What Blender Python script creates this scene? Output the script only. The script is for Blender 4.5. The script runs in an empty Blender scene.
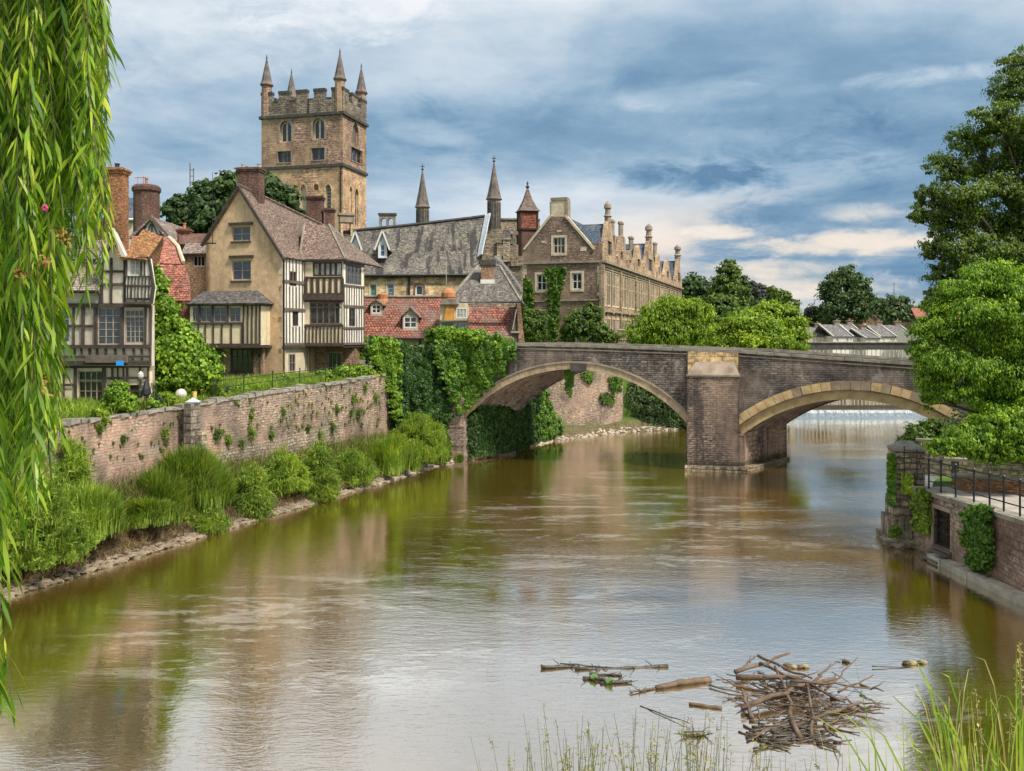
import bpy, math, random
import numpy as np
from mathutils import Vector
from mathutils.geometry import tessellate_polygon
R = math.radians
D = bpy.data
scn = bpy.context.scene
col = scn.collection
# ------------------------------------------------------------------ camera, world, sun, exposure
CAMZ = 9.0; FOC = 900.0; CX = 512.0; HY = 335.0
cam_d = D.cameras.new('camera'); cam = D.objects.new('camera', cam_d); col.objects.link(cam)
cam_d.sensor_width = 36.0; cam_d.lens = 36.0 * FOC / 1024.0
cam_d.shift_y = -(385.5 - HY) / 1024.0
cam_d.clip_end = 9000; cam_d.clip_start = 0.1
cam.location = (0, 0, CAMZ); cam.rotation_euler = (R(90), 0, 0)
scn.camera = cam
scn.view_settings.view_transform = 'Standard'; scn.view_settings.look = 'None'
scn.view_settings.exposure = 0.82; scn.view_settings.gamma = 1
scn.view_settings.use_curve_mapping = False
scn.cycles.max_bounces = 6; scn.cycles.diffuse_bounces = 2; scn.cycles.glossy_bounces = 3
scn.cycles.transparent_max_bounces = 4; scn.cycles.transmission_bounces = 2
scn.cycles.sample_clamp_indirect = 4

SUN_EL = 54.0; SUN_AZ = 128.0
sd = D.lights.new('sun', 'SUN'); sd.energy = 3.3; sd.angle = R(9); sd.color = (1.0, .93, .82)
so = D.objects.new('sun', sd); col.objects.link(so)
dv = Vector((math.sin(R(SUN_AZ)) * math.cos(R(SUN_EL)), math.cos(R(SUN_AZ)) * math.cos(R(SUN_EL)), math.sin(R(SUN_EL))))
so.rotation_euler = dv.to_track_quat('Z', 'Y').to_euler(); so.location = (30, -30, 60)


def nd(nt, typ, ins=None, **at):
    n = nt.nodes.new('ShaderNode' + typ)
    for k, v in at.items(): setattr(n, k, v)
    for k, v in (ins or {}).items():
        s = n.inputs[k]
        if hasattr(v, 'is_output') or isinstance(v, bpy.types.NodeSocket): nt.links.new(v, s)
        else:
            if isinstance(v, tuple) and len(v) == 3 and s.type == 'RGBA': v = v + (1,)
            s.default_value = v
    return n
def mth(nt, op, a, b=0.0, c=0.0, clamp=False):
    n = nd(nt, 'Math', {0: a, 1: b, 2: c}, operation=op); n.use_clamp = clamp; return n.outputs[0]
def ramp(nt, fac, stops, interp='LINEAR'):
    n = nd(nt, 'ValToRGB', {'Fac': fac}); cr = n.color_ramp; cr.interpolation = interp
    while len(cr.elements) < len(stops): cr.elements.new(.5)
    for e, (p, c) in zip(cr.elements, stops):
        e.position = p; e.color = (c if isinstance(c, tuple) else (c, c, c)) + (1,)
    return n.outputs['Color']
def mix(nt, f, a, b, mode='MIX'):
    n = nd(nt, 'MixRGB', {'Fac': f, 'Color1': a, 'Color2': b}, blend_type=mode); return n.outputs[0]
def sstep(nt, v, a, b):
    n = nd(nt, 'MapRange', {'Value': v, 'From Min': a, 'From Max': b, 'To Min': 0.0, 'To Max': 1.0}, interpolation_type='SMOOTHSTEP')
    return n.outputs[0]

wd = D.worlds.new('World'); scn.world = wd; wd.use_nodes = True
nt = wd.node_tree; nt.nodes.clear()
sky = nd(nt, 'TexSky', sky_type='NISHITA'); sky.sun_disc = False
sky.sun_elevation = R(SUN_EL); sky.sun_rotation = R(SUN_AZ); sky.air_density = 1.2; sky.dust_density = 1.5
bgS = nd(nt, 'Background', {'Color': sky.outputs[0], 'Strength': .07})
tc = nd(nt, 'TexCoord'); dirv = tc.outputs['Generated']
sx = nd(nt, 'SeparateXYZ', {0: dirv})
dz = sx.outputs[2]
zz = mth(nt, 'ADD', mth(nt, 'MAXIMUM', dz, 0.0), .16)
pl = nd(nt, 'CombineXYZ', {0: mth(nt, 'DIVIDE', sx.outputs[0], zz), 1: mth(nt, 'DIVIDE', sx.outputs[1], zz), 2: 0.0}).outputs[0]
def wnoise(vec, sc, det, rough, off=(0, 0, 0), scl=(1, 1, 1), dist=0.0):
    m = nd(nt, 'Mapping', {'Vector': vec, 'Location': off, 'Scale': scl})
    return nd(nt, 'TexNoise', {'Vector': m.outputs[0], 'Scale': sc, 'Detail': det, 'Roughness': rough, 'Distortion': dist}).outputs['Fac']
n1 = wnoise(pl, .55, 5, .5, (3.1, 1.7, 0), (.9, 1.1, 1), .3)
n2 = wnoise(pl, 1.5, 7, .55, (9.2, 4.4, 0), (.8, 1.2, 1), .3)
n3 = wnoise(dirv, 3.6, 7, .6, (2.7, 0.2, 6.1), (.8, .8, 3.4), .35)
low = sstep(nt, dz, .36, .10)          # 1 near the horizon
den = mth(nt, 'ADD', mth(nt, 'MULTIPLY', n1, .55), mth(nt, 'MULTIPLY', n2, .45))
den2 = mth(nt, 'ADD', mth(nt, 'MULTIPLY', n1, .3), mth(nt, 'MULTIPLY', n3, .7))
dmix = nd(nt, 'Mix', {0: mth(nt, 'MULTIPLY', low, .85), 2: den, 3: den2}).outputs[0]
ax_ = mth(nt, 'DIVIDE', sx.outputs[0], mth(nt, 'MAXIMUM', sx.outputs[1], .05)); ez_ = mth(nt, 'DIVIDE', sx.outputs[2], mth(nt, 'MAXIMUM', sx.outputs[1], .05))
wob1 = mth(nt, 'MULTIPLY', mth(nt, 'SUBTRACT', wnoise(dirv, 13, 9, .66, (1, 1, 1), (1, 1, 2.4), .5), .5), 5.0)
def spot(px, py, rx, ry, amt, tilt=0.0):
    """a cloud bank at a compass bearing and height in the sky"""
    a = mth(nt, 'DIVIDE', mth(nt, 'SUBTRACT', ax_, (px - CX) / FOC), rx / FOC); e0 = mth(nt, 'SUBTRACT', ez_, (HY - py) / FOC)
    e = mth(nt, 'DIVIDE', mth(nt, 'SUBTRACT', e0, mth(nt, 'MULTIPLY', a, tilt * rx / FOC)), ry / FOC)
    r2 = mth(nt, 'ADD', mth(nt, 'ADD', mth(nt, 'MULTIPLY', a, a), mth(nt, 'MULTIPLY', e, e)), wob1)
    return mth(nt, 'MULTIPLY', sstep(nt, r2, 1.5, -.3), amt)
for args in ((700, 178, 80, 17, -.14), (770, 212, 60, 12, -.09), (640, 130, 260, 50, -.05), (800, 175, 120, 26, -.06), (930, 140, 150, 34, -.06), (350, 150, 120, 60, -.03), (160, 40, 160, 50, .07), (330, 8, 110, 30, .10), (425, 133, 46, 12, .11, -.1), (700, 92, 75, 16, .09, .1), (935, 76, 80, 11, .13, .12), (560, 20, 160, 40, .02), (715, 233, 34, 7, .16), (850, 212, 80, 9, .09), (850, 243, 110, 13, .12, .05), (790, 268, 90, 9, .08), (880, 283, 80, 9, .09), (960, 200, 50, 20, .08)):
    dmix = mth(nt, 'ADD', dmix, spot(*args))
dmix = mth(nt, 'ADD', dmix, mth(nt, 'MULTIPLY', mth(nt, 'SUBTRACT', wnoise(dirv, 5, 8, .62, (5, 1, 2), (1, 1, 2.2), .3), .5), .30))
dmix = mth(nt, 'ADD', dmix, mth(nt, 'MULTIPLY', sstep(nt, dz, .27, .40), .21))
ccol = ramp(nt, dmix, [(.34, (.11, .22, .36)), (.44, (.20, .33, .47)), (.52, (.33, .45, .57)), (.60, (.49, .58, .67)), (.74, (.76, .79, .82))])
# warm low light towards the right of the view
wdot = nd(nt, 'VectorMath', {0: dirv, 1: Vector((.36, 1.0, .085)).normalized()}, operation='DOT_PRODUCT').outputs['Value']
wm = mth(nt, 'MULTIPLY', sstep(nt, wdot, .95, .988), mth(nt, 'MULTIPLY', sstep(nt, dz, .17, .09), sstep(nt, dmix, .40, .56)))
ccol = mix(nt, mth(nt, 'MULTIPLY', wm, .62), ccol, (1.0, .80, .60))
hz = sstep(nt, dz, .06, -.01)
ccol = mix(nt, mth(nt, 'MULTIPLY', hz, .55), ccol, (.66, .70, .72))
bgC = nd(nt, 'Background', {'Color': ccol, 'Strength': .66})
cover = ramp(nt, n2, [(.30, .80), (.5, 1.0)])
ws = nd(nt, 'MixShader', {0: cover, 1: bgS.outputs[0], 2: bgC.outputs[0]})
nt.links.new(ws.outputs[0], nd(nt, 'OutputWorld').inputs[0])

# ------------------------------------------------------------------ helpers
def Wp(px, py, Y): return Vector(((px - CX) / FOC * Y, Y, CAMZ - (py - HY) / FOC * Y))
def Gx(px, Y): return (px - CX) / FOC * Y
def Zp(py, Y): return CAMZ - (py - HY) / FOC * Y

ORG = {}
def tag(o, label=None, cat=None, group=None, kind=None):
    if label: o['label'] = label
    if cat: o['category'] = cat
    if group: o['group'] = group
    if kind: o['kind'] = kind
    return o
def thing(name, label, cat, loc=(0, 0, 0), group=None):
    o = D.objects.new(name, None); col.objects.link(o); o.empty_display_size = .3
    o.location = loc; ORG[o.name] = Vector(loc); tag(o, label, cat, group); return o
def obj_from(name, me, mat, parent=None, org=None):
    o = D.objects.new(name, me); col.objects.link(o)
    if parent is not None:
        o.parent = parent; ORG[o.name] = ORG[parent.name]
    else:
        o.location = org or (0, 0, 0); ORG[o.name] = Vector(org or (0, 0, 0))
    if mat: me.materials.append(mat)
    return o
def uv_np(me, V, off):
    """box-projected uv in metres from world positions"""
    n = len(me.loops)
    if not n: return
    lv = np.empty(n, np.int32); me.loops.foreach_get('vertex_index', lv)
    npoly = len(me.polygons)
    nr = np.empty(npoly * 3, np.float32); me.polygons.foreach_get('normal', nr); nr = nr.reshape(-1, 3)
    tot = np.empty(npoly, np.int32); me.polygons.foreach_get('loop_total', tot)
    pi = np.repeat(np.arange(npoly), tot); N = nr[pi]; P = V[lv] + off
    h = np.hypot(N[:, 0], N[:, 1]); flat = h < .3
    hs = np.maximum(h, 1e-6); tx = -N[:, 1] / hs; ty = N[:, 0] / hs
    u = P[:, 0] * tx + P[:, 1] * ty
    # slope vector = cross(N, t)
    bx = -N[:, 2] * ty; by = N[:, 2] * tx; bz = N[:, 0] * ty - N[:, 1] * tx
    v = P[:, 0] * bx + P[:, 1] * by + P[:, 2] * bz
    u = np.where(flat, P[:, 0], u); v = np.where(flat, P[:, 1], v)
    uvl = me.uv_layers.new(name='UVMap')
    uvl.data.foreach_set('uv', np.stack([u, np.abs(v)], 1).astype(np.float32).ravel())

class MB:
    def __init__(s): s.v = []; s.f = []
    def add(s, pts, faces):
        b = len(s.v); s.v += [tuple(p) for p in pts]; s.f += [tuple(b + i for i in f) for f in faces]
    def quad(s, *p): s.add(p, [tuple(range(len(p)))])
    def box8(s, p):
        """p: 4 bottom points then 4 top points, same order"""
        s.add(p, [(3, 2, 1, 0), (4, 5, 6, 7), (0, 1, 5, 4), (1, 2, 6, 5), (2, 3, 7, 6), (3, 0, 4, 7)])
    def box(s, x0, x1, y0, y1, z0, z1):
        s.box8([(x0, y0, z0), (x1, y0, z0), (x1, y1, z0), (x0, y1, z0), (x0, y0, z1), (x1, y0, z1), (x1, y1, z1), (x0, y1, z1)])
    def slab(s, pts, t):
        """thick polygon; pts is the outer face, thickness goes inwards (against the normal)"""
        P = [Vector(p) for p in pts]; n = (P[1] - P[0]).cross(P[-1] - P[0]).normalized()
        if n.z < 0 or (abs(n.z) < 1e-4 and n.y > 0): P.reverse(); n = -n
        k = len(P); Q = [p - n * t for p in P]
        s.add(P + Q, [tuple(range(k)), tuple(range(2 * k - 1, k - 1, -1))] + [(i, k + i, k + (i + 1) % k, (i + 1) % k) for i in range(k)])
    def prism(s, pts, vec):
        P = [Vector(p) for p in pts]; Q = [p + Vector(vec) for p in P]; k = len(P)
        s.add(P + Q, [tuple(range(k - 1, -1, -1)), tuple(range(k, 2 * k))] + [(i, (i + 1) % k, k + (i + 1) % k, k + i) for i in range(k)])
    def tube(s, pts, rad, n=6, cap=True):
        pts = [Vector(p) for p in pts]
        if not hasattr(rad, '__len__'): rad = [rad] * len(pts)
        b = len(s.v); k = len(pts); up = Vector((0, 0, 1))
        for i, p in enumerate(pts):
            d = (pts[min(i + 1, k - 1)] - pts[max(i - 1, 0)]).normalized()
            a = d.cross(up if abs(d.z) < .9 else Vector((1, 0, 0))).normalized(); c = d.cross(a)
            for j in range(n):
                t = 2 * math.pi * j / n; s.v.append(tuple(p + (a * math.cos(t) + c * math.sin(t)) * rad[i]))
        for i in range(k - 1):
            for j in range(n):
                s.f.append((b + i * n + j, b + i * n + (j + 1) % n, b + (i + 1) * n + (j + 1) % n, b + (i + 1) * n + j))
        if cap:
            s.f.append(tuple(b + j for j in range(n - 1, -1, -1))); s.f.append(tuple(b + (k - 1) * n + j for j in range(n)))
    def lathe(s, c, prof, n=12, rot=0.0):
        """prof: list of (radius, z)"""
        b = len(s.v); k = len(prof)
        for r_, z in prof:
            for j in range(n):
                t = 2 * math.pi * j / n + rot; s.v.append((c[0] + r_ * math.cos(t), c[1] + r_ * math.sin(t), c[2] + z))
        for i in range(k - 1):
            for j in range(n):
                s.f.append((b + i * n + j, b + i * n + (j + 1) % n, b + (i + 1) * n + (j + 1) % n, b + (i + 1) * n + j))
        s.f.append(tuple(b + j for j in range(n - 1, -1, -1))); s.f.append(tuple(b + (k - 1) * n + j for j in range(n)))
    def build(s, name, mat, parent=None, smooth=False, jit=0.0):
        if not s.v: return None
        V = np.array(s.v, np.float64)
        if jit:
            rg = np.random.RandomState(len(V)); V = V + rg.uniform(-jit, jit, V.shape)
        if parent is not None: org = ORG[parent.name]
        else: org = Vector((float((V[:, 0].min() + V[:, 0].max()) / 2), float((V[:, 1].min() + V[:, 1].max()) / 2), float(V[:, 2].min())))
        oo = np.array(org); me = D.meshes.new(name)
        me.from_pydata((V - oo).tolist(), [], s.f); me.update()
        uv_np(me, V - oo, oo)
        o = obj_from(name, me, mat, parent, org if parent is None else None)
        if smooth:
            me.polygons.foreach_set('use_smooth', [True] * len(me.polygons))
        return o

class Fac:
    """a facade: A left end, B right end as seen from outside; s metres along it, z height, d outwards"""
    def __init__(s, A, B):
        s.A = Vector((A[0], A[1])); d = Vector((B[0], B[1])) - s.A; s.L = d.length; s.u = d.normalized(); s.n = Vector((s.u.y, -s.u.x))
    def p(s, t, z, d=0.0):
        q = s.A + s.u * t + s.n * d; return Vector((q.x, q.y, z))
    def px(s, px, py=335.0):
        k = (px - CX) / FOC; t = (k * s.A.y - s.A.x) / (s.u.x - k * s.u.y); Y = s.A.y + t * s.u.y
        return t, CAMZ - (py - HY) / FOC * Y
    def sx(s, px): return s.px(px)[0]
    def box(s, mb, s0, s1, z0, z1, d0, d1):
        mb.box8([s.p(s0, z0, d1), s.p(s1, z0, d1), s.p(s1, z0, d0), s.p(s0, z0, d0), s.p(s0, z1, d1), s.p(s1, z1, d1), s.p(s1, z1, d0), s.p(s0, z1, d0)])
    def bar(s, mb, a, b, w, d0, d1):
        a = Vector(a); b = Vector(b); t = (b - a).normalized(); m = Vector((-t.y, t.x)) * (w / 2)
        q = [a - m, b - m, b + m, a + m]
        mb.prism([s.p(x.x, x.y, d1) for x in q], s.p(0, 0, d0) - s.p(0, 0, d1))
    def poly(s, mb, pts, d0, d1):
        mb.prism([s.p(x[0], x[1], d1) for x in pts], s.p(0, 0, d0) - s.p(0, 0, d1))
    def wall(s, mb, outline, holes=(), t=.3, d=0.0):
        loops = [list(outline)] + [list(h) for h in holes]
        v3 = [[Vector((a, b, 0)) for a, b in l] for l in loops]
        flat = [p for l in loops for p in l]; tris = tessellate_polygon(v3)
        b = len(mb.v); n = len(flat)
        mb.v += [tuple(s.p(a, z, d)) for a, z in flat] + [tuple(s.p(a, z, d - t)) for a, z in flat]
        for tr in tris:
            i, j, k = tr; A, B_, C = (Vector(flat[q]) for q in tr)
            if (B_ - A).cross(C - A) < 0: i, k = k, i
            mb.f.append((b + i, b + j, b + k)); mb.f.append((b + n + k, b + n + j, b + n + i))
        o = b
        for l in loops:
            m = len(l)
            for i in range(m): mb.f.append((o + i, o + n + i, o + n + (i + 1) % m, o + (i + 1) % m))
            o += m
def rect(s0, s1, z0, z1): return [(s0, z0), (s1, z0), (s1, z1), (s0, z1)]
def arch(s0, s1, z0, z1, kind='round', n=8):
    """opening with arched head; z1 is the crown"""
    w = s1 - s0; c = (s0 + s1) / 2; P = [(s0, z0), (s1, z0)]
    if kind == 'round':
        h = w / 2; zs = z1 - h
        for i in range(n + 1): a = math.pi * i / n; P.append((c + h * math.cos(a), zs + h * math.sin(a)))
    elif kind == 'pointed':
        h = w * .95; zs = z1 - h * .9; r = w * 1.05
        aa = math.acos((r - w / 2) / r); k = (z1 - zs) / (r * math.sin(aa))
        for i in range(n // 2 + 1): a = aa * i / (n // 2); P.append((s1 - r + r * math.cos(a), zs + k * r * math.sin(a)))
        for i in range(n // 2 - 1, -1, -1): a = aa * i / (n // 2); P.append((s0 + r - r * math.cos(a), zs + k * r * math.sin(a)))
    else:
        h = w * .22; zs = z1 - h
        for i in range(n + 1): t = 1 - 2 * i / n; P.append((c + w / 2 * t, zs + h * (1 - t * t)))
    return P
def arch_ring(F, mb, s0, s1, z0, z1, kind, w, d0, d1, legs=True):
    """moulding around an arched opening"""
    P = arch(s0, s1, z0, z1, kind); Q = arch(s0 - w, s1 + w, z0, z1 + w, kind); st = 1 if legs else 2
    Pp = P[st:] + ([P[0]] if legs else []); Qq = Q[st:] + ([Q[0]] if legs else [])
    for i in range(len(Pp) - 1):
        F.poly(mb, [Pp[i], Qq[i], Qq[i + 1], Pp[i + 1]], d0, d1)
def window(F, s0, s1, z0, z1, parent, fm, pm, nx=2, ny=2, d=-.12, fw=.07, bw=.035, tr=(), kind=None, sur=None, sm=None, name='window'):
    """frame + pane; returns the hole outline"""
    hole = rect(s0, s1, z0, z1) if not kind else arch(s0, s1, z0, z1, kind)
    m = MB(); e = .004
    a, b, c, g = s0 + e, s1 - e, z0 + e, z1 - e
    if not kind:
        F.box(m, a, b, c, c + fw, d - .04, d + .03); F.box(m, a, b, g - fw, g, d - .04, d + .03)
        F.box(m, a, a + fw, c + fw, g - fw, d - .04, d + .03); F.box(m, b - fw, b, c + fw, g - fw, d - .04, d + .03)
    else:
        P = arch(a, b, c, g, kind); Q = arch(a + fw, b - fw, c + fw, g - fw, kind)
        for i in range(len(P)): F.poly(m, [P[i], P[(i + 1) % len(P)], Q[(i + 1) % len(P)], Q[i]], d - .04, d + .03)
    W_ = b - a - 2 * fw; H_ = g - c - 2 * fw
    for i in range(1, nx):
        x = a + fw + W_ * i / nx; top = g - fw
        if kind: top = g - fw - abs(x - (a + b) / 2) * .9 - .02
        F.box(m, x - bw / 2, x + bw / 2, c + fw, top, d - .03, d + .02)
    zs = [c + fw + H_ * j / ny for j in range(1, ny)]
    for z in zs: F.box(m, a + fw, b - fw, z - bw * .35, z + bw * .35, d - .025, d + .012)
    for f_ in tr:
        z = z0 + (z1 - z0) * f_; F.box(m, a + fw, b - fw, z - fw * .5, z + fw * .5, d - .032, d + .025)
    o = m.build(name, fm, parent)
    p = MB()
    if kind: P = arch(a + .02, b - .02, c + .02, g - .02, kind); F.poly(p, P, d - .03, d - .01)
    else: F.box(p, a + .02, b - .02, c + .02, g - .02, d - .03, d - .01)
    p.build('pane', pm, o)
    if sur:
        k = MB()
        if kind: arch_ring(F, k, s0, s1, z0, z1, kind, sur, -.02, .05)
        else:
            F.box(k, s0 - sur, s0, z0 - sur, z1 + sur, -.02, .04); F.box(k, s1, s1 + sur, z0 - sur, z1 + sur, -.02, .04)
            F.box(k, s0, s1, z1, z1 + sur, -.02, .045); F.box(k, s0 - sur * .2, s1 + sur * .2, z0 - sur, z0, -.02, .08)
        k.build('surround', sm or fm, o)
    return hole
def pxwin(F, x0, x1, y0, y1, *a, **k):
    s0, zt = F.px(x0, y0); s1, zb = F.px(x1, y1); zt2 = (F.px(x0, y0)[1] + F.px(x1, y0)[1]) / 2; zb2 = (F.px(x0, y1)[1] + F.px(x1, y1)[1]) / 2
    return window(F, s0, s1, zb2, zt2, *a, **k)

# ------------------------------------------------------------------ materials
MT = {}
def newmat(name):
    m = D.materials.new(name); m.use_nodes = True; nt = m.node_tree; nt.nodes.clear()
    o = nd(nt, 'OutputMaterial'); b = nd(nt, 'BsdfPrincipled'); nt.links.new(b.outputs[0], o.inputs[0]); MT[name] = m
    return m, nt, b
def setc(nt, b, color, rough=.85, spec=.3, bump=None, bs=.5, bd=.02, metal=0.0):
    for k, v in (('Base Color', color), ('Roughness', rough), ('Specular IOR Level', spec), ('Metallic', metal)):
        if isinstance(v, bpy.types.NodeSocket): nt.links.new(v, b.inputs[k])
        else:
            if isinstance(v, tuple) and len(v) == 3: v = v + (1,)
            b.inputs[k].default_value = v
    if bump is not None:
        bn = nd(nt, 'Bump', {'Height': bump, 'Strength': bs, 'Distance': bd}); nt.links.new(bn.outputs[0], b.inputs['Normal'])
def geo(nt): return nd(nt, 'NewGeometry').outputs['Position']
def noise(nt, vec, sc, det=4, rough=.55, scl=None, dist=0.0):
    if scl: vec = nd(nt, 'Mapping', {'Vector': vec, 'Scale': scl}).outputs[0]
    return nd(nt, 'TexNoise', {'Vector': vec, 'Scale': sc, 'Detail': det, 'Roughness': rough, 'Distortion': dist})
def masonry(name, c1, c2, mortar, bw, bh, ms=.012, wob=.03, stain=(.05, .045, .04), st=(.55, .75), stamt=.6, warm=None, bs=.6, rough=.9, streak=0.0, sat=1.0, zdark=None, green=0.0, lime=0.0):
    m, nt, b = newmat(name)
    uv = nd(nt, 'TexCoord').outputs['UV']; g = geo(nt)
    wn = noise(nt, g, .7 / max(bw, .1), 2)
    off = nd(nt, 'VectorMath', {0: wn.outputs['Color'], 1: (.5, .5, .5)}, operation='SUBTRACT').outputs[0]
    off = nd(nt, 'VectorMath', {0: off, 'Scale': wob * 1.6}, operation='SCALE').outputs[0]
    vec = nd(nt, 'VectorMath', {0: uv, 1: off}, operation='ADD').outputs[0]
    br = nd(nt, 'TexBrick', {'Vector': vec, 'Color1': c1, 'Color2': c2, 'Mortar': mortar, 'Scale': 1.0, 'Mortar Size': ms, 'Mortar Smooth': .3, 'Bias': 0.0, 'Brick Width': bw, 'Row Height': bh})
    br.offset_frequency = 2; br.squash = .72; br.squash_frequency = 3
    c = br.outputs['Color']
    # second brick layer with other bias gives more than two stone tints
    nb = noise(nt, vec, 1.2 / bw, 1, .5, (1, bw / bh, 1)).outputs['Fac']
    c = mix(nt, .85, c, ramp(nt, nb, [(.32, (.46, .45, .45)), (.5, (1.0, 1.0, 1.0)), (.68, (1.62, 1.52, 1.38))]), 'MULTIPLY')
    fine = noise(nt, g, 7, 7, .72).outputs['Fac']
    c = mix(nt, 1.0, c, ramp(nt, fine, [(.3, .5), (.5, 1.0), (.72, 1.6)]), 'MULTIPLY')
    big = noise(nt, g, .35, 6, .68).outputs['Fac']
    if warm: c = mix(nt, mth(nt, 'MULTIPLY', sstep(nt, noise(nt, g, .22, 4, .6).outputs['Fac'], .42, .62), .7), c, warm)
    c = mix(nt, mth(nt, 'MULTIPLY', sstep(nt, big, st[0], st[1]), stamt), c, stain)
    c = mix(nt, .9, c, ramp(nt, noise(nt, g, .55, 5, .62).outputs['Fac'], [(.3, (.62, .60, .60)), (.5, (1.0, 1.0, 1.0)), (.7, (1.42, 1.36, 1.26))]), 'MULTIPLY')
    if streak:
        sk = noise(nt, g, 1.0, 4, .6, (1.6, 1.6, .13)).outputs['Fac']
        c = mix(nt, mth(nt, 'MULTIPLY', sstep(nt, sk, .5, .7), streak), c, stain)
    if lime: c = mix(nt, mth(nt, 'MULTIPLY', sstep(nt, noise(nt, g, 1.0, 6, .7, (1.3, 1.3, .6)).outputs['Fac'], .55, .68), lime), c, (.36, .33, .29))
    if zdark:   # mossy damp stone near the water line
        zc = nd(nt, 'SeparateXYZ', {0: g}).outputs[2]; zn = mth(nt, 'ADD', zc, mth(nt, 'MULTIPLY', fine, zdark * .6))
        c = mix(nt, mth(nt, 'MULTIPLY', sstep(nt, zn, zdark * 1.25, zdark * .7), .75), c, (.045, .042, .022))
    if green:
        c = mix(nt, mth(nt, 'MULTIPLY', sstep(nt, noise(nt, g, .8, 6, .7).outputs['Fac'], .56, .68), green), c, (.07, .10, .02))
    h = mth(nt, 'ADD', mth(nt, 'MULTIPLY', mth(nt, 'SUBTRACT', 1.0, br.outputs['Fac']), 1.0), mth(nt, 'MULTIPLY', fine, .9))
    setc(nt, b, c, rough, .2, h, bs, .03)
    return m
def plain(name, c, rough=.8, spec=.3, var=.25, sc=3.0, metal=0.0, bump=.2, dark=None, streak=None):
    m, nt, b = newmat(name); g = geo(nt)
    f = noise(nt, g, sc, 5, .6).outputs['Fac']
    cc = mix(nt, 1.0, c, ramp(nt, f, [(.25, 1 - var), (.75, 1 + var)]), 'MULTIPLY')
    if dark:
        cc = mix(nt, mth(nt, 'MULTIPLY', sstep(nt, noise(nt, g, .7, 6, .7).outputs['Fac'], .5, .7), .6), cc, dark)
    if streak:
        cc = mix(nt, mth(nt, 'MULTIPLY', sstep(nt, noise(nt, g, 1.5, 4, .6, (1.5, 1.5, .15)).outputs['Fac'], .5, .72), .55), cc, streak)
    setc(nt, b, cc, rough, spec, noise(nt, g, sc * 4, 4).outputs['Fac'], bump, .02, metal); return m
def tiles(name, c1, c2, bw, bh, gap, spots, st=(.5, .7), amt=.6, streakc=None, streakamt=.6, bs=.8, ms=.018):
    m, nt, b = newmat(name); uv = nd(nt, 'TexCoord').outputs['UV']; g = geo(nt)
    wn = noise(nt, g, 1.1, 2); off = nd(nt, 'VectorMath', {0: wn.outputs['Color'], 'Scale': .12}, operation='SCALE').outputs[0]
    vec = nd(nt, 'VectorMath', {0: uv, 1: off}, operation='ADD').outputs[0]
    br = nd(nt, 'TexBrick', {'Vector': vec, 'Color1': c1, 'Color2': c2, 'Mortar': gap, 'Scale': 1.0, 'Mortar Size': ms, 'Mortar Smooth': .4, 'Bias': 0.0, 'Brick Width': bw, 'Row Height': bh})
    c = br.outputs['Color']
    nb = noise(nt, vec, 1.5 / bw, 1, .5, (1, bw / bh, 1)).outputs['Fac']
    c = mix(nt, 1.0, c, ramp(nt, nb, [(.32, .5), (.5, 1.0), (.68, 1.6)]), 'MULTIPLY')
    big = noise(nt, g, .45, 6, .7).outputs['Fac']
    c = mix(nt, mth(nt, 'MULTIPLY', sstep(nt, big, *st), amt), c, spots)
    fine = noise(nt, g, 5, 5, .7).outputs['Fac']
    c = mix(nt, 1.0, c, ramp(nt, fine, [(.3, .5), (.5, 1.0), (.72, 1.6)]), 'MULTIPLY')
    if streakc:
        sk = noise(nt, uv, 1.0, 4, .6, (1.1, .16, 1)).outputs['Fac']
        c = mix(nt, mth(nt, 'MULTIPLY', sstep(nt, sk, .5, .6), streakamt), c, streakc)
    sv = nd(nt, 'SeparateXYZ', {0: vec}).outputs[1]
    saw = mth(nt, 'FRACT', mth(nt, 'DIVIDE', sv, bh))
    h = mth(nt, 'ADD', mth(nt, 'MULTIPLY', mth(nt, 'SUBTRACT', 1.0, saw), .8), mth(nt, 'MULTIPLY', mth(nt, 'SUBTRACT', 1.0, br.outputs['Fac']), .8))
    h = mth(nt, 'ADD', h, mth(nt, 'MULTIPLY', fine, .5))
    setc(nt, b, c, .85, .25, h, bs, .04); return m
def leafmat(name, dark, mid, light, trans=.35, rough=.55, patch=.4, psc=.5):
    m, nt, b = newmat(name); out = [n for n in nt.nodes if n.type == 'OUTPUT_MATERIAL'][0]
    ri = nd(nt, 'NewGeometry').outputs['Random Per Island']
    c = ramp(nt, ri, [(0.0, dark), (.5, mid), (1.0, light)])
    f = noise(nt, geo(nt), psc, 3, .6).outputs['Fac']
    c = mix(nt, patch * 2, c, ramp(nt, f, [(.3, (.7, .76, .7)), (.5, (1.15, 1.15, 1.0)), (.7, (1.8, 1.6, 1.0))]), 'MULTIPLY')
    setc(nt, b, c, rough, .35)
    t = nd(nt, 'BsdfTranslucent', {'Color': mix(nt, 1.0, c, (1.25, 1.3, .7), 'MULTIPLY')})
    ms = nd(nt, 'MixShader', {0: trans, 1: b.outputs[0], 2: t.outputs[0]}); nt.links.new(ms.outputs[0], out.inputs[0]); return m

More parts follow.
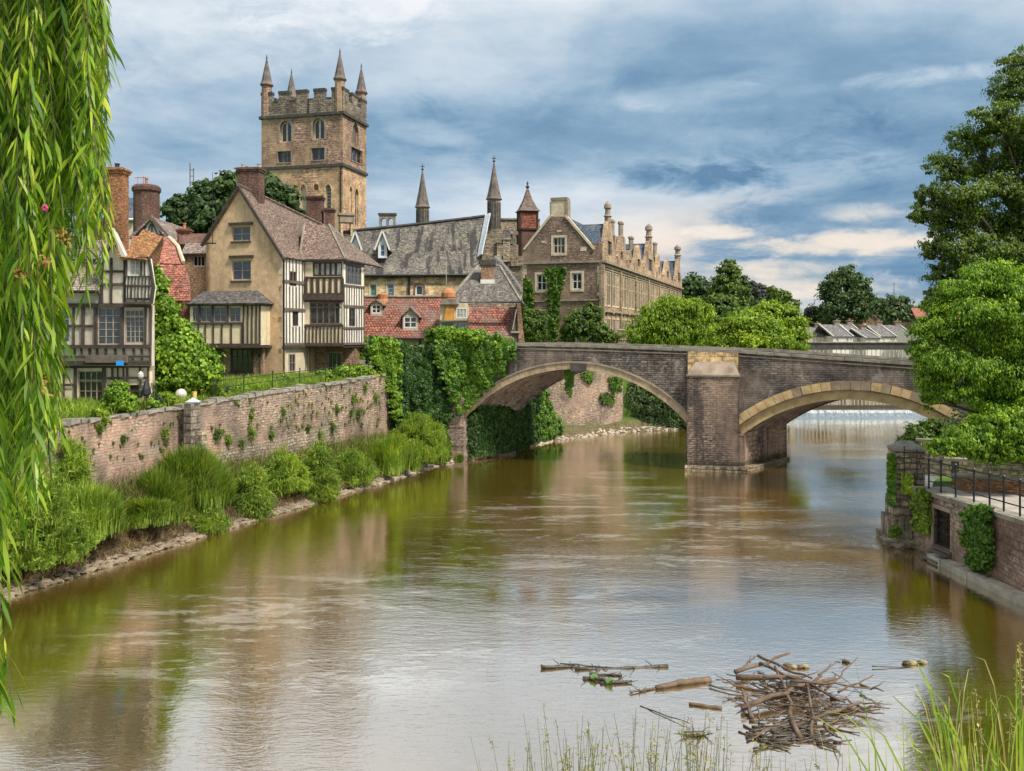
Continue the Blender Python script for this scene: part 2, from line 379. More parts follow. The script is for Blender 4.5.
masonry('tower_upper', (.42, .275, .205), (.29, .19, .15), (.13, .10, .08), .75, .34, .03, .05, (.10, .075, .06), (.42, .72), .55, (.42, .29, .18))
masonry('tower_lower', (.54, .355, .24), (.42, .27, .185), (.22, .15, .09), .75, .34, .028, .05, (.30, .15, .07), (.46, .7), .6, (.55, .40, .24))
masonry('parapet_stone', (.27, .23, .18), (.19, .16, .13), (.09, .08, .065), .75, .32, .03, .05, (.06, .055, .05), (.45, .7), .6)
plain('dark_stone', (.075, .07, .065), .9, .2, .4, 2)
plain('spire_stone', (.16, .13, .115), .9, .2, .5, 1.2, dark=(.06, .05, .05))
masonry('bridge_stone', (.20, .175, .155), (.115, .10, .092), (.055, .048, .044), .46, .145, .022, .06, (.04, .037, .037), (.44, .66), .75, (.27, .215, .175), .9, streak=.5, lime=.6, zdark=1.2)
masonry('pier_stone', (.29, .225, .18), (.185, .145, .125), (.085, .068, .058), .42, .145, .022, .05, (.045, .038, .038), (.47, .68), .7, (.33, .23, .17), .8, streak=.75, zdark=.9)
masonry('ashlar', (.56, .41, .22), (.44, .31, .165), (.26, .18, .10), .8, .42, .02, .03, (.16, .11, .07), (.5, .75), .5, bs=.35)
plain('voussoir', (.50, .36, .185), .85, .25, .35, 1.3, dark=(.26, .17, .09), bump=.4)
plain('voussoir_mid', (.40, .31, .20), .85, .25, .35, 1.3, dark=(.19, .15, .10), bump=.4)
plain('voussoir_dark', (.27, .205, .14), .85, .25, .4, 1.3, dark=(.13, .10, .075), bump=.4)
plain('coping', (.24, .22, .18), .9, .2, .45, 1.7, dark=(.09, .085, .06), bump=.5)
masonry('river_wall', (.37, .29, .225), (.26, .20, .16), (.16, .125, .10), .36, .12, .016, .16, (.13, .105, .085), (.44, .64), .75, (.46, .31, .235), 1.0, green=.5, streak=.5, lime=.55)
masonry('river_wall_low', (.36, .32, .27), (.27, .24, .2), (.12, .10, .085), .3, .15, .022, .1, (.15, .12, .09), (.5, .7), .5, (.38, .28, .2), 1.0, green=.4)
masonry('quay_wall', (.36, .27, .22), (.26, .19, .155), (.14, .11, .09), .34, .16, .016, .09, (.12, .075, .05), (.46, .66), .7, (.36, .24, .18), .9, green=.25, streak=.5)
masonry('rough_block', (.34, .28, .2), (.23, .19, .145), (.11, .09, .07), .42, .15, .02, .08, (.10, .09, .06), (.5, .68), .6, bs=1.0, green=.45)
masonry('mansion_stone', (.30, .22, .17), (.20, .145, .12), (.11, .09, .07), .5, .19, .025, .08, (.12, .09, .07), (.5, .72), .5, (.30, .22, .15), .7)
masonry('terrace_stone', (.38, .275, .19), (.28, .205, .145), (.2, .15, .1), .7, .3, .02, .03, (.16, .115, .08), (.45, .7), .6, (.5, .36, .22), .5)
plain('dressed_stone', (.60, .51, .36), .85, .25, .25, 1.5, dark=(.34, .27, .19))
plain('weathered_stone', (.30, .24, .18), .88, .25, .4, 1.2, dark=(.12, .10, .08))
masonry('rubble_cream', (.42, .35, .25), (.3, .25, .18), (.16, .13, .1), .5, .22, .025, .1, (.12, .10, .08), (.45, .65), .6)
masonry('brick_red', (.27, .105, .065), (.19, .075, .05), (.13, .09, .075), .23, .085, .014, .015, (.08, .05, .045), (.5, .7), .5, bs=.5)
masonry('brick_dark', (.19, .10, .075), (.13, .07, .055), (.09, .07, .06), .23, .085, .014, .015, (.06, .045, .04), (.5, .7), .5, bs=.5)
masonry('brick_orange', (.38, .17, .075), (.28, .12, .055), (.16, .11, .08), .23, .085, .014, .015, (.12, .08, .06), (.5, .7), .4, bs=.5)
masonry('brick_brown', (.33, .21, .14), (.25, .155, .10), (.2, .15, .11), .23, .085, .012, .015, (.14, .09, .06), (.5, .7), .4, bs=.4)
masonry('cupola_red', (.36, .13, .09), (.28, .10, .07), (.14, .07, .05), .6, .3, .03, .02, (.12, .06, .05), (.5, .7), .5)
plain('render_tan', (.58, .405, .245), .9, .2, .26, 3.0, dark=(.38, .26, .14), streak=(.33, .23, .13), bump=.7)
plain('render_pale', (.58, .50, .36), .9, .2, .2, 2.0, dark=(.42, .33, .22), streak=(.34, .27, .18), bump=.3)
masonry('render_block', (.60, .47, .28), (.54, .41, .24), (.36, .26, .15), .9, .45, .02, .01, (.38, .28, .17), (.5, .7), .4, bs=.3)
plain('plaster', (.64, .54, .36), .9, .2, .18, 2.5, dark=(.44, .37, .27), streak=(.36, .30, .22), bump=.2)
plain('plaster_grey', (.53, .47, .38), .9, .2, .22, 2.5, dark=(.30, .25, .2), streak=(.24, .2, .16), bump=.2)
plain('whitewash', (.72, .69, .60), .85, .25, .15, 2.5, streak=(.42, .37, .30))
plain('timber', (.062, .047, .038), .8, .3, .45, 4, bump=.4)
plain('timber_grey', (.13, .105, .085), .85, .3, .4, 4, bump=.4)
plain('timber_pale', (.36, .31, .24), .85, .3, .3, 4, bump=.3)
plain('white_paint', (.72, .71, .66), .5, .4, .12, 3, bump=.05)
plain('pale_paint', (.50, .48, .42), .6, .4, .2, 3, bump=.05)
plain('green_paint', (.05, .17, .13), .5, .4, .2, 3, bump=.05)
plain('blue_sign', (.03, .30, .75), .4, .4, .05, 3, bump=.0)
plain('iron', (.018, .018, .02), .5, .45, .3, 6, bump=.1)
plain('lead', (.42, .47, .50), .55, .4, .25, 3, bump=.1)
plain('clay_pot', (.42, .19, .09), .85, .25, .3, 4)
plain('orange_sheet', (.55, .27, .06), .7, .3, .4, 1.5, dark=(.25, .10, .04))
plain('concrete', (.36, .34, .31), .9, .2, .3, 2, dark=(.2, .18, .15))
plain('path_stone', (.34, .31, .27), .9, .2, .25, 1.2, dark=(.22, .19, .16))
plain('driftwood', (.13, .088, .06), .75, .35, .55, 3.5, bump=.7, dark=(.06, .042, .03))
plain('wet_wood', (.055, .043, .03), .45, .5, .5, 4, bump=.6)
plain('bark', (.10, .08, .055), .95, .2, .45, 4, bump=.8)
plain('plastic_dull', (.30, .25, .13), .6, .3, .4, 8)
plain('plastic_yellow', (.62, .45, .12), .5, .4, .2, 3)
plain('plastic_white', (.55, .52, .47), .5, .4, .2, 3)
plain('plastic_blue', (.04, .09, .5), .5, .4, .2, 3)
plain('plastic_green', (.10, .20, .06), .5, .4, .3, 3)
plain('petal_pink', (.5, .07, .18), .6, .3, .2, 20)
plain('dead_leaf', (.30, .14, .05), .7, .3, .4, 20)
plain('mudrock', (.24, .19, .135), .85, .3, .5, 2.2, dark=(.10, .08, .05), bump=.9)
plain('palerock', (.42, .37, .29), .85, .3, .4, 1.5, dark=(.18, .15, .11), bump=.9)
tiles('tile_brown', (.26, .185, .145), (.18, .125, .10), .19, .13, (.07, .05, .04), (.12, .10, .085), (.48, .7), .5, bs=.7)
tiles('tile_mauve', (.30, .235, .20), (.21, .165, .145), .24, .16, (.08, .065, .06), (.13, .12, .10), (.48, .7), .5, bs=.8)
tiles('tile_rust', (.33, .15, .06), (.21, .10, .05), .24, .16, (.09, .05, .035), (.38, .22, .06), (.5, .66), .55, bs=.8)
tiles('tile_red', (.33, .115, .07), (.20, .075, .05), .26, .3, (.075, .035, .03), (.19, .14, .115), (.42, .62), .75, bs=1.0, ms=.035)
tiles('tile_redclay', (.42, .165, .11), (.32, .12, .085), .24, .15, (.13, .06, .05), (.28, .2, .16), (.5, .7), .5, bs=.8)
tiles('slate', (.20, .18, .15), (.11, .10, .09), .32, .2, (.04, .037, .034), (.33, .29, .21), (.5, .66), .6, (.035, .034, .036), .85, .9)
tiles('slate_hip', (.19, .17, .15), (.11, .10, .09), .3, .2, (.05, .045, .04), (.35, .31, .25), (.5, .68), .5, (.07, .06, .055), .6, .9)
tiles('slate_blue', (.085, .11, .15), (.06, .08, .11), .3, .2, (.03, .035, .045), (.17, .18, .19), (.52, .7), .5, bs=.5)
tiles('slate_far', (.19, .18, .175), (.13, .12, .12), .4, .25, (.07, .07, .07), (.24, .22, .2), (.5, .7), .5, bs=.5)
tiles('shed_roof', (.11, .10, .095), (.08, .075, .07), .35, .25, (.04, .04, .04), (.18, .15, .11), (.5, .7), .5, bs=.5)
def glassm(name, c, rough=.12):
    m, nt, b = newmat(name); g = geo(nt)
    f = noise(nt, g, 2.2, 3, .5).outputs['Fac']
    setc(nt, b, mix(nt, 1.0, c, ramp(nt, f, [(.3, .5), (.7, 1.8)]), 'MULTIPLY'), rough * .4, 1.0, noise(nt, g, 1.5, 2).outputs['Fac'], .25, .03); return m
glassm('glass', (.025, .028, .03)); glassm('glass_blue', (.08, .16, .25)); glassm('glass_curtain', (.28, .27, .24), .2); glassm('glass_dark', (.012, .012, .013), .25)
leafmat('leaf_willow', (.06, .15, .012), (.18, .31, .025), (.42, .50, .07), .42, .45, .5, 2.2)
leafmat('leaf_bright', (.05, .12, .01), (.13, .25, .018), (.30, .43, .035), .36, .55, .42, .8)
leafmat('leaf_lime', (.08, .16, .012), (.19, .30, .02), (.33, .44, .04), .4, .6, .3, .3)
leafmat('leaf_mid', (.03, .065, .012), (.07, .13, .02), (.15, .22, .035), .35, .55, .35, .4)
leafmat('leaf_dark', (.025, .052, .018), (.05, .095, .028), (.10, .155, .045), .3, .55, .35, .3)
leafmat('leaf_purple', (.03, .035, .034), (.05, .055, .05), (.09, .09, .075), .2, .6, .3, .3)
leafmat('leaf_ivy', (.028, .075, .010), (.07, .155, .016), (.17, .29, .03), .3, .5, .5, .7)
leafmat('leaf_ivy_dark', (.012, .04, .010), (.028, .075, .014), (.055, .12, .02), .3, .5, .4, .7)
leafmat('leaf_tree', (.035, .07, .012), (.09, .15, .022), (.20, .27, .045), .36, .5, .42, .5)
leafmat('grass', (.07, .145, .014), (.17, .275, .026), (.33, .39, .07), .35, .6, .45, .6)
leafmat('grass_dark', (.045, .095, .012), (.11, .19, .022), (.26, .32, .05), .3, .6, .45, .8)
leafmat('reed_dry', (.22, .19, .08), (.38, .34, .15), (.55, .50, .26), .3, .6, .3, 3)
leafmat('grass_stalk', (.12, .14, .05), (.2, .22, .09), (.3, .3, .15), .2, .6, .3, 3)
leafmat('deadstuff', (.08, .055, .03), (.16, .11, .06), (.27, .20, .11), .15, .8, .3, 1.5)

# water
m, nt, b = newmat('water'); g = geo(nt)
w1 = noise(nt, g, 1.0, 3, .55, (.55, 1.5, 1), .6).outputs['Fac']
w2 = noise(nt, g, 3.4, 3, .6, (.6, 1.6, 1), .8).outputs['Fac']
w3 = noise(nt, g, 8.0, 3, .6, (.6, 1.6, 1)).outputs['Fac']
cal = sstep(nt, noise(nt, g, .07, 3, .6, (1, 1.1, 1), .8).outputs['Fac'], .36, .64)
# riffles drawn out with the current
rf = noise(nt, nd(nt, 'Mapping', {'Vector': g, 'Rotation': (0, 0, R(-28)), 'Scale': (.16, .62, 1)}).outputs[0], 1.0, 6, .68, None, .9).outputs['Fac']
sp_ = nd(nt, 'SeparateXYZ', {0: g})
def zone(cx, cy, rx, ry):
    a = mth(nt, 'DIVIDE', mth(nt, 'SUBTRACT', sp_.outputs[0], cx), rx); e = mth(nt, 'DIVIDE', mth(nt, 'SUBTRACT', sp_.outputs[1], cy), ry)
    return sstep(nt, mth(nt, 'ADD', mth(nt, 'MULTIPLY', a, a), mth(nt, 'MULTIPLY', e, e)), 1.15, .2)
rmask = mth(nt, 'MAXIMUM', mth(nt, 'MAXIMUM', zone(5.5, 43, 11, 13), zone(-6.0, 28, 8, 7)), mth(nt, 'MULTIPLY', sstep(nt, noise(nt, g, .05, 2, .5).outputs['Fac'], .5, .62), .7))
h = mth(nt, 'ADD', mth(nt, 'MULTIPLY', w1, .34), mth(nt, 'MULTIPLY', w2, .42))
h = mth(nt, 'ADD', h, mth(nt, 'MULTIPLY', w3, .24))
h = mth(nt, 'MULTIPLY', h, mth(nt, 'ADD', .35, mth(nt, 'MULTIPLY', cal, .9)))
h = mth(nt, 'ADD', h, mth(nt, 'MULTIPLY', mth(nt, 'MULTIPLY', rf, rmask), 1.1))
foam = mth(nt, 'MULTIPLY', sstep(nt, mth(nt, 'MULTIPLY', rf, mth(nt, 'ADD', .62, mth(nt, 'MULTIPLY', w2, .72))), .505, .61), mth(nt, 'MULTIPLY', rmask, .9))
mud = ramp(nt, noise(nt, g, .12, 3, .5).outputs['Fac'], [(.35, (.135, .077, .007)), (.65, (.10, .066, .006))])
cw = mix(nt, foam, mud, (.50, .47, .40))
bmp = nd(nt, 'Bump', {'Height': h, 'Strength': .42, 'Distance': .045}).outputs[0]
dif = nd(nt, 'BsdfDiffuse', {'Color': cw, 'Normal': bmp})
glo = nd(nt, 'BsdfGlossy', {'Color': (1.0, .98, .95), 'Roughness': .03, 'Normal': bmp})
fr = nd(nt, 'LayerWeight', {'Blend': .5, 'Normal': bmp}).outputs['Facing']
kf = ramp(nt, fr, [(0.0, .05), (.35, .24), (.5, .54), (.66, .72), (.85, .76), (1.0, .9)])
msx = nd(nt, 'MixShader', {0: kf, 1: dif.outputs[0], 2: glo.outputs[0]})
nt.links.new(msx.outputs[0], [n for n in nt.nodes if n.type == 'OUTPUT_MATERIAL'][0].inputs[0]); nt.nodes.remove(b)
# foaming weir water
m, nt, b = newmat('weir_water'); g = geo(nt)
f = noise(nt, g, 2.5, 4, .6, (1.6, 1.6, .1)).outputs['Fac']
setc(nt, b, ramp(nt, f, [(.3, (.10, .14, .165)), (.5, (.15, .20, .23)), (.75, (.24, .29, .32))]), .35, .5, f, .6, .1)
# ground
m, nt, b = newmat('earth'); g = geo(nt)
f1 = noise(nt, g, .4, 6, .65).outputs['Fac']; f2 = noise(nt, g, 4, 6, .7).outputs['Fac']
zc = nd(nt, 'SeparateXYZ', {0: g}).outputs[2]
gc = ramp(nt, f1, [(.35, (.045, .09, .018)), (.55, (.08, .14, .025)), (.7, (.14, .17, .05))])
mc = ramp(nt, f2, [(.3, (.05, .038, .024)), (.5, (.12, .09, .055)), (.7, (.2, .155, .1))])
c = mix(nt, sstep(nt, mth(nt, 'ADD', zc, mth(nt, 'MULTIPLY', f2, .8)), .7, 1.8), mc, gc)
setc(nt, b, mix(nt, .6, c, ramp(nt, f2, [(.3, .6), (.7, 1.4)]), 'MULTIPLY'), .95, .15, f2, .8, .08)
# ================================================================== foliage generators (numpy)
def np_mesh(name, V, nv, mat, parent=None, org=None):
    """V: (k*nv,3) world positions, one nv-gon per leaf"""
    if parent is not None: o_ = ORG[parent.name]
    else: o_ = org if org is not None else Vector((float(V[:, 0].mean()), float(V[:, 1].mean()), float(V[:, 2].min())))
    V = V - np.array(o_); n = len(V); k = n // nv
    me = D.meshes.new(name); me.vertices.add(n); me.vertices.foreach_set('co', V.astype(np.float32).ravel())
    me.loops.add(n); me.loops.foreach_set('vertex_index', np.arange(n, dtype=np.int32))
    me.polygons.add(k); me.polygons.foreach_set('loop_start', np.arange(0, n, nv, dtype=np.int32))
    try: me.polygons.foreach_set('loop_total', np.full(k, nv, np.int32))
    except Exception: pass
    me.update(calc_edges=True)
    return obj_from(name, me, mat, parent, o_ if parent is None else None)
def unit(a): return a / np.maximum(np.linalg.norm(a, axis=1, keepdims=True), 1e-9)
def leaf_quads(P, N, size, asp, rs, droop=0.0, fold=.0):
    """kites: P centre, N face normal, random in-plane direction pulled down by droop"""
    k = len(P); r = rs.normal(size=(k, 3)); r[:, 2] -= droop * 2
    T = unit(r - N * (r * N).sum(1, keepdims=True)); B = np.cross(N, T)
    s = size * rs.uniform(.65, 1.35, (k, 1)); w = s * asp
    a = P - T * s * .5; b = P + B * w * .5 - T * s * .08; c = P + T * s * .5; d = P - B * w * .5 - T * s * .08
    return np.stack([a, b, c, d], 1).reshape(-1, 3)
def blob_leaves(blobs, n, size, rs, asp=.6, up=.35, droop=.3, clump=.22, nclump=85, shell=(.45, 1.08), gap=0.0, flat=.62):
    """blobs: (x,y,z,rx,ry,rz[,weight]); leaves in clumps near each blob's shell"""
    w = np.array([(b[6] if len(b) > 6 else 1.0) * (b[3] * b[4] * b[5]) ** .66 for b in blobs]); w = w / w.sum(); out = []
    for b, wi in zip(blobs, w):
        k = int(n * wi)
        if k < 8: continue
        c = np.array(b[:3]); r = np.array(b[3:6]); nc = max(5, int(nclump * (.35 + wi * len(blobs) * .65)))
        d = unit(rs.normal(size=(nc, 3))); rad = rs.uniform(shell[0], shell[1], (nc, 1)) ** .8
        C = d * rad * r; cs = clump * r.mean() * rs.uniform(.35, 1.0, (nc, 1)) ** 1.3 * 2.0
        i = rs.randint(0, nc, k); g = rs.normal(size=(k, 3)); g = g * .58
        g[:, 2] *= flat
        P = C[i] + g * cs[i]
        N = unit(g * .9 + unit(P / r) * .6 + rs.normal(size=(k, 3)) * .45 + np.array([0, 0, up]))
        out.append(leaf_quads(P + c, N, size, asp, rs, droop))
    return np.concatenate(out)
def tree_wood(mb, base, top, r0, blobs, rs, n=5, lean=0.0):
    b = Vector(base); t = Vector(top); pts = []; k = 6
    for i in range(k):
        f = i / (k - 1); p = b.lerp(t, f); pts.append(p + Vector((rs.uniform(-.3, .3), rs.uniform(-.3, .3), 0)) * f * (1 - f) * 3)
    mb.tube(pts, [r0 * (1.25 if i == 0 else 1 - .75 * i / (k - 1)) for i in range(k)], 8)
    for q in blobs:
        c = Vector(q[:3]); f = min(.95, max(.3, (c.z - b.z) / max(t.z - b.z, .1) * .65)); s = b.lerp(t, f)
        m = s.lerp(c, .5) + Vector((0, 0, -.06 * (c - s).length)); rr = r0 * (.5 - .25 * f)
        mb.tube([s, m, c], [rr, rr * .6, rr * .22], 5)
        for _ in range(n):
            e = c + Vector(rs.normal(size=3)).normalized() * min(q[3:6]) * .95; m2 = m.lerp(c, .6)
            mb.tube([m2, m2.lerp(e, .55) + Vector((0, 0, .1)), e], [rr * .35, rr * .2, rr * .05], 4)
def tree(name, label, cat, base, blobs, n, size, mat, seed, r0=.3, group=None, top=None, crown='crown', nb=4, **kw):
    rs = np.random.RandomState(seed); root = thing(name, label, cat, base, group)
    if top is None: top = (np.mean([b[0] for b in blobs]), np.mean([b[1] for b in blobs]), max(b[2] for b in blobs))
    mb = MB(); tree_wood(mb, base, top, r0, blobs, rs, nb); mb.build('trunk', MT['bark'], root, True)
    np_mesh(crown, blob_leaves(blobs, n, size, rs, **kw), 4, MT[mat], root); return root
def pxblobs(lst, Y, dy=.8):
    """(px,py,rx_px,ry_px[,dY]) -> world blobs at depth Y"""
    out = []
    for b in lst:
        y = Y + (b[4] if len(b) > 4 else 0); rx = b[2] / FOC * y; rz = b[3] / FOC * y
        out.append((Gx(b[0], y), y, Zp(b[1], y), rx, (rx + rz) / 2 * dy, rz))
    return out
def shrub(name, label, cat, blobs, n, size, mat, seed, group=None, stem_z=None, **kw):
    rs = np.random.RandomState(seed); zb = min(b[2] - b[5] for b in blobs) if stem_z is None else stem_z
    i = int(np.argmin([b[2] for b in blobs])); base = (blobs[i][0], blobs[i][1], zb)
    root = thing(name, label, cat, base, group); mb = MB()
    for b in blobs:
        for _ in range(3):
            e = Vector(b[:3]) + Vector(rs.normal(size=3)).normalized() * b[5] * .6
            s = Vector(base) + Vector((rs.uniform(-.1, .1), rs.uniform(-.1, .1), 0)); mb.tube([s, s.lerp(e, .5) + Vector((rs.uniform(-.1, .1), 0, .05)), e], [.05, .035, .012], 4)
    mb.build('stem', MT['bark'], root, True)
    np_mesh('foliage', blob_leaves(blobs, n, size, rs, **kw), 4, MT[mat], root); return root
def inpoly(P, poly):
    x, y = P[:, 0], P[:, 1]; ins = np.zeros(len(P), bool); k = len(poly)
    for i in range(k):
        x0, y0 = poly[i]; x1, y1 = poly[(i + 1) % k]
        if y0 == y1: continue
        c = ((y0 > y) != (y1 > y)) & (x < (x1 - x0) * (y - y0) / (y1 - y0) + x0); ins ^= c
    return ins
def ivy(name, label, cat, F, poly, n, size, mat, seed, thick=.45, d0=0.0, group=None, lump=1.0, parent=None, asp=.8, droop=1.2):
    """climbing leaves on facade F inside the (s,z) polygon, lumpy thickness"""
    rs = np.random.RandomState(seed); A = np.array(poly); lo = A.min(0); hi = A.max(0)
    P = rs.uniform(lo, hi, (int(n * 2.2), 2)); J = P + rs.normal(size=P.shape) * .05 + np.stack([np.sin(P[:, 1] * 7 + seed) + np.sin(P[:, 1] * 17), np.sin(P[:, 0] * 6 + seed) + np.sin(P[:, 0] * 15)], 1) * min(.14, .07 * float((hi - lo).min()))
    P = P[inpoly(J, poly)][:n]; k = len(P)
    area = (hi - lo).prod(); nc = max(6, int(area / (.30 * lump) ** 2 * .35)); nc = min(nc, 420); C = rs.uniform(lo, hi, (nc, 2)); hc = rs.uniform(.15, 1.0, nc); idx = np.zeros(k, int); best = np.full(k, 1e9)
    for j in range(nc):
        q = (P[:, 0] - C[j, 0]) ** 2 + ((P[:, 1] - C[j, 1]) * .8) ** 2; mk = q < best; best[mk] = q[mk]; idx[mk] = j
    R_ = .42 * lump; dome = np.sqrt(np.clip(1 - best / R_ ** 2, 0, 1)); ph = rs.uniform(0, 6.28, 4); big = .5 + .25 * (np.sin(P[:, 0] * 1.1 + ph[0]) + np.sin(P[:, 1] * 1.4 + P[:, 0] * .5 + ph[1]))
    d = d0 + thick * (.15 + .45 * hc[idx] * dome + .4 * big) * rs.uniform(.35, 1.1, k)
    rad2 = (P - C[idx]) / R_ * hc[idx][:, None]
    u = np.array([F.u.x, F.u.y, 0]); nn = np.array([F.n.x, F.n.y, 0]); o = np.array([F.A.x, F.A.y, 0])
    W3 = o + P[:, :1] * u + d[:, None] * nn; W3[:, 2] = P[:, 1]
    N = unit(nn * .8 + np.array([0, 0, .4]) + u * rad2[:, :1] * .9 + np.array([0, 0, 1.0]) * rad2[:, 1:] * .9 + rs.normal(size=(k, 3)) * .42)
    V = leaf_quads(W3, N, size, asp, rs, droop)
    o_ = np_mesh(name, V, 4, MT[mat], parent)
    if parent is None: tag(o_, label, cat, group)
    return o_
def blades(P, H, rs, w=.03, lean=.35, seg=2, dirn=None):
    """grass blades as two stacked quads; returns quads"""
    k = len(P); a = rs.uniform(0, 6.283, k); T = np.stack([np.cos(a), np.sin(a), np.zeros(k)], 1)
    if dirn is not None: T = unit(T + np.array(dirn))
    S = np.stack([-T[:, 1], T[:, 0], np.zeros(k)], 1) * w * .5
    a2 = rs.uniform(0, 6.283, k); S = np.stack([np.cos(a2), np.sin(a2), np.zeros(k)], 1) * w * .5
    h = (H * rs.uniform(.55, 1.25, k))[:, None] if np.ndim(H) else (H * rs.uniform(.55, 1.25, (k, 1)))
    l = rs.uniform(.3, 1.6, (k, 1)) * lean; up = np.array([0, 0, 1.0])
    m = P + up * h * .6 + T * h * l * .35; t = P + up * h * (1 - l * .25) + T * h * l
    q1 = np.stack([P - S, P + S, m + S * .8, m - S * .8], 1); q2 = np.stack([m - S * .8, m + S * .8, t + S * .1, t - S * .1], 1)
    return np.concatenate([q1, q2], 1).reshape(-1, 3)

# ================================================================== terrain + water
LEFT = [(-40, -80), (-30, 0), (-24, 15), (-17.4, 30.6), (-12.9, 42.6), (-8.6, 53), (-5, 62.3), (4.1, 77), (10.6, 83.4), (17.5, 86.5), (28.6, 98.5), (30, 104), (40, 150), (66, 260), (100, 420), (160, 700), (230, 1000), (900, 4000)]
RIGHT = [(60, -80), (30, 8), (18.2, 18), (17.2, 30), (16.6, 39.5), (18.3, 42), (26, 51), (28.9, 57), (34, 64), (44, 80), (52, 99), (56, 112), (70, 160), (95, 260), (135, 420), (200, 700), (280, 1000), (1000, 4000)]
def edge(tab, y): return float(np.interp(y, [p[1] for p in tab], [p[0] for p in tab]))
def uplevel(y): return .85 * float(np.clip((y - 97.2) / .6, 0, 1))
ys = sorted(set([-80, -40, -10, 0, 8] + [12 + i * 1.5 for i in range(60)] + [p[1] for p in LEFT] + [102 + 4 * i for i in range(24)] + [200 + 12 * i for i in range(20)] + [450, 500, 560, 640, 760, 900, 1200, 1600, 2300, 3200, 4000]))
# left bank profile: (distance from waterline, height, jitter)
PL = [(2600, 60, 4), (900, 26, 3), (400, 16, 2), (180, 10, .6), (90, 7.5, .3), (50, 6.6, .1), (25, 6.2, .1), (12, 6.0, .08), (6, 5.65, .05), (4.1, 5.55, .02), (3.9, 5.5, 0), (3.8, 2.1, .1), (3.0, 1.9, .2), (2.2, 1.45, .2), (1.4, .85, .15), (.7, .38, .1), (.25, .12, .06), (0, -.05, .03), (-1.2, -1.0, 0), (-4, -2.2, 0)]
PR = [(-4, -2.2, 0), (-1.0, -1.2, 0), (.0, -.1, .02), (.35, .15, .02), (1.0, .3, 0), (1.6, 2.35, 0), (4, 2.45, 0), (8, 2.5, .05), (14, 3.2, .2), (25, 4.5, .2), (50, 6, .3), (90, 7, .5), (180, 9, .8), (400, 16, 2), (900, 28, 3), (2600, 60, 4)]
rg = np.random.RandomState(5)
def terrain(name, prof, tab, sgn, hfun=None, ymax=1e9, y0=-1e9):
    Y = [y for y in ys if y0 <= y <= ymax]; V = []; F_ = []
    for y in Y:
        e = edge(tab, y)
        for (d, z, j) in prof:
            zz = z + (rg.uniform(-j, j) if j else 0)
            if hfun: zz = hfun(d, y, zz)
            V.append((e + sgn * d + (rg.uniform(-.12, .12) if 0 < d < 3.5 else 0), y, zz))
    k = len(prof)
    for i in range(len(Y) - 1):
        for j in range(k - 1):
            q = (i * k + j, i * k + j + 1, (i + 1) * k + j + 1, (i + 1) * k + j); F_.append(q if sgn < 0 else q)
    mb = MB(); mb.v = V; mb.f = F_; o = mb.build(name, MT['earth']); tag(o, kind='structure'); return o
def hl(d, y, z):
    if y > 62 and y < 90 and 0 < d < 3.85: z = min(z, .25 + .25 * d) if d > .5 else z      # gravel beach under the bridge and its wall
    if 90 <= y and 0 < d < 3.85: z = max(z * 1.0, .1)
    if d >= 3.9 and 66 < y < 90: z = min(z, 6.3)
    if y > 97: z += .85 * (d < 4)
    return z
terrain('river_bank', PL, LEFT, -1, hl)
def hr(d, y, z):
    if y > 44 and .9 <= d < 4: z = min(z, .6 + .5 * d)      # natural slope beyond the quay corner
    if y > 97: z += .85 * (d < 1)
    return z
terrain('ground', PR, RIGHT, 1, hr)
# foreground bank under the camera
mb = MB(); gx = list(np.linspace(-60, 60, 61)); gy = [-60, -30, -10, -3, 0, 1.5, 3, 4.5, 6, 7, 8, 9, 10, 11, 12, 13]
for y in gy:
    for x in gx: mb.v.append((x, y, (7.35 if y < 0 else 7.35 - .635 * y) + rg.uniform(-.05, .05)))
for i in range(len(gy) - 1):
    for j in range(len(gx) - 1): a = i * len(gx) + j; mb.f.append((a, a + 1, a + len(gx) + 1, a + len(gx)))
tag(mb.build('near_bank', MT['earth']), kind='structure')
mb = MB(); mb.quad((-120, -80, 0), (120, -80, 0), (120, 97.3, 0), (-120, 97.3, 0)); tag(mb.build('water', MT['water']), kind='structure')
mb = MB(); mb.quad((-60, 97.9, .85), (1300, 97.9, .85), (1300, 4000, .85), (-60, 4000, .85)); tag(mb.build('water', MT['water']), kind='structure')

# ================================================================== weir and sluice footbridge upstream
rt = thing('weir', 'low weir with white falling water seen through the right arch', 'weir', (40, 97.5, 0))
mb = MB(); k = 120; xs = np.linspace(26, 56, k); V = []
for x in xs:
    j = rg.uniform(-.02, .02); V.append([(x, 97.9, .86), (x, 97.62 + j, .84), (x, 97.45 + j, .55), (x, 97.3 + j, .2), (x, 97.0, .05), (x, 96.6, -.05)])
for i in range(k - 1):
    for j in range(5): mb.quad(V[i][j], V[i + 1][j], V[i + 1][j + 1], V[i][j + 1])
mb.build('falling_water', MT['weir_water'], rt)
mb = MB(); mb.box(26, 56, 97.65, 98.6, -1, .83); mb.build('sill', MT['concrete'], rt)
rt = thing('sluice_barrier', 'dark sluice beam with a row of pale upright bars behind the weir', 'barrier', (40, 101, .8))
mb = MB(); mb.box(25, 58, 100.8, 101.3, .6, 1.12); mb.build('beam', MT['wet_wood'], rt)
mb = MB()
for x in np.arange(25.3, 58, .42): mb.box(x, x + .13, 100.9, 101.02, 1.12, 2.75)
mb.box(25, 58, 100.88, 101.04, 2.75, 2.87); mb.build('upright_bars', MT['timber_pale'], rt)
rt = thing('footbridge', 'long flat dark footbridge with pale lattice railing behind the stone bridge', 'footbridge', (45, 113, 6))
F = Fac((27, 113), (64, 113)); mb = MB()
F.box(mb, 0, 37, 7.15, 8.0, -2.4, 0); mb.build('deck_beam', MT['dark_stone'], rt)
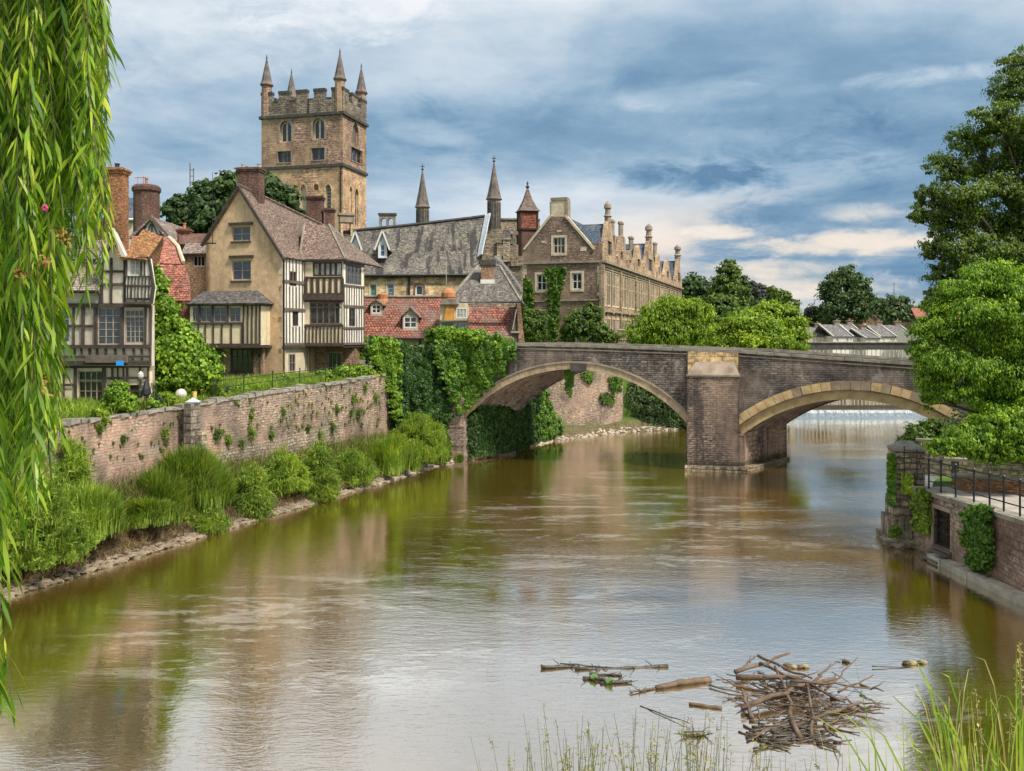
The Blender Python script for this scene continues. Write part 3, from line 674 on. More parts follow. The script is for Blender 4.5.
mb = MB(); F.box(mb, 0, 37, 8.0, 8.12, -2.5, .12); mb.build('deck_edge', MT['coping'], rt)
mb = MB()
for s in np.arange(0, 37, .55): F.box(mb, s, s + .09, 5.75, 7.15, -.12, -.02)
F.box(mb, 0, 37, 5.72, 5.85, -.14, 0); mb.build('hanging_lattice', MT['pale_paint'], rt)
mb = MB(); F.box(mb, 0, 37, 4.9, 5.72, -2.2, -.05); mb.build('lower_beam', MT['timber_pale'], rt)
for s in np.arange(1, 37, 7):
    mb = MB(); F.box(mb, s, s + .6, -.5, 4.9, -2.0, -.3); mb.build('pier', MT['concrete'], rt)

# ================================================================== stone bridge
BF = Fac((-6.3, 64.69), (38, 54.94))
nv = Vector((.65, .76)); BW = 6.0
skew = Vector((nv.x * BW, nv.y * BW, 0))
def topz(s):
    x = BF.A.x + BF.u.x * s
    return float(np.interp(x, [-7, 0, 6, 11, 15, 20, 25.3, 30, 40], [8.42, 8.45, 8.32, 8.14, 8.0, 7.65, 7.28, 6.9, 6.1]))
rt = thing('stone_bridge', 'old two-arched stone bridge with pale arch rings across the brown river', 'bridge', (13, 60, 0))
def s_at(x): return (x - BF.A.x) / BF.u.x
def arc(x0, x1, zs, zc, n=28, grow=0.0, drop=0.0):
    s0, s1 = s_at(x0), s_at(x1); h = (s1 - s0) / 2; r_ = zc - zs; Rr = (h * h + r_ * r_) / (2 * r_); c = ((s0 + s1) / 2, zc - Rr)
    a = math.asin(h / Rr); a2 = math.asin(min(1, h / Rr)) + drop; Rr += grow
    return [(c[0] + Rr * math.sin(-a2 + 2 * a2 * i / n), c[1] + Rr * math.cos(-a2 + 2 * a2 * i / n)) for i in range(n + 1)]
AL = (-3.3, 11.75, 3.1, 6.62); AR = (15.35, 28.6, 2.35, 4.80)
N_ = 56
def polyband(F, mb, P, Q, d0, d1, gap=0.0):
    for i in range(len(P) - 1):
        a, b, c, d = P[i], P[i + 1], Q[i + 1], Q[i]
        if gap:
            f = gap; a2 = (a[0] + (b[0] - a[0]) * f, a[1] + (b[1] - a[1]) * f); d2 = (d[0] + (c[0] - d[0]) * f, d[1] + (c[1] - d[1]) * f); a, d = a2, d2
        F.poly(mb, [a, b, c, d], d0, d1)
# spandrel wall with both arches cut out
a1 = arc(*AL, n=28); a2 = arc(*AR, n=28, grow=.62)
S0, S1 = 0.0, BF.L; step = 1.4
outline = [(S0, -1.0), (s_at(-3.3), -1.0)] + a1 + [(s_at(11.75), -1.0), (a2[0][0] - .01, -1.0)] + a2 + [(a2[-1][0] + .01, -1.0), (S1, -1.0)]
topl = [(s, topz(s) - .2) for s in np.linspace(S1, S0, 28)]
mb = MB(); BF.wall(mb, outline + topl, (), .45, 0.0); mb.build('spandrel_wall', MT['bridge_stone'], rt)
# far side wall (shifted by the skew), deck, soffits
BB = Fac((BF.A.x + skew.x, BF.A.y + skew.y), (BF.A.x + skew.x + BF.u.x * BF.L, BF.A.y + skew.y + BF.u.y * BF.L))
a2i = arc(*AR, n=28); outl2 = [(S0, -1.0), (s_at(-3.3), -1.0)] + a1 + [(s_at(11.75), -1.0), (s_at(15.35), -1.0)] + a2i + [(s_at(28.6), -1.0), (S1, -1.0)]
mb = MB(); BB.wall(mb, outl2 + topl, (), .4, .4); mb.build('spandrel_wall', MT['bridge_stone'], rt)
mb = MB(); ss = np.linspace(S0, S1, 28)
for i in range(27):
    q = [BF.p(ss[i], topz(ss[i]) - 1.2, -.45), BF.p(ss[i + 1], topz(ss[i + 1]) - 1.2, -.45), BB.p(ss[i + 1], topz(ss[i + 1]) - 1.2, .0), BB.p(ss[i], topz(ss[i]) - 1.2, .0)]
    mb.box8([v - Vector((0, 0, .3)) for v in q] + q)
mb.build('road_deck', MT['path_stone'], rt)
def soffit(arcp, name, inset, mat):
    mb = MB()
    for i in range(len(arcp) - 1):
        (sa, za), (sb, zb) = arcp[i], arcp[i + 1]; up = .3
        q = [BF.p(sa, za, -inset), BF.p(sb, zb, -inset), BB.p(sb, zb, .02), BB.p(sa, za, .02)]
        mb.box8(q + [v + Vector((0, 0, up)) for v in q])
    mb.build(name, mat, rt)
soffit(arc(*AL, n=28), 'arch_vault', .5, MT['pier_stone'])
soffit(arc(*AR, n=28), 'arch_vault', .82, MT['pier_stone'])
# voussoir rings
mb = MB(); polyband(BF, mb, arc(*AL, n=46), arc(*AL, n=46, grow=.42), -.45, .10, .035); mb.build('arch_ring', MT['voussoir_mid'], rt, jit=.008)
mb = MB(); polyband(BF, mb, arc(*AL, n=46, grow=.44), arc(*AL, n=46, grow=.56), -.1, .17); mb.build('hood_mould', MT['weathered_stone'], rt)
mb = MB(); polyband(BF, mb, arc(*AR, n=26, grow=.64), arc(*AR, n=26, grow=1.22), -.45, .12, .03); mb.build('arch_ring', MT['voussoir_dark'], rt, jit=.012)
mb = MB(); P = arc(*AR, n=26, grow=.66); Q = arc(*AR, n=26, grow=1.2)
for i in (0, 1, 2, 3, 4, 5, 6, 8, 9, 10, 15, 17, 18, 21, 22, 23):
    mb = MB(); polyband(BF, mb, P[i:i + 2], Q[i:i + 2], .1, .15, .04); mb.build('pale_voussoir', MT['voussoir'], rt, jit=.01)
mb = MB(); polyband(BF, mb, arc(*AR, n=30), arc(*AR, n=30, grow=.60), -.85, -.14, .012); mb.build('arch_ring', MT['voussoir'], rt)
# parapet coping
mb = MB(); ss = np.arange(S0, S1, 1.1); rq = random.Random(3)
for i in range(len(ss) - 1):
    z0, z1 = topz(ss[i]), topz(ss[i + 1]); a, b = ss[i] + .012, ss[i + 1] - .012; j = rq.uniform(-.012, .02)
    q = [BF.p(a, z0 - .2 + j, .12), BF.p(b, z1 - .2 + j, .12), BF.p(b, z1 - .2 + j, -.55), BF.p(a, z0 - .2 + j, -.55)]
    mb.box8(q + [v + Vector((0, 0, .2)) for v in q])
mb.build('parapet_coping', MT['coping'], rt, jit=.006)
mb = MB()
for i in range(len(ss) - 1):
    z0, z1 = topz(ss[i]), topz(ss[i + 1]); q = [BB.p(ss[i], z0 - .2, .42), BB.p(ss[i + 1], z1 - .2, .42), BB.p(ss[i + 1], z1 - .2, -.1), BB.p(ss[i], z0 - .2, -.1)]
    mb.box8(q + [v + Vector((0, 0, .2)) for v in q])
mb.build('parapet_coping', MT['coping'], rt)
mb = MB()
for i in range(len(ss) - 1): BF.poly(mb, [(ss[i], topz(ss[i]) - .42), (ss[i + 1], topz(ss[i + 1]) - .42), (ss[i + 1], topz(ss[i + 1]) - .34), (ss[i], topz(ss[i]) - .34)], -.1, .06)
mb.build('string_course', MT['weathered_stone'], rt)
# central pier: pilaster, body under the vaults, plinth
pl0, pl1 = BF.sx(687.5), BF.sx(739); z_cap = 6.25
def skp(s, z, d, t):  # point on pier: s along bridge, t metres along the flow direction
    q = BF.p(s, z, d); return q + Vector((nv.x * t, nv.y * t, 0))
mb = MB(); BF.box(mb, pl0, pl1, .35, z_cap, -.2, .75); mb.build('cutwater', MT['pier_stone'], rt)
mb = MB(); BF.box(mb, pl0 - .06, pl1 + .06, z_cap, z_cap + .12, -.2, .83)
q = [BF.p(pl0, z_cap + .12, .78), BF.p(pl1, z_cap + .12, .78), BF.p(pl1, z_cap + .12, -.1), BF.p(pl0, z_cap + .12, -.1)]
t_ = [BF.p(pl0 + .55, z_cap + .95, .16), BF.p(pl1 - .3, z_cap + .95, .16), BF.p(pl1 - .3, z_cap + .95, -.1), BF.p(pl0 + .55, z_cap + .95, -.1)]
mb.box8(q + t_); mb.build('cutwater_cap', MT['weathered_stone'], rt)
mb = MB(); P = [(pl0 + .02, z_cap + .13), (pl1 - .05, z_cap + .13), (pl1 - .05, topz(pl1) - .2), (pl0 + .02, topz(pl0) - .2)]
BF.poly(mb, P, -.1, .14); mb.build('ashlar_panel', MT['ashlar'], rt)
mb = MB(); sp0, sp1 = s_at(11.8), s_at(15.3)
q = [skp(sp0, -1, -.1, 0), skp(sp1, -1, -.1, 0), skp(sp1, -1, 0, 6.0), skp(sp0, -1, 0, 6.0)]
mb.box8(q + [Vector((v.x, v.y, 2.45)) for v in q])
mb.build('pier_body', MT['pier_stone'], rt)
mb = MB(); q = [skp(sp1 - 1, -1, 0, 5.3), skp(sp1 + .28, -1, 0, 5.3), skp(sp1 + .28, -1, 0, 6.5), skp(sp1 - 1, -1, 0, 6.5)]
mb.box8(q + [Vector((v.x, v.y, 2.9)) for v in q])
q = [skp(sp1 - 1, -1, 0, 2.6), skp(sp1 + .12, -1, 0, 2.6), skp(sp1 + .12, -1, 0, 3.4), skp(sp1 - 1, -1, 0, 3.4)]
mb.box8(q + [Vector((v.x, v.y, 2.6)) for v in q])
q = [skp(sp1 - .4, -1, .5, 0), skp(sp1 + .14, -1, .5, 0), skp(sp1 + .14, -1, -.3, .3), skp(sp1 - .4, -1, -.3, .3)]
mb.box8(q + [Vector((v.x, v.y, 2.36)) for v in q]); mb.build('buttress', MT['pier_stone'], rt)
mb = MB(); BF.box(mb, pl0 - .15, pl1 + .5, -1, .34, -.3, .95)
q = [skp(sp1 - 1, -1, .3, .4), skp(sp1 + .4, -1, .3, .4), skp(sp1 + .4, -1, 0, 6.7), skp(sp1 - 1, -1, 0, 6.7)]
mb.box8(q + [Vector((v.x, v.y, .22)) for v in q]); mb.build('plinth', MT['rough_block'], rt)
# left abutment: strip of masonry between the ivy curtains, and side wall under the arch
mb = MB(); A0, A1 = s_at(-4.75), s_at(-3.3)
BF.box(mb, A0, A1, -.6, 4.6, -.3, .55); 
for i in range(3): BF.box(mb, A0 - .05, A1 + .05, 1.2 + i * 1.3, 1.3 + i * 1.3, .4, .6)
q = [skp(A0, -1, 0, 0), skp(A1, -1, 0, 0), skp(A1, -1, 0, 6), skp(A0, -1, 0, 6)]
mb.box8(q + [Vector((v.x, v.y, 3.1)) for v in q]); mb.build('abutment', MT['river_wall'], rt)
mb = MB(); q = [skp(s_at(28.62), -1, 0, 0), skp(s_at(33), -1, 0, 0), skp(s_at(33), -1, 0, 6), skp(s_at(28.62), -1, 0, 6)]
mb.box8(q + [Vector((v.x, v.y, 2.4)) for v in q]); mb.build('abutment', MT['pier_stone'], rt)
mb = MB(); sk0 = BF.sx(576); BF.box(mb, sk0 - .35, sk0 + .75, 6.5, 7.05, -.3, .22); mb.build('keystone', MT['dark_stone'], rt)
# approach road on the left bank behind the ivy
mb = MB(); q = [Vector((-30, 66, 7.2)), Vector((-6.2, 64.9, 7.2)), Vector((-2.3, 69.3, 7.2)), Vector((-28, 74, 7.2))]
mb.box8([v - Vector((0, 0, 3)) for v in q] + q); tag(mb.build('road', MT['path_stone']), kind='structure')

# ================================================================== left river wall
def wallrun(name, label, pts, ztops, zb, mat, thick=.5, cope=.16, grp=None, copem='coping'):
    c = pts[len(pts) // 2]; root = thing(name, label, 'wall', (c[0], c[1], zb), grp)
    w = MB(); k = MB(); rr = random.Random(len(pts) * 7)
    for i in range(len(pts) - 1):
        f = Fac(pts[i], pts[i + 1]); f.poly(w, [(0, zb), (f.L, zb), (f.L, ztops[i + 1] - cope), (0, ztops[i] - cope)], -thick, 0)
        n = max(1, int(f.L / .55))
        for j in range(n):
            a, b = f.L * j / n + .015, f.L * (j + 1) / n - .015; h = rr.uniform(-.09, .09); za = np.interp(a, [0, f.L], ztops[i:i + 2]); zb_ = np.interp(b, [0, f.L], ztops[i:i + 2]); o = rr.uniform(0, .05)
            f.poly(k, [(a, za - cope), (b, zb_ - cope), (b - .03, zb_ + h), (a + .03, za + h)], -thick - .03, .03 + o)
    w.build('masonry', MT[mat], root); k.build('coping_stones', MT[copem], root, jit=.045); return root
LWp = [(-24.0, 20.5), (-20.8, 30.2), (-18.2, 37.0), (-15.9, 43.2), (-13.2, 49.0), (-10.6, 55.5), (-8.55, 60.5), (-8.0, 62.3), (-7.4, 65.2)]
LWz = [5.6, 5.55, 5.45, 5.62, 5.95, 6.15, 6.42, 6.42, 6.42]
LW = wallrun('river_wall', 'long weathered pinkish stone river wall below the left bank gardens', LWp, LWz, -.3, 'river_wall')
mb = MB()
for i in range(1, 5):
    f = Fac(LWp[i], LWp[i + 1]); mb_top = [1.9, 2.2, 2.9, 3.3][i - 1]
    f.poly(mb, [(0, -.3), (f.L, -.3), (f.L, [2.2, 2.9, 3.3, 3.6][i - 1]), (0, mb_top)], -.02, .07)
mb.build('lower_courses', MT['river_wall_low'], LW, jit=.01)
# small pilaster with a lead cap on the wall
p = Wp(195, 400, 43.4); q = thing('wall_pillar', 'slim stone pillar with lead cap standing up through the river wall', 'pillar', (p.x, p.y, 0))
f = Fac((p.x - .35, p.y - .55), (p.x + .3, p.y - .75)); f2 = f
mb = MB(); f.box(mb, 0.1, .5, 0, 5.75, -.6, .12); mb.build('shaft', MT['parapet_stone'], q)
mb = MB(); f.box(mb, .52, .85, 0, 4.4, -.6, -.22); mb.build('offset', MT['rubble_cream'], q)
mb = MB(); c = f.p(.31, 5.75, -.29); mb.lathe(c, [(.38, 0), (.42, .06), (.12, .2), (.02, .26)], 4, R(45)); mb.build('cap', MT['lead'], q)
# far wall beyond the left arch
wallrun('river_wall', 'tall pinkish-brown river wall seen through the left arch of the bridge', [(-3.2, 71.5), (1.2, 77.6), (10.35, 84.6), (12.2, 90.5)], [6.9, 7.0, 7.0, 6.8], -.3, 'river_wall')
# rubble apron stones at the waterline
rs = random.Random(11); mb = MB(); mb2 = MB()
def rock(mb, x, y, z, s, rr):
    b = len(mb.v); n = 6
    for lv, (r_, h) in enumerate(((.9, -.3), (1.0, .15), (.6, .5))):
        for j in range(n):
            t = 2 * math.pi * j / n + lv * .3; k_ = s * r_ * rr.uniform(.7, 1.2); mb.v.append((x + k_ * math.cos(t) * 1.3, y + k_ * math.sin(t), z + s * h * rr.uniform(.7, 1.2)))
    for lv in range(2):
        for j in range(n): mb.f.append((b + lv * n + j, b + lv * n + (j + 1) % n, b + (lv + 1) * n + (j + 1) % n, b + (lv + 1) * n + j))
    mb.f.append(tuple(b + 2 * n + j for j in range(n)))
for _ in range(1500):
    y = rs.uniform(53, 88); e = edge(LEFT, y); d = rs.uniform(-.1, 1.3); rock(mb, e - d, y + rs.uniform(-.2, .2), .02 + d * .3, rs.uniform(.06, .2), rs)
for _ in range(1800):
    y = rs.uniform(27, 56); e = edge(LEFT, y); d = abs(rs.gauss(0, .55)); rock(mb2, e - d + .1, y, .02 + d * .42, rs.uniform(.03, .15), rs)
tag(mb.build('rubble_stones', MT['palerock']), 'pale rubble stones along the waterline beneath the bridge', 'rubble', kind='stuff')
tag(mb2.build('rubble_stones', MT['mudrock']), 'muddy brown stones and silt at the foot of the left bank', 'rubble', kind='stuff')

# ================================================================== right quay
QK = [(17.9, 21.5), (17.35, 30.0), (17.05, 36.2), (16.85, 38.6)]
FQ = Fac((16.95, 37.9), (17.95, 21.0))
rt = thing('quay_wall', 'stained stone quay wall with an iron-gated opening by the right bank walkway', 'wall', (17.3, 31, 0))
g0, zt = FQ.px(934, 500); g1, _ = FQ.px(950, 500)
gz0, gz1 = .55, 2.05
zt_ = lambda s: float(np.interp(s, [0, FQ.L], [2.62, 2.85]))
mb = MB(); FQ.wall(mb, [(0, -.8), (FQ.L, -.8), (FQ.L, zt_(FQ.L) - .16), (0, zt_(0) - .16)], [rect(g0, g1, gz0, gz1)], .7, 0); mb.build('masonry', MT['quay_wall'], rt)
mb = MB(); rr = random.Random(2)
for i in range(24):
    a, b = FQ.L * i / 24 + .01, FQ.L * (i + 1) / 24 - .01; j = rr.uniform(-.01, .015); FQ.poly(mb, [(a, zt_(a) - .16), (b, zt_(b) - .16), (b, zt_(b) + j), (a, zt_(a) + j)], -.6, .1)
mb.build('coping', MT['coping'], rt)
mb = MB(); FQ.box(mb, g0 - .2, g1 + .1, -.5, gz0 + .02, -1.4, -.69); mb.build('opening_floor', MT['wet_wood'], rt)
mb = MB(); FQ.box(mb, g0 - .3, g1 + .3, -.5, 2.3, -2.2, -2.1); mb.build('opening_back', MT['dark_stone'], rt)
mb = MB(); FQ.box(mb, g0 - .12, g0, gz0, gz1, -.3, .06); FQ.box(mb, g0 - .12, g1 + .12, gz1, gz1 + .16, -.3, .07); mb.build('lintel', MT['weathered_stone'], rt)
mb = MB()
for i in range(16):
    a, b = g1 - .8 + (FQ.L - g1 + .8) * i / 16, g1 - .8 + (FQ.L - g1 + .8) * (i + 1) / 16 - .02; FQ.poly(mb, [(a, -.5), (b, -.5), (b, .26 + rr.uniform(-.03, .03)), (a, .26 + rr.uniform(-.03, .03))], 0.0, .5 + rr.uniform(-.04, .04))
mb.build('footing_ledge', MT['palerock'], rt, jit=.02)
gt = thing('iron_gate', 'black iron water gate with steps in the opening of the quay wall', 'gate', FQ.p(g0, gz0, -.1))
mb = MB(); w = g1 - g0
FQ.box(mb, g0 + .03, g0 + .09, gz0, gz1 - .02, -.16, -.1); FQ.box(mb, g1 - .09, g1 - .03, gz0, gz1 - .02, -.16, -.1)
for z in (gz0 + .05, gz0 + .55, gz0 + 1.0, gz1 - .1): FQ.box(mb, g0 + .09, g1 - .09, z, z + .045, -.15, -.11)
for i in range(1, 6): x = g0 + w * i / 6; FQ.box(mb, x - .012, x + .012, gz0 + .05, gz1 - .1, -.14, -.12)
FQ.bar(mb, (g0 + .1, gz0 + .55), (g1 - .1, gz1 - .15), .04, -.105, -.08); mb.build('gate_leaf', MT['iron'], gt)
for i in range(4):
    mb = MB(); FQ.box(mb, g0 + .02, g1 + .05 * i, gz0 - .5 + .13 * i, gz0 - .41 + .13 * i, -.3 - .0 * i, .55 - .15 * i); mb.build('step', MT['timber_grey'], gt)
# walkway surface
mb = MB(); q = [FQ.p(-.6, 2.5, -.55), FQ.p(FQ.L, 2.7, -.55), FQ.p(FQ.L, 2.7, -3.6), FQ.p(-.6, 2.5, -3.8)]
mb.box8([v - Vector((0, 0, .5)) for v in q] + q); tag(mb.build('walkway', MT['path_stone']), kind='structure')
# corner pier of the quay
q = thing('quay_pillar', 'rough square stone pillar at the corner of the right bank walkway', 'pillar', (17.1, 39, 0))
f = Fac((16.45, 38.95), (17.75, 38.7)); mb = MB(); f.box(mb, .12, 1.32, -.8, 3.98, -1.25, 0)
f.box(mb, .0, 1.25, -.8, 1.9, -1.4, .14); f.box(mb, -.16, 1.3, -.8, 1.1, -1.5, .28); f.box(mb, -.34, 1.5, -.8, .28, -1.7, .6); mb.build('shaft', MT['rough_block'], q, jit=.03)
mb = MB(); f.box(mb, .06, 1.38, 3.98, 4.08, -1.3, .06); b_ = [f.p(.12, 4.08, 0), f.p(1.32, 4.08, 0), f.p(1.32, 4.08, -1.25), f.p(.12, 4.08, -1.25)]; t_ = [f.p(.5, 4.36, -.45), f.p(.95, 4.36, -.45), f.p(.95, 4.36, -.8), f.p(.5, 4.36, -.8)]
mb.box8(b_ + t_); mb.build('cap', MT['coping'], q)
rs = random.Random(21); mb = MB()
for _ in range(160):
    t = rs.random(); rock(mb, 16.3 + rs.uniform(-.15, 1.2) * 1.0, 38.5 - rs.uniform(0, 1.2) + .6, rs.uniform(-.05, .25), rs.uniform(.08, .24), rs)
tag(mb.build('rubble_stones', MT['mudrock']), 'tumbled stones round the foot of the quay pillar', 'rubble', kind='stuff')
# railings along the walkway
def railing(name, label, pts, h, mat='iron', r=.03, rails=(1.0, .68, .36), grp=None, mid=0):
    root = thing(name, label, 'railing', pts[0], grp)
    for p in pts:
        mb = MB(); mb.tube([p, (p[0], p[1], p[2] + h)], r, 6); mb.lathe((p[0], p[1], p[2] + h), [(r * 1.6, 0), (r * 1.8, .04), (r * .6, .1)], 6); mb.build('post', MT[mat], root)
    for f in rails:
        mb = MB(); mb.tube([(p[0], p[1], p[2] + h * f * .97) for p in pts], r * .72, 6); mb.build('rail', MT[mat], root)
    if mid:
        mb = MB()
        for a, b in zip(pts[:-1], pts[1:]):
            for i in range(1, mid): t = i / mid; mb.tube([(a[0] + (b[0] - a[0]) * t, a[1] + (b[1] - a[1]) * t, a[2] + .1 + (b[2] - a[2]) * t), (a[0] + (b[0] - a[0]) * t, a[1] + (b[1] - a[1]) * t, a[2] + h * .95)], r * .35, 4)
        mb.build('balusters', MT[mat], root)
    return root
rp = []
for px in (923, 935, 949.5, 967.5, 983, 997, 1013, 1034, 1060):
    s = FQ.sx(px); v = FQ.p(s, zt_(s) - .02, -.25); rp.append((v.x, v.y, v.z))
railing('walkway_railing', 'black iron post and rail fence along the edge of the right bank walkway', rp, 1.25, r=.035, rails=(1.0, .62, .3))
v0 = rp[0]; railing('pillar_railing', 'thin iron railing in front of the square quay pillar', [(16.8, 38.55, 2.9), (17.3, 38.45, 2.75), (17.75, 38.3, 2.62)], 1.25, r=.022, rails=(1.0, .7))
# low brick planters and stone steps behind the rail
q = thing('brick_planter', 'long low brick planter with stone coping behind the walkway railing', 'planter', (20, 36, 2.5))
f = Fac((18.55, 37.9), (22.8, 34.6)); mb = MB(); f.box(mb, 0, f.L, 2.4, 3.05, -.6, 0); mb.build('planter_wall', MT['brick_orange'], q)
mb = MB(); f.box(mb, -.04, f.L + .04, 3.05, 3.14, -.66, .06); mb.build('coping', MT['coping'], q)
q = thing('stone_bench', 'pale stone slab bench beside the low brick planter', 'bench', (20.3, 38.6, 2.5))
f = Fac((19.3, 40.2), (23.0, 38.4)); mb = MB(); f.box(mb, 0, f.L, 3.38, 3.5, -.5, 0); mb.build('seat', MT['dressed_stone'], q)
for t in (.3, 1.9, 3.5):
    mb = MB(); f.box(mb, t, t + .3, 2.4, 3.38, -.45, -.05); mb.build('leg', MT['rubble_cream'], q)
q = thing('raised_terrace', 'low stone retaining wall under the trees on the right bank', 'wall', (23, 41, 2.5))
f = Fac((19.4, 43.2), (27.5, 38.0)); mb = MB(); f.box(mb, 0, f.L, 2.3, 3.9, -.5, 0); mb.build('masonry', MT['rubble_cream'], q); mb = MB(); f.box(mb, -.03, f.L, 3.9, 4.02, -.55, .05); mb.build('coping', MT['coping'], q)
# ================================================================== cathedral-like tower
TF = Fac((-37.1, 133.3), (-24.45, 130.0)); TS = Fac((-24.45, 130.0), (-22.35, 138.03))
rt = thing('church_tower', 'tall square tan stone church tower with battlements and four corner spirelets', 'tower', (-30, 133, 6))
tz = lambda py: CAMZ + (HY - py) / FOC * 130.0
z1, z2, zc, zm = tz(164.7), tz(112.7), tz(97.3), tz(89.5)
TP = [TF.p(0, 0), TF.p(TF.L, 0), TS.p(TS.L, 0), TS.p(TS.L, 0) - (TF.p(TF.L, 0) - TF.p(0, 0))]
TB = Fac(TP[2].xy, TP[3].xy); TL = Fac(TP[3].xy, TP[0].xy)
lowh = []; uph = []
uph.append(pxwin(TF, 279.8, 291.3, 121, 142.3, rt, MT['dressed_stone'], MT['glass_dark'], 2, 1, d=-.5, fw=.22, bw=.28, kind='round', sur=.28, sm=MT['weathered_stone']))
uph.append(pxwin(TF, 312.6, 324.3, 118, 139.4, rt, MT['dressed_stone'], MT['glass_dark'], 2, 1, d=-.5, fw=.22, bw=.28, kind='round', sur=.28, sm=MT['weathered_stone']))
uph.append(pxwin(TF, 277.5, 291, 151.2, 162.5, rt, MT['parapet_stone'], MT['glass_dark'], 3, 1, d=-.4, fw=.12, bw=.3, sur=.14, sm=MT['weathered_stone']))
uph.append(pxwin(TF, 311.5, 324.5, 148, 160, rt, MT['parapet_stone'], MT['glass_dark'], 2, 1, d=-.4, fw=.14, bw=.3, sur=.14, sm=MT['weathered_stone']))
lowh.append(pxwin(TF, 300.5, 306.5, 184.5, 211, rt, MT['dressed_stone'], MT['plaster_grey'], 1, 1, d=-.35, fw=.14, kind='pointed', sur=.16, sm=MT['render_block']))
lowh.append(pxwin(TF, 325.3, 331.2, 184, 209, rt, MT['dressed_stone'], MT['glass'], 1, 7, d=-.35, fw=.14, bw=.09, kind='pointed', sur=.16, sm=MT['render_block']))
lowh.append(pxwin(TF, 313.3, 318.8, 183, 190.5, rt, MT['render_block'], MT['brick_orange'], 1, 1, d=-.2, fw=.1, kind='pointed', sur=.12, sm=MT['render_block']))
mb = MB(); TF.wall(mb, rect(0, TF.L, z1, z2), uph, 1.0); 
sh = []; sl = []
sh.append(pxwin(TS, 352.2, 358.6, 121.5, 144, rt, MT['weathered_stone'], MT['dark_stone'], 3, 1, d=-.4, fw=.16, bw=.2, kind='pointed', sur=.2, sm=MT['weathered_stone']))
sh.append(pxwin(TS, 351, 362.5, 149, 162.5, rt, MT['parapet_stone'], MT['glass_dark'], 3, 1, d=-.4, fw=.12, bw=.3, sur=.12, sm=MT['weathered_stone']))
sl.append(pxwin(TS, 349.3, 352.2, 186, 214, rt, MT['dressed_stone'], MT['render_pale'], 1, 1, d=-.3, fw=.1, kind='pointed', sur=.12, sm=MT['render_block']))
sl.append(pxwin(TS, 354.8, 358.4, 188, 226, rt, MT['dressed_stone'], MT['glass'], 2, 1, d=-.3, fw=.1, bw=.12, kind='pointed', sur=.12, sm=MT['render_block']))
TS.wall(mb, rect(.0, TS.L, z1, z2), sh, 1.0, -.004)
TB.wall(mb, rect(0, TB.L, z1, z2), [], .8); TL.wall(mb, rect(0, TL.L, z1, z2), [], .8); mb.build('upper_stage', MT['tower_upper'], rt)
mb = MB(); TF.wall(mb, rect(0, TF.L, 5, z1), lowh, 1.0); TS.wall(mb, rect(0, TS.L, 5, z1), sl, 1.0, -.004); TB.wall(mb, rect(0, TB.L, 5, z1), [], .8); TL.wall(mb, rect(0, TL.L, 5, z1), [], .8); mb.build('lower_stage', MT['tower_lower'], rt)
mb = MB()
for z, h, o in ((z1, .42, .22), (z2, .42, .3)):
    for f in (TF, TS, TB, TL): f.box(mb, -o, f.L + o, z - h / 2, z + h / 2, -.3, o + (.003 if f in (TS, TL) else 0))
mb.build('string_course', MT['dark_stone'], rt)
mb = MB(); cm = MB()
def merlons(f, n, ph):
    f.box(mb, 0, f.L, z2, zc, -.6, .05 + (.004 if f in (TS, TL) else 0)); w = f.L / (n + (n - 1) * .62); x = 0
    for i in range(n):
        f.box(mb, x + .004, x + w - .004, zc, zm, -.55, .045); f.box(cm, x - .06, x + w + .06, zm, zm + .42, -.62, .12)
        if i < n - 1: f.box(cm, x + w + .1, x + w * 1.62 - .1, zc, zc + .16, -.55, .1)
        x += w * 1.62
merlons(TF, 5, 0); merlons(TS, 3, 0); merlons(TB, 5, 0); merlons(TL, 3, 0)
mb.build('battlement', MT['parapet_stone'], rt); cm.build('battlement_coping', MT['dark_stone'], rt)
mb = MB(); q = [Vector((p.x, p.y, z2 + .2)) for p in TP]; mb.box8([v - Vector((0, 0, .4)) for v in q] + q); mb.build('roof_deck', MT['lead'], rt)
for (p, dz) in ((TP[0], 0), (TP[1], .6), (TP[2], .3), (TP[3], .2)):
    c = Vector((sum(v.x for v in TP) / 4, sum(v.y for v in TP) / 4, 0)); d = (c - Vector((p.x, p.y, 0))).normalized(); o = Vector((p.x, p.y, 0)) + d * .75
    zb = 46.0; m1 = MB(); m1.lathe((o.x, o.y, z2), [(.74, 0), (.74, zb - z2 - .2), (.9, zb - z2 - .1), (.9, zb - z2)], 8, R(22.5)); tu = m1.build('turret', MT['tower_upper'], rt)
    m1 = MB(); m1.lathe((o.x, o.y, zb), [(1.0, 0), (.98, .15), (.78, .5), (.36, 2.6), (.08, 3.9), (.13, 4.05), (.03, 4.6)], 8, R(22.5)); m1.build('spirelet', MT['spire_stone'], tu)
mb = MB(); TF.box(mb, TF.L - .35, TF.L - .2, 6, z1 - .2, .0, .14); TF.box(mb, 7.6, 7.75, z2 + .2, zc, .05, .16); mb.build('downpipe', MT['iron'], rt)

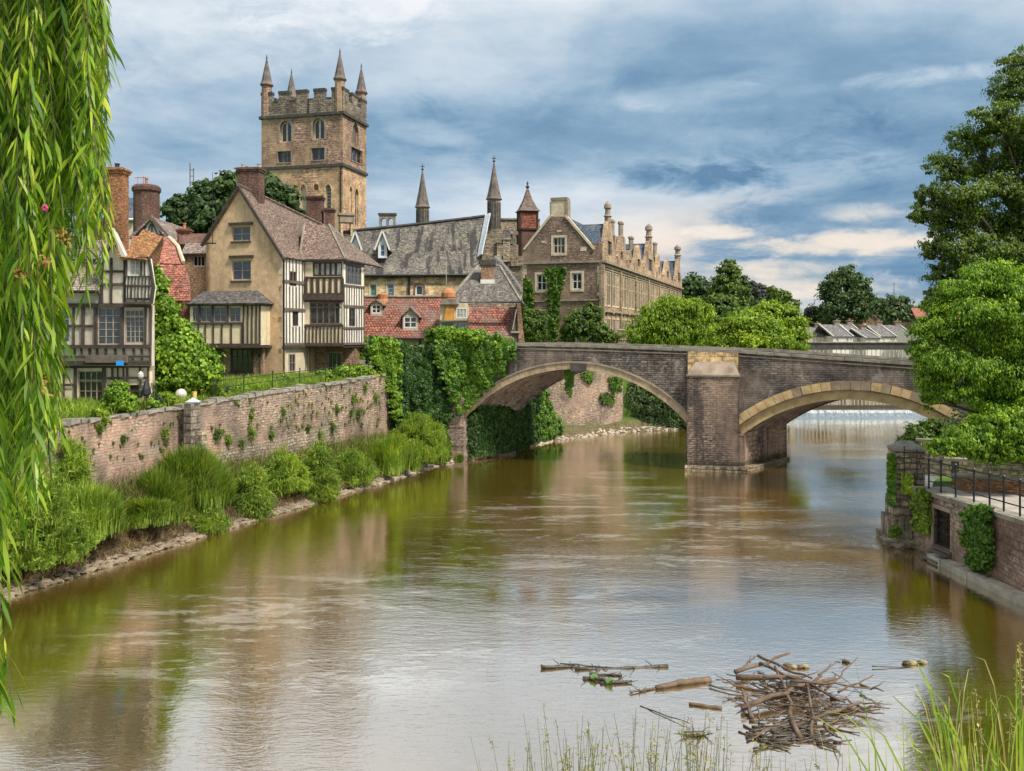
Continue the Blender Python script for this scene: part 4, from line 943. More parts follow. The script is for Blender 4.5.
def gable_roof(root, name, mat, A, B, C, D_, ridge0, ridge1, t=.25):
    """A,B eave front-left/right ... faces (A,B,ridge1,ridge0) and (D_,C,...)"""
    mb = MB(); mb.slab([A, B, ridge1, ridge0], t); mb.slab([C, D_, ridge0, ridge1], t); return mb.build(name, mat, root)
def chimney(name, parent, c, w, d, z0, z1, mat, pots=2, rot=0.0, crown=True, potm='clay_pot', poth=.45, polyg=4, label=None, cat=None):
    root = parent
    mb = MB(); u = Vector((math.cos(rot), math.sin(rot), 0)); v = Vector((-u.y, u.x, 0)); c = Vector((c[0], c[1], 0))
    def bx(a, b, za, zb):
        q = [c + u * (-a) + v * (-b), c + u * a + v * (-b), c + u * a + v * b, c + u * (-a) + v * b]
        mb.box8([Vector((p.x, p.y, za)) for p in q] + [Vector((p.x, p.y, zb)) for p in q])
    if polyg == 4:
        bx(w / 2, d / 2, z0, z1 - .3 if crown else z1)
        if crown: bx(w / 2 + .07, d / 2 + .07, z1 - .3, z1 - .16); bx(w / 2 + .13, d / 2 + .13, z1 - .16, z1 - .06); bx(w / 2 + .03, d / 2 + .03, z1 - .06, z1)
    else:
        mb.lathe((c.x, c.y, z0), [(w / 2 * 1.08, 0), (w / 2, .3), (w / 2, z1 - z0 - .6), (w / 2 * 1.12, z1 - z0 - .45), (w / 2 * 1.12, z1 - z0 - .2), (w / 2 * .95, z1 - z0)], polyg, R(22.5))
    o = mb.build('chimney', mat, root)
    for i in range(pots):
        x = (i - (pots - 1) / 2) * (w * .75 / max(pots - 1, 1) if pots > 1 else 0); p = c + u * x; m = MB()
        m.lathe((p.x, p.y, z1), [(.14, 0), (.13, .05), (.11, poth * .8), (.15, poth * .85), (.14, poth), (.09, poth + .01)], 8); m.build('chimney_pot', MT[potm], o)
    return o
def studs(F, mb, xs, z0, z1, w=.14, d=(-.05, .05)):
    for x in xs: F.box(mb, x - w / 2, x + w / 2, z0, z1, *d)

# ================================================================== tan gabled house with timbered side
rt = thing('gabled_house', 'tall tan rendered gabled house with black and white timbered side wing', 'house', (-17, 62, 5.8))
GF = Fac((-20.99, 61.78), (-15.33, 60.0)); GS = Fac((-15.33, 60.0), (-14.29, 63.3))
gl = GF.L; zb = 5.6
pk = GF.px(239.7, 188.5); eR = 14.33; eL = 15.4
holes = [pxwin(GF, 231.8, 250.2, 226.5, 241, rt, MT['timber_pale'], MT['glass'], 2, 2, d=-.14, fw=.07, bw=.05, name='window'),
         pxwin(GF, 231.8, 250.8, 260.5, 280, rt, MT['timber_pale'], MT['glass'], 2, 2, d=-.14, fw=.07, bw=.05)]
mb = MB(); GF.wall(mb, [(0, zb), (gl, zb), (gl, eR), (pk[0], pk[1]), (0, eL)], holes, .4); mb.build('gable_wall', MT['render_tan'], rt)
for (x0, x1, y, up_) in ((229.5, 253, 224.8, .12), (230, 254, 257.6, .12), (231, 251, 242.5, .06), (231, 251.6, 281.8, .06)):
    mb = MB(); s0, z = GF.px(x0, y); s1, _ = GF.px(x1, y); GF.box(mb, s0, s1, z - .05, z + up_, -.05, .04 + up_); mb.build('window_hood' if up_ > .1 else 'window_sill', MT['timber'], rt)
# quoins patches at the corner
rr = random.Random(4)
for i in range(6):
    z = 7.8 + i * 1.05; mb = MB(); GF.box(mb, gl - rr.uniform(.2, .4), gl - .01, z, z + .3, -.02, .015); mb.build('quoin', MT['render_pale'] if i % 2 else MT['brick_brown'], rt)
bd = Vector((.3, .954, 0)).normalized()
def bk(v, t): return Vector((v.x, v.y, v.z)) + bd * t
pA = GF.p(0, zb); mb = MB()
L2 = 12.0
for (a, b, za, zc_) in ((GF.p(0, 0), bk(GF.p(0, 0), L2), eL, eL),):
    f = Fac(b.xy, a.xy); f.wall(mb, rect(0, f.L, zb, za), [], .3)
f = Fac(bk(GF.p(gl, 0), L2).xy, bk(GF.p(0, 0), L2).xy); f.wall(mb, [(0, zb), (f.L, zb), (f.L, eL), (f.L - pk[0], pk[1] - 1.6), (0, eR)], [], .3)
f = Fac(bk(GF.p(gl, 0), 3.5).xy, bk(GF.p(gl, 0), L2).xy); f.wall(mb, rect(0, f.L, zb, eR), [], .3); mb.build('rear_wall', MT['render_tan'], rt)
# main roof
ov = -.25
def gp(s, z, t): return GF.p(s, z) + bd * t
mb = MB(); kR = (pk[1] - eR) / (gl - pk[0]); kL = (pk[1] - eL) / pk[0]
mb.slab([gp(gl + .22, eR - .22 * kR + .18, ov), gp(gl + .22, eR - .22 * kR + .18, L2), gp(pk[0], pk[1] + .22 - 1.5, L2), gp(pk[0], pk[1] + .22, ov)], .16)
mb.slab([gp(pk[0], pk[1] + .22, ov), gp(pk[0], pk[1] + .22 - 1.5, L2), gp(-.22, eL - .22 * kL + .18, L2), gp(-.22, eL - .22 * kL + .18, ov)], .16)
mb.build('roof', MT['tile_brown'], rt)
mb = MB(); mb.tube([gp(pk[0], pk[1] + .24 - 1.5 * i / 8, ov + (L2 - ov) * i / 8) for i in range(9)], .11, 6); mb.build('ridge_tiles', MT['tile_brown'], rt)
mb = MB()
for (s0, z0_, s1, z1_) in ((pk[0], pk[1] + .1, gl + .25, eR - .25 * kR + .04), (-.25, eL - .25 * kL + .04, pk[0], pk[1] + .1)):
    GF.bar(mb, (s0, z0_), (s1, z1_), .17, .1, .27)
mb.build('bargeboard', MT['timber'], rt)
# timbered side A
zj = GS.px(284, 346)[1]
h1 = pxwin(GS, 289.3, 296.6, 271.5, 286, rt, MT['timber'], MT['glass'], 2, 2, d=-.06, fw=.09, bw=.04)
h2 = pxwin(GS, 292.5, 298.5, 309.5, 326, rt, MT['timber'], MT['glass'], 2, 2, d=-.06, fw=.09, bw=.04)
mb = MB(); GS.wall(mb, rect(0.02, GS.L, zj, eR - .02), [h1, h2], .3, .0); mb.build('timbered_wall', MT['whitewash'], rt)
mb = MB(); L = GS.L
for z in (zj + .1, zj + 2.45, zj + 4.35, eR - .12): GS.box(mb, 0.03, L, z - .09, z + .09, -.02, .07)
for i in range(9):
    x = .08 + (L - .16) * i / 8
    for (a, b) in ((zj + .19, zj + 2.36), (zj + 2.54, zj + 4.26), (zj + 4.44, eR - .21)):
        sk = False
        for h in (h1, h2):
            if h[0][0] - .08 < x < h[1][0] + .08 and a < h[0][1] < b:
                GS.box(mb, x - .05, x + .05, a, h[0][1] - .03, -.02, .055); GS.box(mb, x - .05, x + .05, h[2][1] + .03, b, -.02, .055); sk = True
        if not sk: GS.box(mb, x - .036, x + .036, a, b, -.02, .055)
mb.build('timber_frame', MT['timber_grey'], rt, jit=.02)
h3 = pxwin(GS, 290, 296.5, 353.5, 372, rt, MT['timber_pale'], MT['glass'], 2, 2, d=-.1, fw=.07)
mb = MB(); GS.wall(mb, rect(0.01, GS.L, zb, zj), [h3], .3, -.12); mb.build('ground_wall', MT['render_pale'], rt)
mb = MB(); GS.box(mb, .0, GS.L + .05, zj - .14, zj + .0, -.1, .12); mb.build('jetty_beam', MT['timber'], rt)
# wing bay B + C
B0 = (-14.45, 62.75); B1 = (-11.7, 62.5); C1 = (-10.77, 65.5); GB = Fac(B0, B1); GC = Fac(B1, C1); b1 = Fac(C1, (-13.4, 66.4))
bz0 = Zp(344.5, 62.6); bzt = 14.17; bzm0 = Zp(301, 62.6); bzm1 = Zp(293, 62.6)
wm = []; lw = pxwin(GB, 309.5, 342.5, 302, 324.5, rt, MT['timber_grey'], MT['glass'], 5, 1, d=-.06, fw=.10, bw=.1, tr=(.76,))
uw = pxwin(GB, 313, 342.5, 262, 276.3, rt, MT['timber'], MT['glass_curtain'], 5, 1, d=-.04, fw=.10, bw=.16)
mb = MB(); GB.wall(mb, rect(0, GB.L, bz0, bzm1 - .3), [lw], .3, 0); GB.wall(mb, rect(.05, GB.L, bzm1 - .3, bzt), [uw], .3, .12); mb.build('bay_wall', MT['plaster'], rt)
mb = MB(); L = GB.L
GB.box(mb, 0, L, bz0 - .12, bz0 + .1, -.3, .12); GB.box(mb, .0, L, lw[0][1] - .16, lw[0][1], -.02, .09); GB.box(mb, .0, L, lw[2][1], lw[2][1] + .12, -.02, .14)
for i in range(11): x = .07 + (L - .14) * i / 10; GB.box(mb, x - .042, x + .042, bz0 + .1, lw[0][1] - .16, -.02, .07)
# dark upper band with pale strips
z_a, z_b = bzm1 - .3, uw[0][1] - .02
GB.box(mb, .0, L + .03, z_a - .2, z_a + .28, .0, .26); GB.box(mb, .05, L, z_b - .14, z_b, .1, .2)
for i in range(7): x = .13 + (L - .18) * i / 6; GB.box(mb, x - .11, x + .11, z_a + .28, z_b - .14, .1, .18)
GB.box(mb, .05, L, uw[2][1] + .01, uw[2][1] + .1, .1, .19)
mb.build('timber_frame', MT['timber'], rt, jit=.02)
cw = pxwin(GC, 345.5, 361.5, 265.5, 284.5, rt, MT['timber_grey'], MT['glass'], 4, 2, d=-.05, fw=.09, bw=.09)
cw2 = pxwin(GC, 349, 355.5, 308, 326.5, rt, MT['timber_grey'], MT['glass'], 2, 2, d=-.05, fw=.08, bw=.06)
mb = MB(); GC.wall(mb, rect(0, GC.L, bz0, bzt), [cw, cw2], .3, -.003); mb.build('bay_wall', MT['whitewash'], rt)
mb = MB(); L = GC.L
for z in (bz0 + .05, cw2[0][1] - .1, cw2[2][1] + .12, cw[0][1] - .12, cw[2][1] + .08): GC.box(mb, 0, L, z - .07, z + .07, -.02, .07)
for i in range(9):
    x = .06 + (L - .12) * i / 8
    for a, b in ((bz0 + .12, cw2[0][1] - .17), (cw2[0][1] - .03, cw2[2][1] + .05), (cw2[2][1] + .19, cw[0][1] - .19)):
        if cw2[0][0] - .05 < x < cw2[1][0] + .05 and a > cw2[0][1] - .1 and b < cw2[2][1] + .1: continue
        GC.box(mb, x - .032, x + .032, a, b, -.02, .055)
mb.build('timber_frame', MT['timber_grey'], rt, jit=.02)
mb = MB(); b1.wall(mb, rect(0, b1.L, bz0, bzt), [], .2); f = Fac((-14.45, 66.0), B0); f.wall(mb, rect(0, f.L, bz0, bzt), [], .2); mb.build('bay_wall', MT['plaster'], rt)
mb = MB(); q = [Vector((B0[0], B0[1], bz0)), Vector((B1[0], B1[1], bz0)), Vector((C1[0], C1[1], bz0)), Vector((-14.0, 66.5, bz0))]; mb.box8([v - Vector((0, 0, .2)) for v in q] + q); mb.build('bay_floor', MT['timber'], rt)
# ground floor under the bay
f = Fac((-14.2, 64.0), (-11.2, 64.3)); hb = pxwin(f, 327, 342, 352, 376, rt, MT['timber_pale'], MT['glass'], 3, 1, d=-.08, fw=.07)
mb = MB(); f.wall(mb, rect(0, f.L, zb, bz0 - .2), [hb], .3); f2 = Fac((-11.2, 64.3), (-10.9, 67.5)); f2.wall(mb, rect(0, f2.L, zb, bz0 - .2), [], .3); mb.build('ground_wall', MT['brick_brown'], rt)
mb = MB()
for px in (309.5, 327.5): 
    s = GB.sx(px); v = GB.p(s, 0, -.1); mb.tube([(v.x, v.y, zb + .3), (v.x, v.y, bz0 - .2)], .06, 6)
v = GS.p(.05, 0, .12); mb.tube([(v.x, v.y, zb), (v.x, v.y, eR - .1)], .05, 6); mb.build('downpipe', MT['iron'], rt)
# hipped wing roof
e0 = Vector((-14.75, 62.45, 14.25)); e1 = Vector((-11.5, 62.15, 14.25)); e2 = Vector((-10.4, 65.9, 14.2)); pk2 = Vector((-13.35, 65.6, 17.05)); q0 = Vector((-14.75, 64.2, 16.85)); pk3 = Vector((-13.6, 69.5, 17.05)); e3 = Vector((-9.9, 69.3, 14.2))
mb = MB(); mb.slab([e0, e1, pk2], .14); mb.slab([e0, pk2, q0], .14); mb.slab([e1, e2, pk2], .14); mb.slab([e2, e3, pk3, pk2], .14); mb.slab([q0, pk2, pk3, pk3 + Vector((-2.2, 0, 0))], .14); mb.build('wing_roof', MT['tile_brown'], rt)
mb = MB(); mb.tube([e1, pk2], .09, 5); mb.tube([e2, pk2], .07, 5); mb.tube([e0 + Vector((-.05, 0, .05)), q0 + Vector((-.05, 0, .05))], .07, 5); mb.tube([pk2, pk3], .1, 5); mb.build('hip_tiles', MT['coping'], rt)
mb = MB(); mb.tube([e0 + Vector((0, -.05, -.1)), e1 + Vector((.02, -.05, -.1)), e2 + Vector((.08, 0, -.1))], .08, 6); mb.build('gutter', MT['iron'], rt)
# front oriel
OF = Fac((-21.75, 59.75), (-16.55, 59.0)); zo0, zo1 = Zp(345, 59.4), Zp(303.5, 59.4)
x0 = 0; x1 = OF.sx(260.5)
oh = []
for (a, b) in ((191.2, 199.2), (200.3, 212), (213.6, 226.8), (229.2, 240.8)): oh.append(pxwin(OF, a, b, 307.2, 322.3, rt, MT['timber_pale'], MT['glass'], 2, 2, d=-.06, fw=.06, bw=.035))
s0 = OF.sx(190); mb = MB(); OF.wall(mb, rect(s0, x1, zo0, zo1), oh, .2); f = Fac(OF.p(x1, 0).xy, (OF.p(x1, 0) + Vector((.35, 1.6, 0))).xy); f.wall(mb, rect(0, f.L, zo0, zo1), [], .2, -.003); f = Fac((OF.p(s0, 0) + Vector((.35, 2.2, 0))).xy, OF.p(s0, 0).xy); f.wall(mb, rect(0, f.L, zo0, zo1), [], .2, -.003); mb.build('oriel_wall', MT['plaster'], rt)
mb = MB(); zw0 = oh[0][0][1]; OF.box(mb, s0, x1, zo0 - .12, zo0 + .1, -.15, .1); OF.box(mb, s0, OF.sx(243), zw0 - .15, zw0, -.02, .09); OF.box(mb, s0, x1, zo1 - .13, zo1, -.02, .09)
for px in (191.5, 198.5, 205.5, 213.5, 222, 231.5, 242): x = OF.sx(px); OF.box(mb, x - .045, x + .045, zo0 + .1, zw0 - .15, -.02, .07)
for px in (243.8, 248, 252.2, 256.4, 260): x = OF.sx(px); OF.box(mb, x - .045, x + .045, zo0 + .1, zo1 - .13, -.02, .075)
for px in (199.8, 212.8, 228): x = OF.sx(px); OF.box(mb, x - .06, x + .06, zw0, zo1 - .13, -.02, .08)
for px in (250, 257):
    v = OF.p(OF.sx(px), zo0 - .1, -.05); mb.tube([v, v + Vector((0, .3, -.5)), v + Vector((.05, .95, -1.2))], [.12, .1, .08], 5)
mb.build('oriel_frame', MT['timber'], rt)
mb = MB(); a = OF.p(s0 - .2, zo1, .35); b = OF.p(OF.sx(265.5), zo1, .35); c = GF.p(GF.sx(258), zo1 + .92, 0); d = GF.p(GF.sx(204.5), zo1 + .92, 0); e = b + Vector((.3, 1.6, 0)); g_ = a + Vector((.3, 2.6, 0)); mb.slab([a, b, c, d], .1); mb.slab([b, e, c], .1); mb.slab([g_, a, d], .1); mb.build('oriel_roof', MT['shed_roof'], rt)
mb = MB(); q = [OF.p(s0 - .1, zo1 - .05, .25), OF.p(OF.sx(264), zo1 - .05, .25), OF.p(OF.sx(264), zo1 - .05, -1.6), OF.p(s0 - .1, zo1 - .05, -2)]; mb.box8([v - Vector((0, 0, .12)) for v in q] + q)
q = [v - Vector((0, 0, zo1 - zo0)) for v in q]; mb.box8([v - Vector((0, 0, .12)) for v in q] + q); mb.build('oriel_floor', MT['timber'], rt)
# ground room under the oriel
f = Fac((-20.3, 60.35), (-16.45, 59.45)); gw = pxwin(f, 230.2, 253.4, 348.6, 371.5, rt, MT['timber'], MT['glass_dark'], 4, 3, d=-.1, fw=.1, bw=.06); dr = pxwin(f, 214, 223.5, 349, 383.5, rt, MT['timber'], MT['timber_grey'], 1, 3, d=-.15, fw=.08, name='door')
mb = MB(); f.wall(mb, rect(0, f.L, zb, zo0 - .2), [gw, dr], .3); mb.build('ground_wall', MT['brick_brown'], rt)
mb = MB(); s = f.sx(242); f.box(mb, gw[0][0] - .1, gw[1][0] + .1, gw[0][1] - .1, gw[0][1], -.05, .1); v = f.p(f.sx(260.5), 0, .1); mb.tube([(v.x, v.y, zb), (v.x, v.y, zo0)], .05, 6); mb.build('downpipe', MT['iron'], rt)
cc = gp(pk[0], 0, 1.3); chimney('chimney', rt, (cc.x - .1, cc.y + .4), 1.55, .95, pk[1] - 1.2, 20.6, MT['brick_dark'], 2, rot=R(-8), poth=.3, potm='concrete')
mb = MB(); cc = gp(1.2, 0, 3); mb.tube([Wp(212.5, 243, 61), Wp(212.5, 172, 61)], [.03, .015], 5); mb.tube([Wp(206, 243, 61), Wp(216, 243.5, 61)], .05, 5); mb.build('aerial_pole', MT['iron'], rt)
# dark stack and low roofs behind the ridge
rt = thing('brick_stacks', 'twin dark brick chimney stacks on a low roof in front of the church tower', 'chimney', (-16, 78, 14))
f = Fac((-19.6, 78), (-14.6, 77.4)); mb = MB(); f.box(mb, 0, f.L, 6, 16.8, -4, 0); mb.build('building_wall', MT['brick_brown'], rt)
mb = MB(); f.poly(mb, [(-.3, 16.7), (f.L + .3, 16.7), (f.L / 2, 19.2)], -4, .1); mb.build('roof', MT['tile_mauve'], rt)
for (a, b, y0) in ((307.5, 322.8, 196.5), (325.5, 333.6, 208.5)):
    c = Wp((a + b) / 2, 220, 76.5); chimney('chimney', rt, (c.x, c.y), (b - a) / FOC * 76.5, .9, 15, Zp(y0, 76.5), MT['brick_dark'], 0, crown=True)
rt = thing('stone_bellcote', 'small weathered stone table-like chimney at the foot of the church tower', 'chimney', Wp(347, 232, 100))
f = Fac(Wp(340, 230, 100).xy, Wp(354, 230, 100.5).xy); mb = MB(); f.box(mb, 0, f.L, Zp(222, 100), Zp(213.5, 100), -1.2, 0); f.box(mb, -.15, f.L + .15, Zp(215, 100), Zp(213, 100), -1.3, .12); mb.build('head', MT['weathered_stone'], rt)
for t in (.1, f.L - .35): mb = MB(); f.box(mb, t, t + .25, 16.5, Zp(222, 100), -1.1, -.1); mb.build('leg', MT['render_block'], rt)
mb = MB(); f.box(mb, -1.5, f.L + 2, 6, 19.0, -3, .05); mb.build('base', MT['render_block'], rt)

# ================================================================== left timber-framed house
rt = thing('timber_house', 'old black and cream timber-framed house with leaded windows behind the willow', 'house', (-19, 43, 5.2))
YF = 42.0; LF = Fac((-24.5, YF + .6), (-16.8, YF)); L = LF.L
zb = 5.0; zs = Zp(346, YF); zt = Zp(305, YF)
w1 = pxwin(LF, 97.3, 120.8, 307.5, 344.5, rt, MT['timber_pale'], MT['glass'], 3, 5, d=-.06, fw=.05, bw=.035)
w2 = pxwin(LF, 124.5, 144.6, 309, 343.5, rt, MT['timber_pale'], MT['glass'], 4, 6, d=-.06, fw=.07, bw=.03, tr=(.78,))
w0 = pxwin(LF, 52, 70, 310, 343, rt, MT['pale_paint'], MT['glass'], 3, 4, d=-.06, fw=.07, bw=.05)
mb = MB(); LF.wall(mb, rect(0, L, Zp(366, YF), zt), [w0, w1, w2], .25); mb.build('upper_wall', MT['plaster_grey'], rt)
mb = MB()
def beam(f, x0, x1, y, h=.17, d=.09, mbx=None):
    h *= .75; a, z = f.px(x0, y); b, z2_ = f.px(x1, y); f.poly(mbx or mb, [(a, z - h / 2), (b, z2_ - h / 2), (b, z2_ + h / 2), (a, z + h / 2)], -.02, d)
def post(f, x, y0, y1, w=.15, d=.08, mbx=None):
    w *= .72; s, z1_ = f.px(x, y0); _, z0_ = f.px(x, y1); f.box(mbx or mb, s - w / 2, s + w / 2, z0_, z1_, -.02, d)
beam(LF, 30, 151.5, 305.5, .24, .14); beam(LF, 30, 151.5, 346.5, .2, .16); beam(LF, 30, 151.5, 356.5, .12, .09); beam(LF, 30, 151.5, 363, .26, .2); beam(LF, 40, 96, 326, .12)
for x in (83.5, 95.8, 122.6): post(LF, x, 307, 345, .2, .1)
for x in (145.8, 151, 74): post(LF, x, 307, 345, .12, .075)
for x in (45, 60, 75, 82, 90, 97.5, 106, 115.5, 124, 134, 142, 150.5): post(LF, x, 348, 354.5, .12)
for x in (60, 88, 98, 106, 117, 126, 133, 142, 150.5): post(LF, x, 358, 361.5, .1)
mb.build('timber_frame', MT['timber'], rt, jit=.02)
mb = MB(); a, z = LF.px(89, 358); b, _ = LF.px(130, 358); LF.box(mb, a, b, Zp(362.5, YF), Zp(355, YF), .15, .32); mb.build('fascia_board', MT['timber_grey'], rt)
mb = MB(); a, z = LF.px(120, 361); b, _ = LF.px(127.3, 361); LF.box(mb, a, b, Zp(365.3, YF), Zp(360.6, YF), .33, .36); mb.build('blue_panel', MT['blue_sign'], rt)
# lower floor
w3 = pxwin(LF, 76.5, 101.5, 371, 402, rt, MT['timber_pale'], MT['glass_dark'], 4, 3, d=-.2, fw=.05, bw=.035, tr=(.7,))
w4 = pxwin(LF, 128, 138, 385, 408, rt, MT['timber'], MT['glass_dark'], 2, 3, d=-.2, fw=.06, bw=.04)
mb = MB(); LF.wall(mb, rect(0, L - .15, zb, Zp(364, YF)), [w3, w4], .25, -.1); mb.build('lower_wall', MT['plaster'], rt)
m2 = MB(); 
def b2(f, x0, x1, y, h=.15): beam(f, x0, x1, y, h, -.02, m2)
def p2(f, x, y0, y1, w=.14): post(f, x, y0, y1, w, -.02, m2)
mb = m2
for f_, args in ((b2, (LF, 40, 74, 385)), (b2, (LF, 107, 148, 378)), (b2, (LF, 40, 148, 404)), (b2, (LF, 40, 148, 417)), (b2, (LF, 107, 148, 391)), (b2, (LF, 40, 150, 366.5))): f_(*args)
for x in (50, 63.5): p2(LF, x, 367, 417)
for x in (75, 103.5): p2(LF, x, 367, 417, .26)
for x in (117.5, 127, 140): p2(LF, x, 367, 391)
for x in (70, 83, 92): p2(LF, x, 404, 417)
for x in (147.5, 112, 123): p2(LF, x, 367, 417)
m2.build('timber_frame', MT['timber'], rt, jit=.02)
# right gable block (slanted side) and middle gable
UF = Fac(LF.p(LF.sx(125.5), 0, .25).xy, LF.p(LF.sx(155), 0, .25).xy)
O = [UF.px(126, 303.5), UF.px(151.5, 303.5), UF.px(153.8, 289), UF.px(149.3, 258.5), UF.px(126, 256.5)]
uw_ = pxwin(UF, 130, 140.2, 259.5, 275, rt, MT['pale_paint'], MT['glass_curtain'], 2, 3, d=-.05, fw=.05, bw=.06)
mb = MB(); UF.wall(mb, O, [uw_], .25); mb.build('gable_wall', MT['whitewash'], rt)
mb = MB()
beam(UF, 126, 151, 299, .12, .07); beam(UF, 126, 153.5, 286, .1, .07); beam(UF, 126, 151, 276.3, .1, .07); beam(UF, 126, 149, 258, .12, .1); beam(UF, 126, 151.5, 303, .16, .12)
for x in (128.5, 132, 135.5, 139, 142.5, 146, 149.5): post(UF, x, 277, 285, .07, .06); post(UF, x - .5, 287, 298, .07, .06)
for x in (126.6, 141.5, 145.2): post(UF, x, 258, 276, .09, .06)
for x in (136, 144): post(UF, x, 299.5, 302.5, .1, .06)
UF.bar(mb, O[3], O[2], .14, -.02, .09); UF.bar(mb, O[2], O[1], .12, -.02, .09); mb.build('timber_frame', MT['timber'], rt, jit=.02)
VF = Fac(LF.p(LF.sx(100), 0, .1).xy, LF.p(LF.sx(126), 0, .1).xy)
O2 = [VF.px(101.5, 304), VF.px(125.8, 304), VF.px(125.8, 256.5), VF.px(114.5, 232), VF.px(101.5, 262)]
mb = MB(); VF.wall(mb, O2, [], .25); mb.build('gable_wall', MT['plaster_grey'], rt)
mb = MB()
for x in (102.3, 111.5, 124.6): post(VF, x, 258, 303, .13, .07)
beam(VF, 102, 125, 284.5, .14, .07); beam(VF, 102, 125, 271.5, .14, .07); VF.bar(mb, VF.px(103, 262), VF.px(114.5, 236), .13, -.02, .07); mb.build('timber_frame', MT['timber'], rt, jit=.02)
mb = MB(); VF.bar(mb, VF.px(113.5, 229.5), VF.px(127.5, 258), .17, .05, .34); VF.bar(mb, VF.px(100.5, 263), VF.px(114.8, 229.5), .17, .05, .3); mb.build('bargeboard', MT['pale_paint'], rt)
# roofs
def lp(px, py, d): s, z = LF.px(px, py); return LF.p(s, z, d) + Vector((.42 * min(d, 0), 0, 0))
mb = MB(); mb.slab([lp(126.5, 258, .5), lp(149.6, 260, .5), lp(139, 236, -2.6) + Vector((.9, 0, .3)), lp(114.5, 230, -2.2) + Vector((1.2, 0, .3))], .12)
mb.slab([lp(126.3, 257.5, .45), lp(114.3, 229.5, .45), lp(114.3, 229.5, -4.5), lp(126.3, 257.5, -4.5)], .12); mb.slab([lp(149.6, 260, .5), lp(149.6, 260, -5), lp(137, 232, -5) + Vector((.9, 0, 0)), lp(139, 236, -2.6) + Vector((.9, 0, .3))], .12)
mb.build('roof', MT['tile_rust'], rt)
mb = MB(); mb.slab([lp(114.3, 229.3, .45), lp(101, 262.5, .45), lp(101, 262.5, -4.5), lp(114.3, 229.3, -4.5)], .12)
mb.build('roof', MT['tile_mauve'], rt)
mb = MB(); mb.slab([lp(20, 291, .35), lp(102.5, 291, .35), lp(104, 262, -1.6), lp(20, 262, -1.6)], .14); mb.build('roof', MT['tile_mauve'], rt)
mb = MB(); q = lp(20, 292, .42); q2 = lp(102, 292, .42); mb.tube([q, q2], .07, 6); mb.tube([q2, q2 + Vector((.1, .1, -.2)), lp(103, 304, .3)], .05, 5); mb.build('gutter', MT['iron'], rt)
mb = MB(); mb.slab([lp(20, 256, -1.5), lp(106, 256, -1.5), lp(106, 232, -3.6), lp(20, 232, -3.6)], .14); mb.build('roof', MT['tile_mauve'], rt)
mb = MB(); LF.box(mb, 0, LF.sx(104), zt, Zp(256, YF) - .1, -6, -1.7); LF.box(mb, 0, LF.sx(104), zt, Zp(291, YF), -1.7, .0); q = [LF.p(1, zb, -.5), LF.p(L - .12, zb, -.5), LF.p(L - .12, zb, -6) + Vector((-2.6, 0, 0)), LF.p(1, zb, -6)]; mb.box8(q + [Vector((v.x, v.y, zt + .02)) for v in q]); q = [LF.p(LF.sx(104), zt + .03, -.2), LF.p(L - .2, zt + .03, -.2), LF.p(L - .2, zt + .03, -5) + Vector((-2.1, 0, 0)), LF.p(LF.sx(104), zt + .03, -5)]; mb.box8(q + [Vector((v.x, v.y, Zp(262, YF))) for v in q]); mb.build('side_wall', MT['plaster_grey'], rt)
cc = lp(113, 230, -4.2); chimney('chimney', rt, (cc.x - .2, cc.y), .85, .8, 12, Zp(168, 46.2), MT['brick_orange'], 1, poth=.25, potm='iron')
cc = lp(90, 250, -4.2); chimney('chimney', rt, (cc.x, cc.y), .9, .7, 12, Zp(218, 46.2), MT['brick_red'], 2)
# hanging lantern on the corner
q = thing('wall_lantern', 'small pale hanging lantern on the corner of the timber-framed house', 'lantern', lp(145.5, 378, .5))
mb = MB(); v = lp(145.5, 374.5, .45); mb.tube([lp(146, 369, .2), v + Vector((0, 0, .12))], .015, 5); mb.build('bracket', MT['iron'], q)
mb = MB(); mb.lathe(v - Vector((0, 0, .18)), [(.07, 0), (.13, .1), (.13, .24), (.05, .32), (.02, .36)], 8); mb.build('lamp', MT['plastic_white'], q)

# ================================================================== houses behind the left one
rt = thing('tiled_house', 'house with sagging red clay tiled roof behind the climbing green plant', 'house', Wp(165, 340, 62))
YR = 60.0; f = Fac(Wp(128, 335, YR).xy, Wp(181, 335, YR + 1).xy)
def yp(px, py, Y): return Wp(px, py, Y)
mb = MB(); mb.slab([yp(128, 262, YR), yp(158, 264, YR), yp(150, 236, YR + 3), yp(132, 236, YR + 3)], .15)
ppts = [(157, 263, 183.5, 264), (153, 251, 181.5, 256), (150.5, 243, 178, 246), (149, 237, 170, 237.5)]
for i in range(3):
    a, b = ppts[i], ppts[i + 1]; mb.slab([yp(a[0], a[1], YR + i), yp(a[2], a[3], YR + i), yp(b[2], b[3], YR + i + 1), yp(b[0], b[1], YR + i + 1)], .15)
mb.build('roof', MT['tile_redclay'], rt)
mb = MB(); mb.tube([yp(158, 264, YR - .05), yp(154, 251, YR + .9), yp(151, 243, YR + 1.9), yp(149, 236, YR + 3)], .13, 5); mb.tube([yp(169, 237, YR + 3), yp(178, 246, YR + 1.8), yp(183.5, 262, YR)], .12, 5); mb.build('verge', MT['plaster'], rt)
mb = MB(); mb.slab([yp(157.5, 300, YR - .6), yp(190.5, 301, YR - .6), yp(189, 279, YR - .35), yp(157, 264.5, YR - .1)], .12); mb.slab([yp(157.2, 264.5, YR - .1), yp(189, 279, YR - .35), yp(184.5, 265, YR)], .12); mb.build('tile_hanging', MT['tile_redclay'], rt)
mb = MB(); f = Fac(Wp(128, 335, YR - .1).xy, Wp(189.5, 335, YR - .1).xy); f.box(mb, 0, f.L * .98, 5.6, Zp(301, YR), -8, -.4); mb.build('wall', MT['brick_red'], rt)
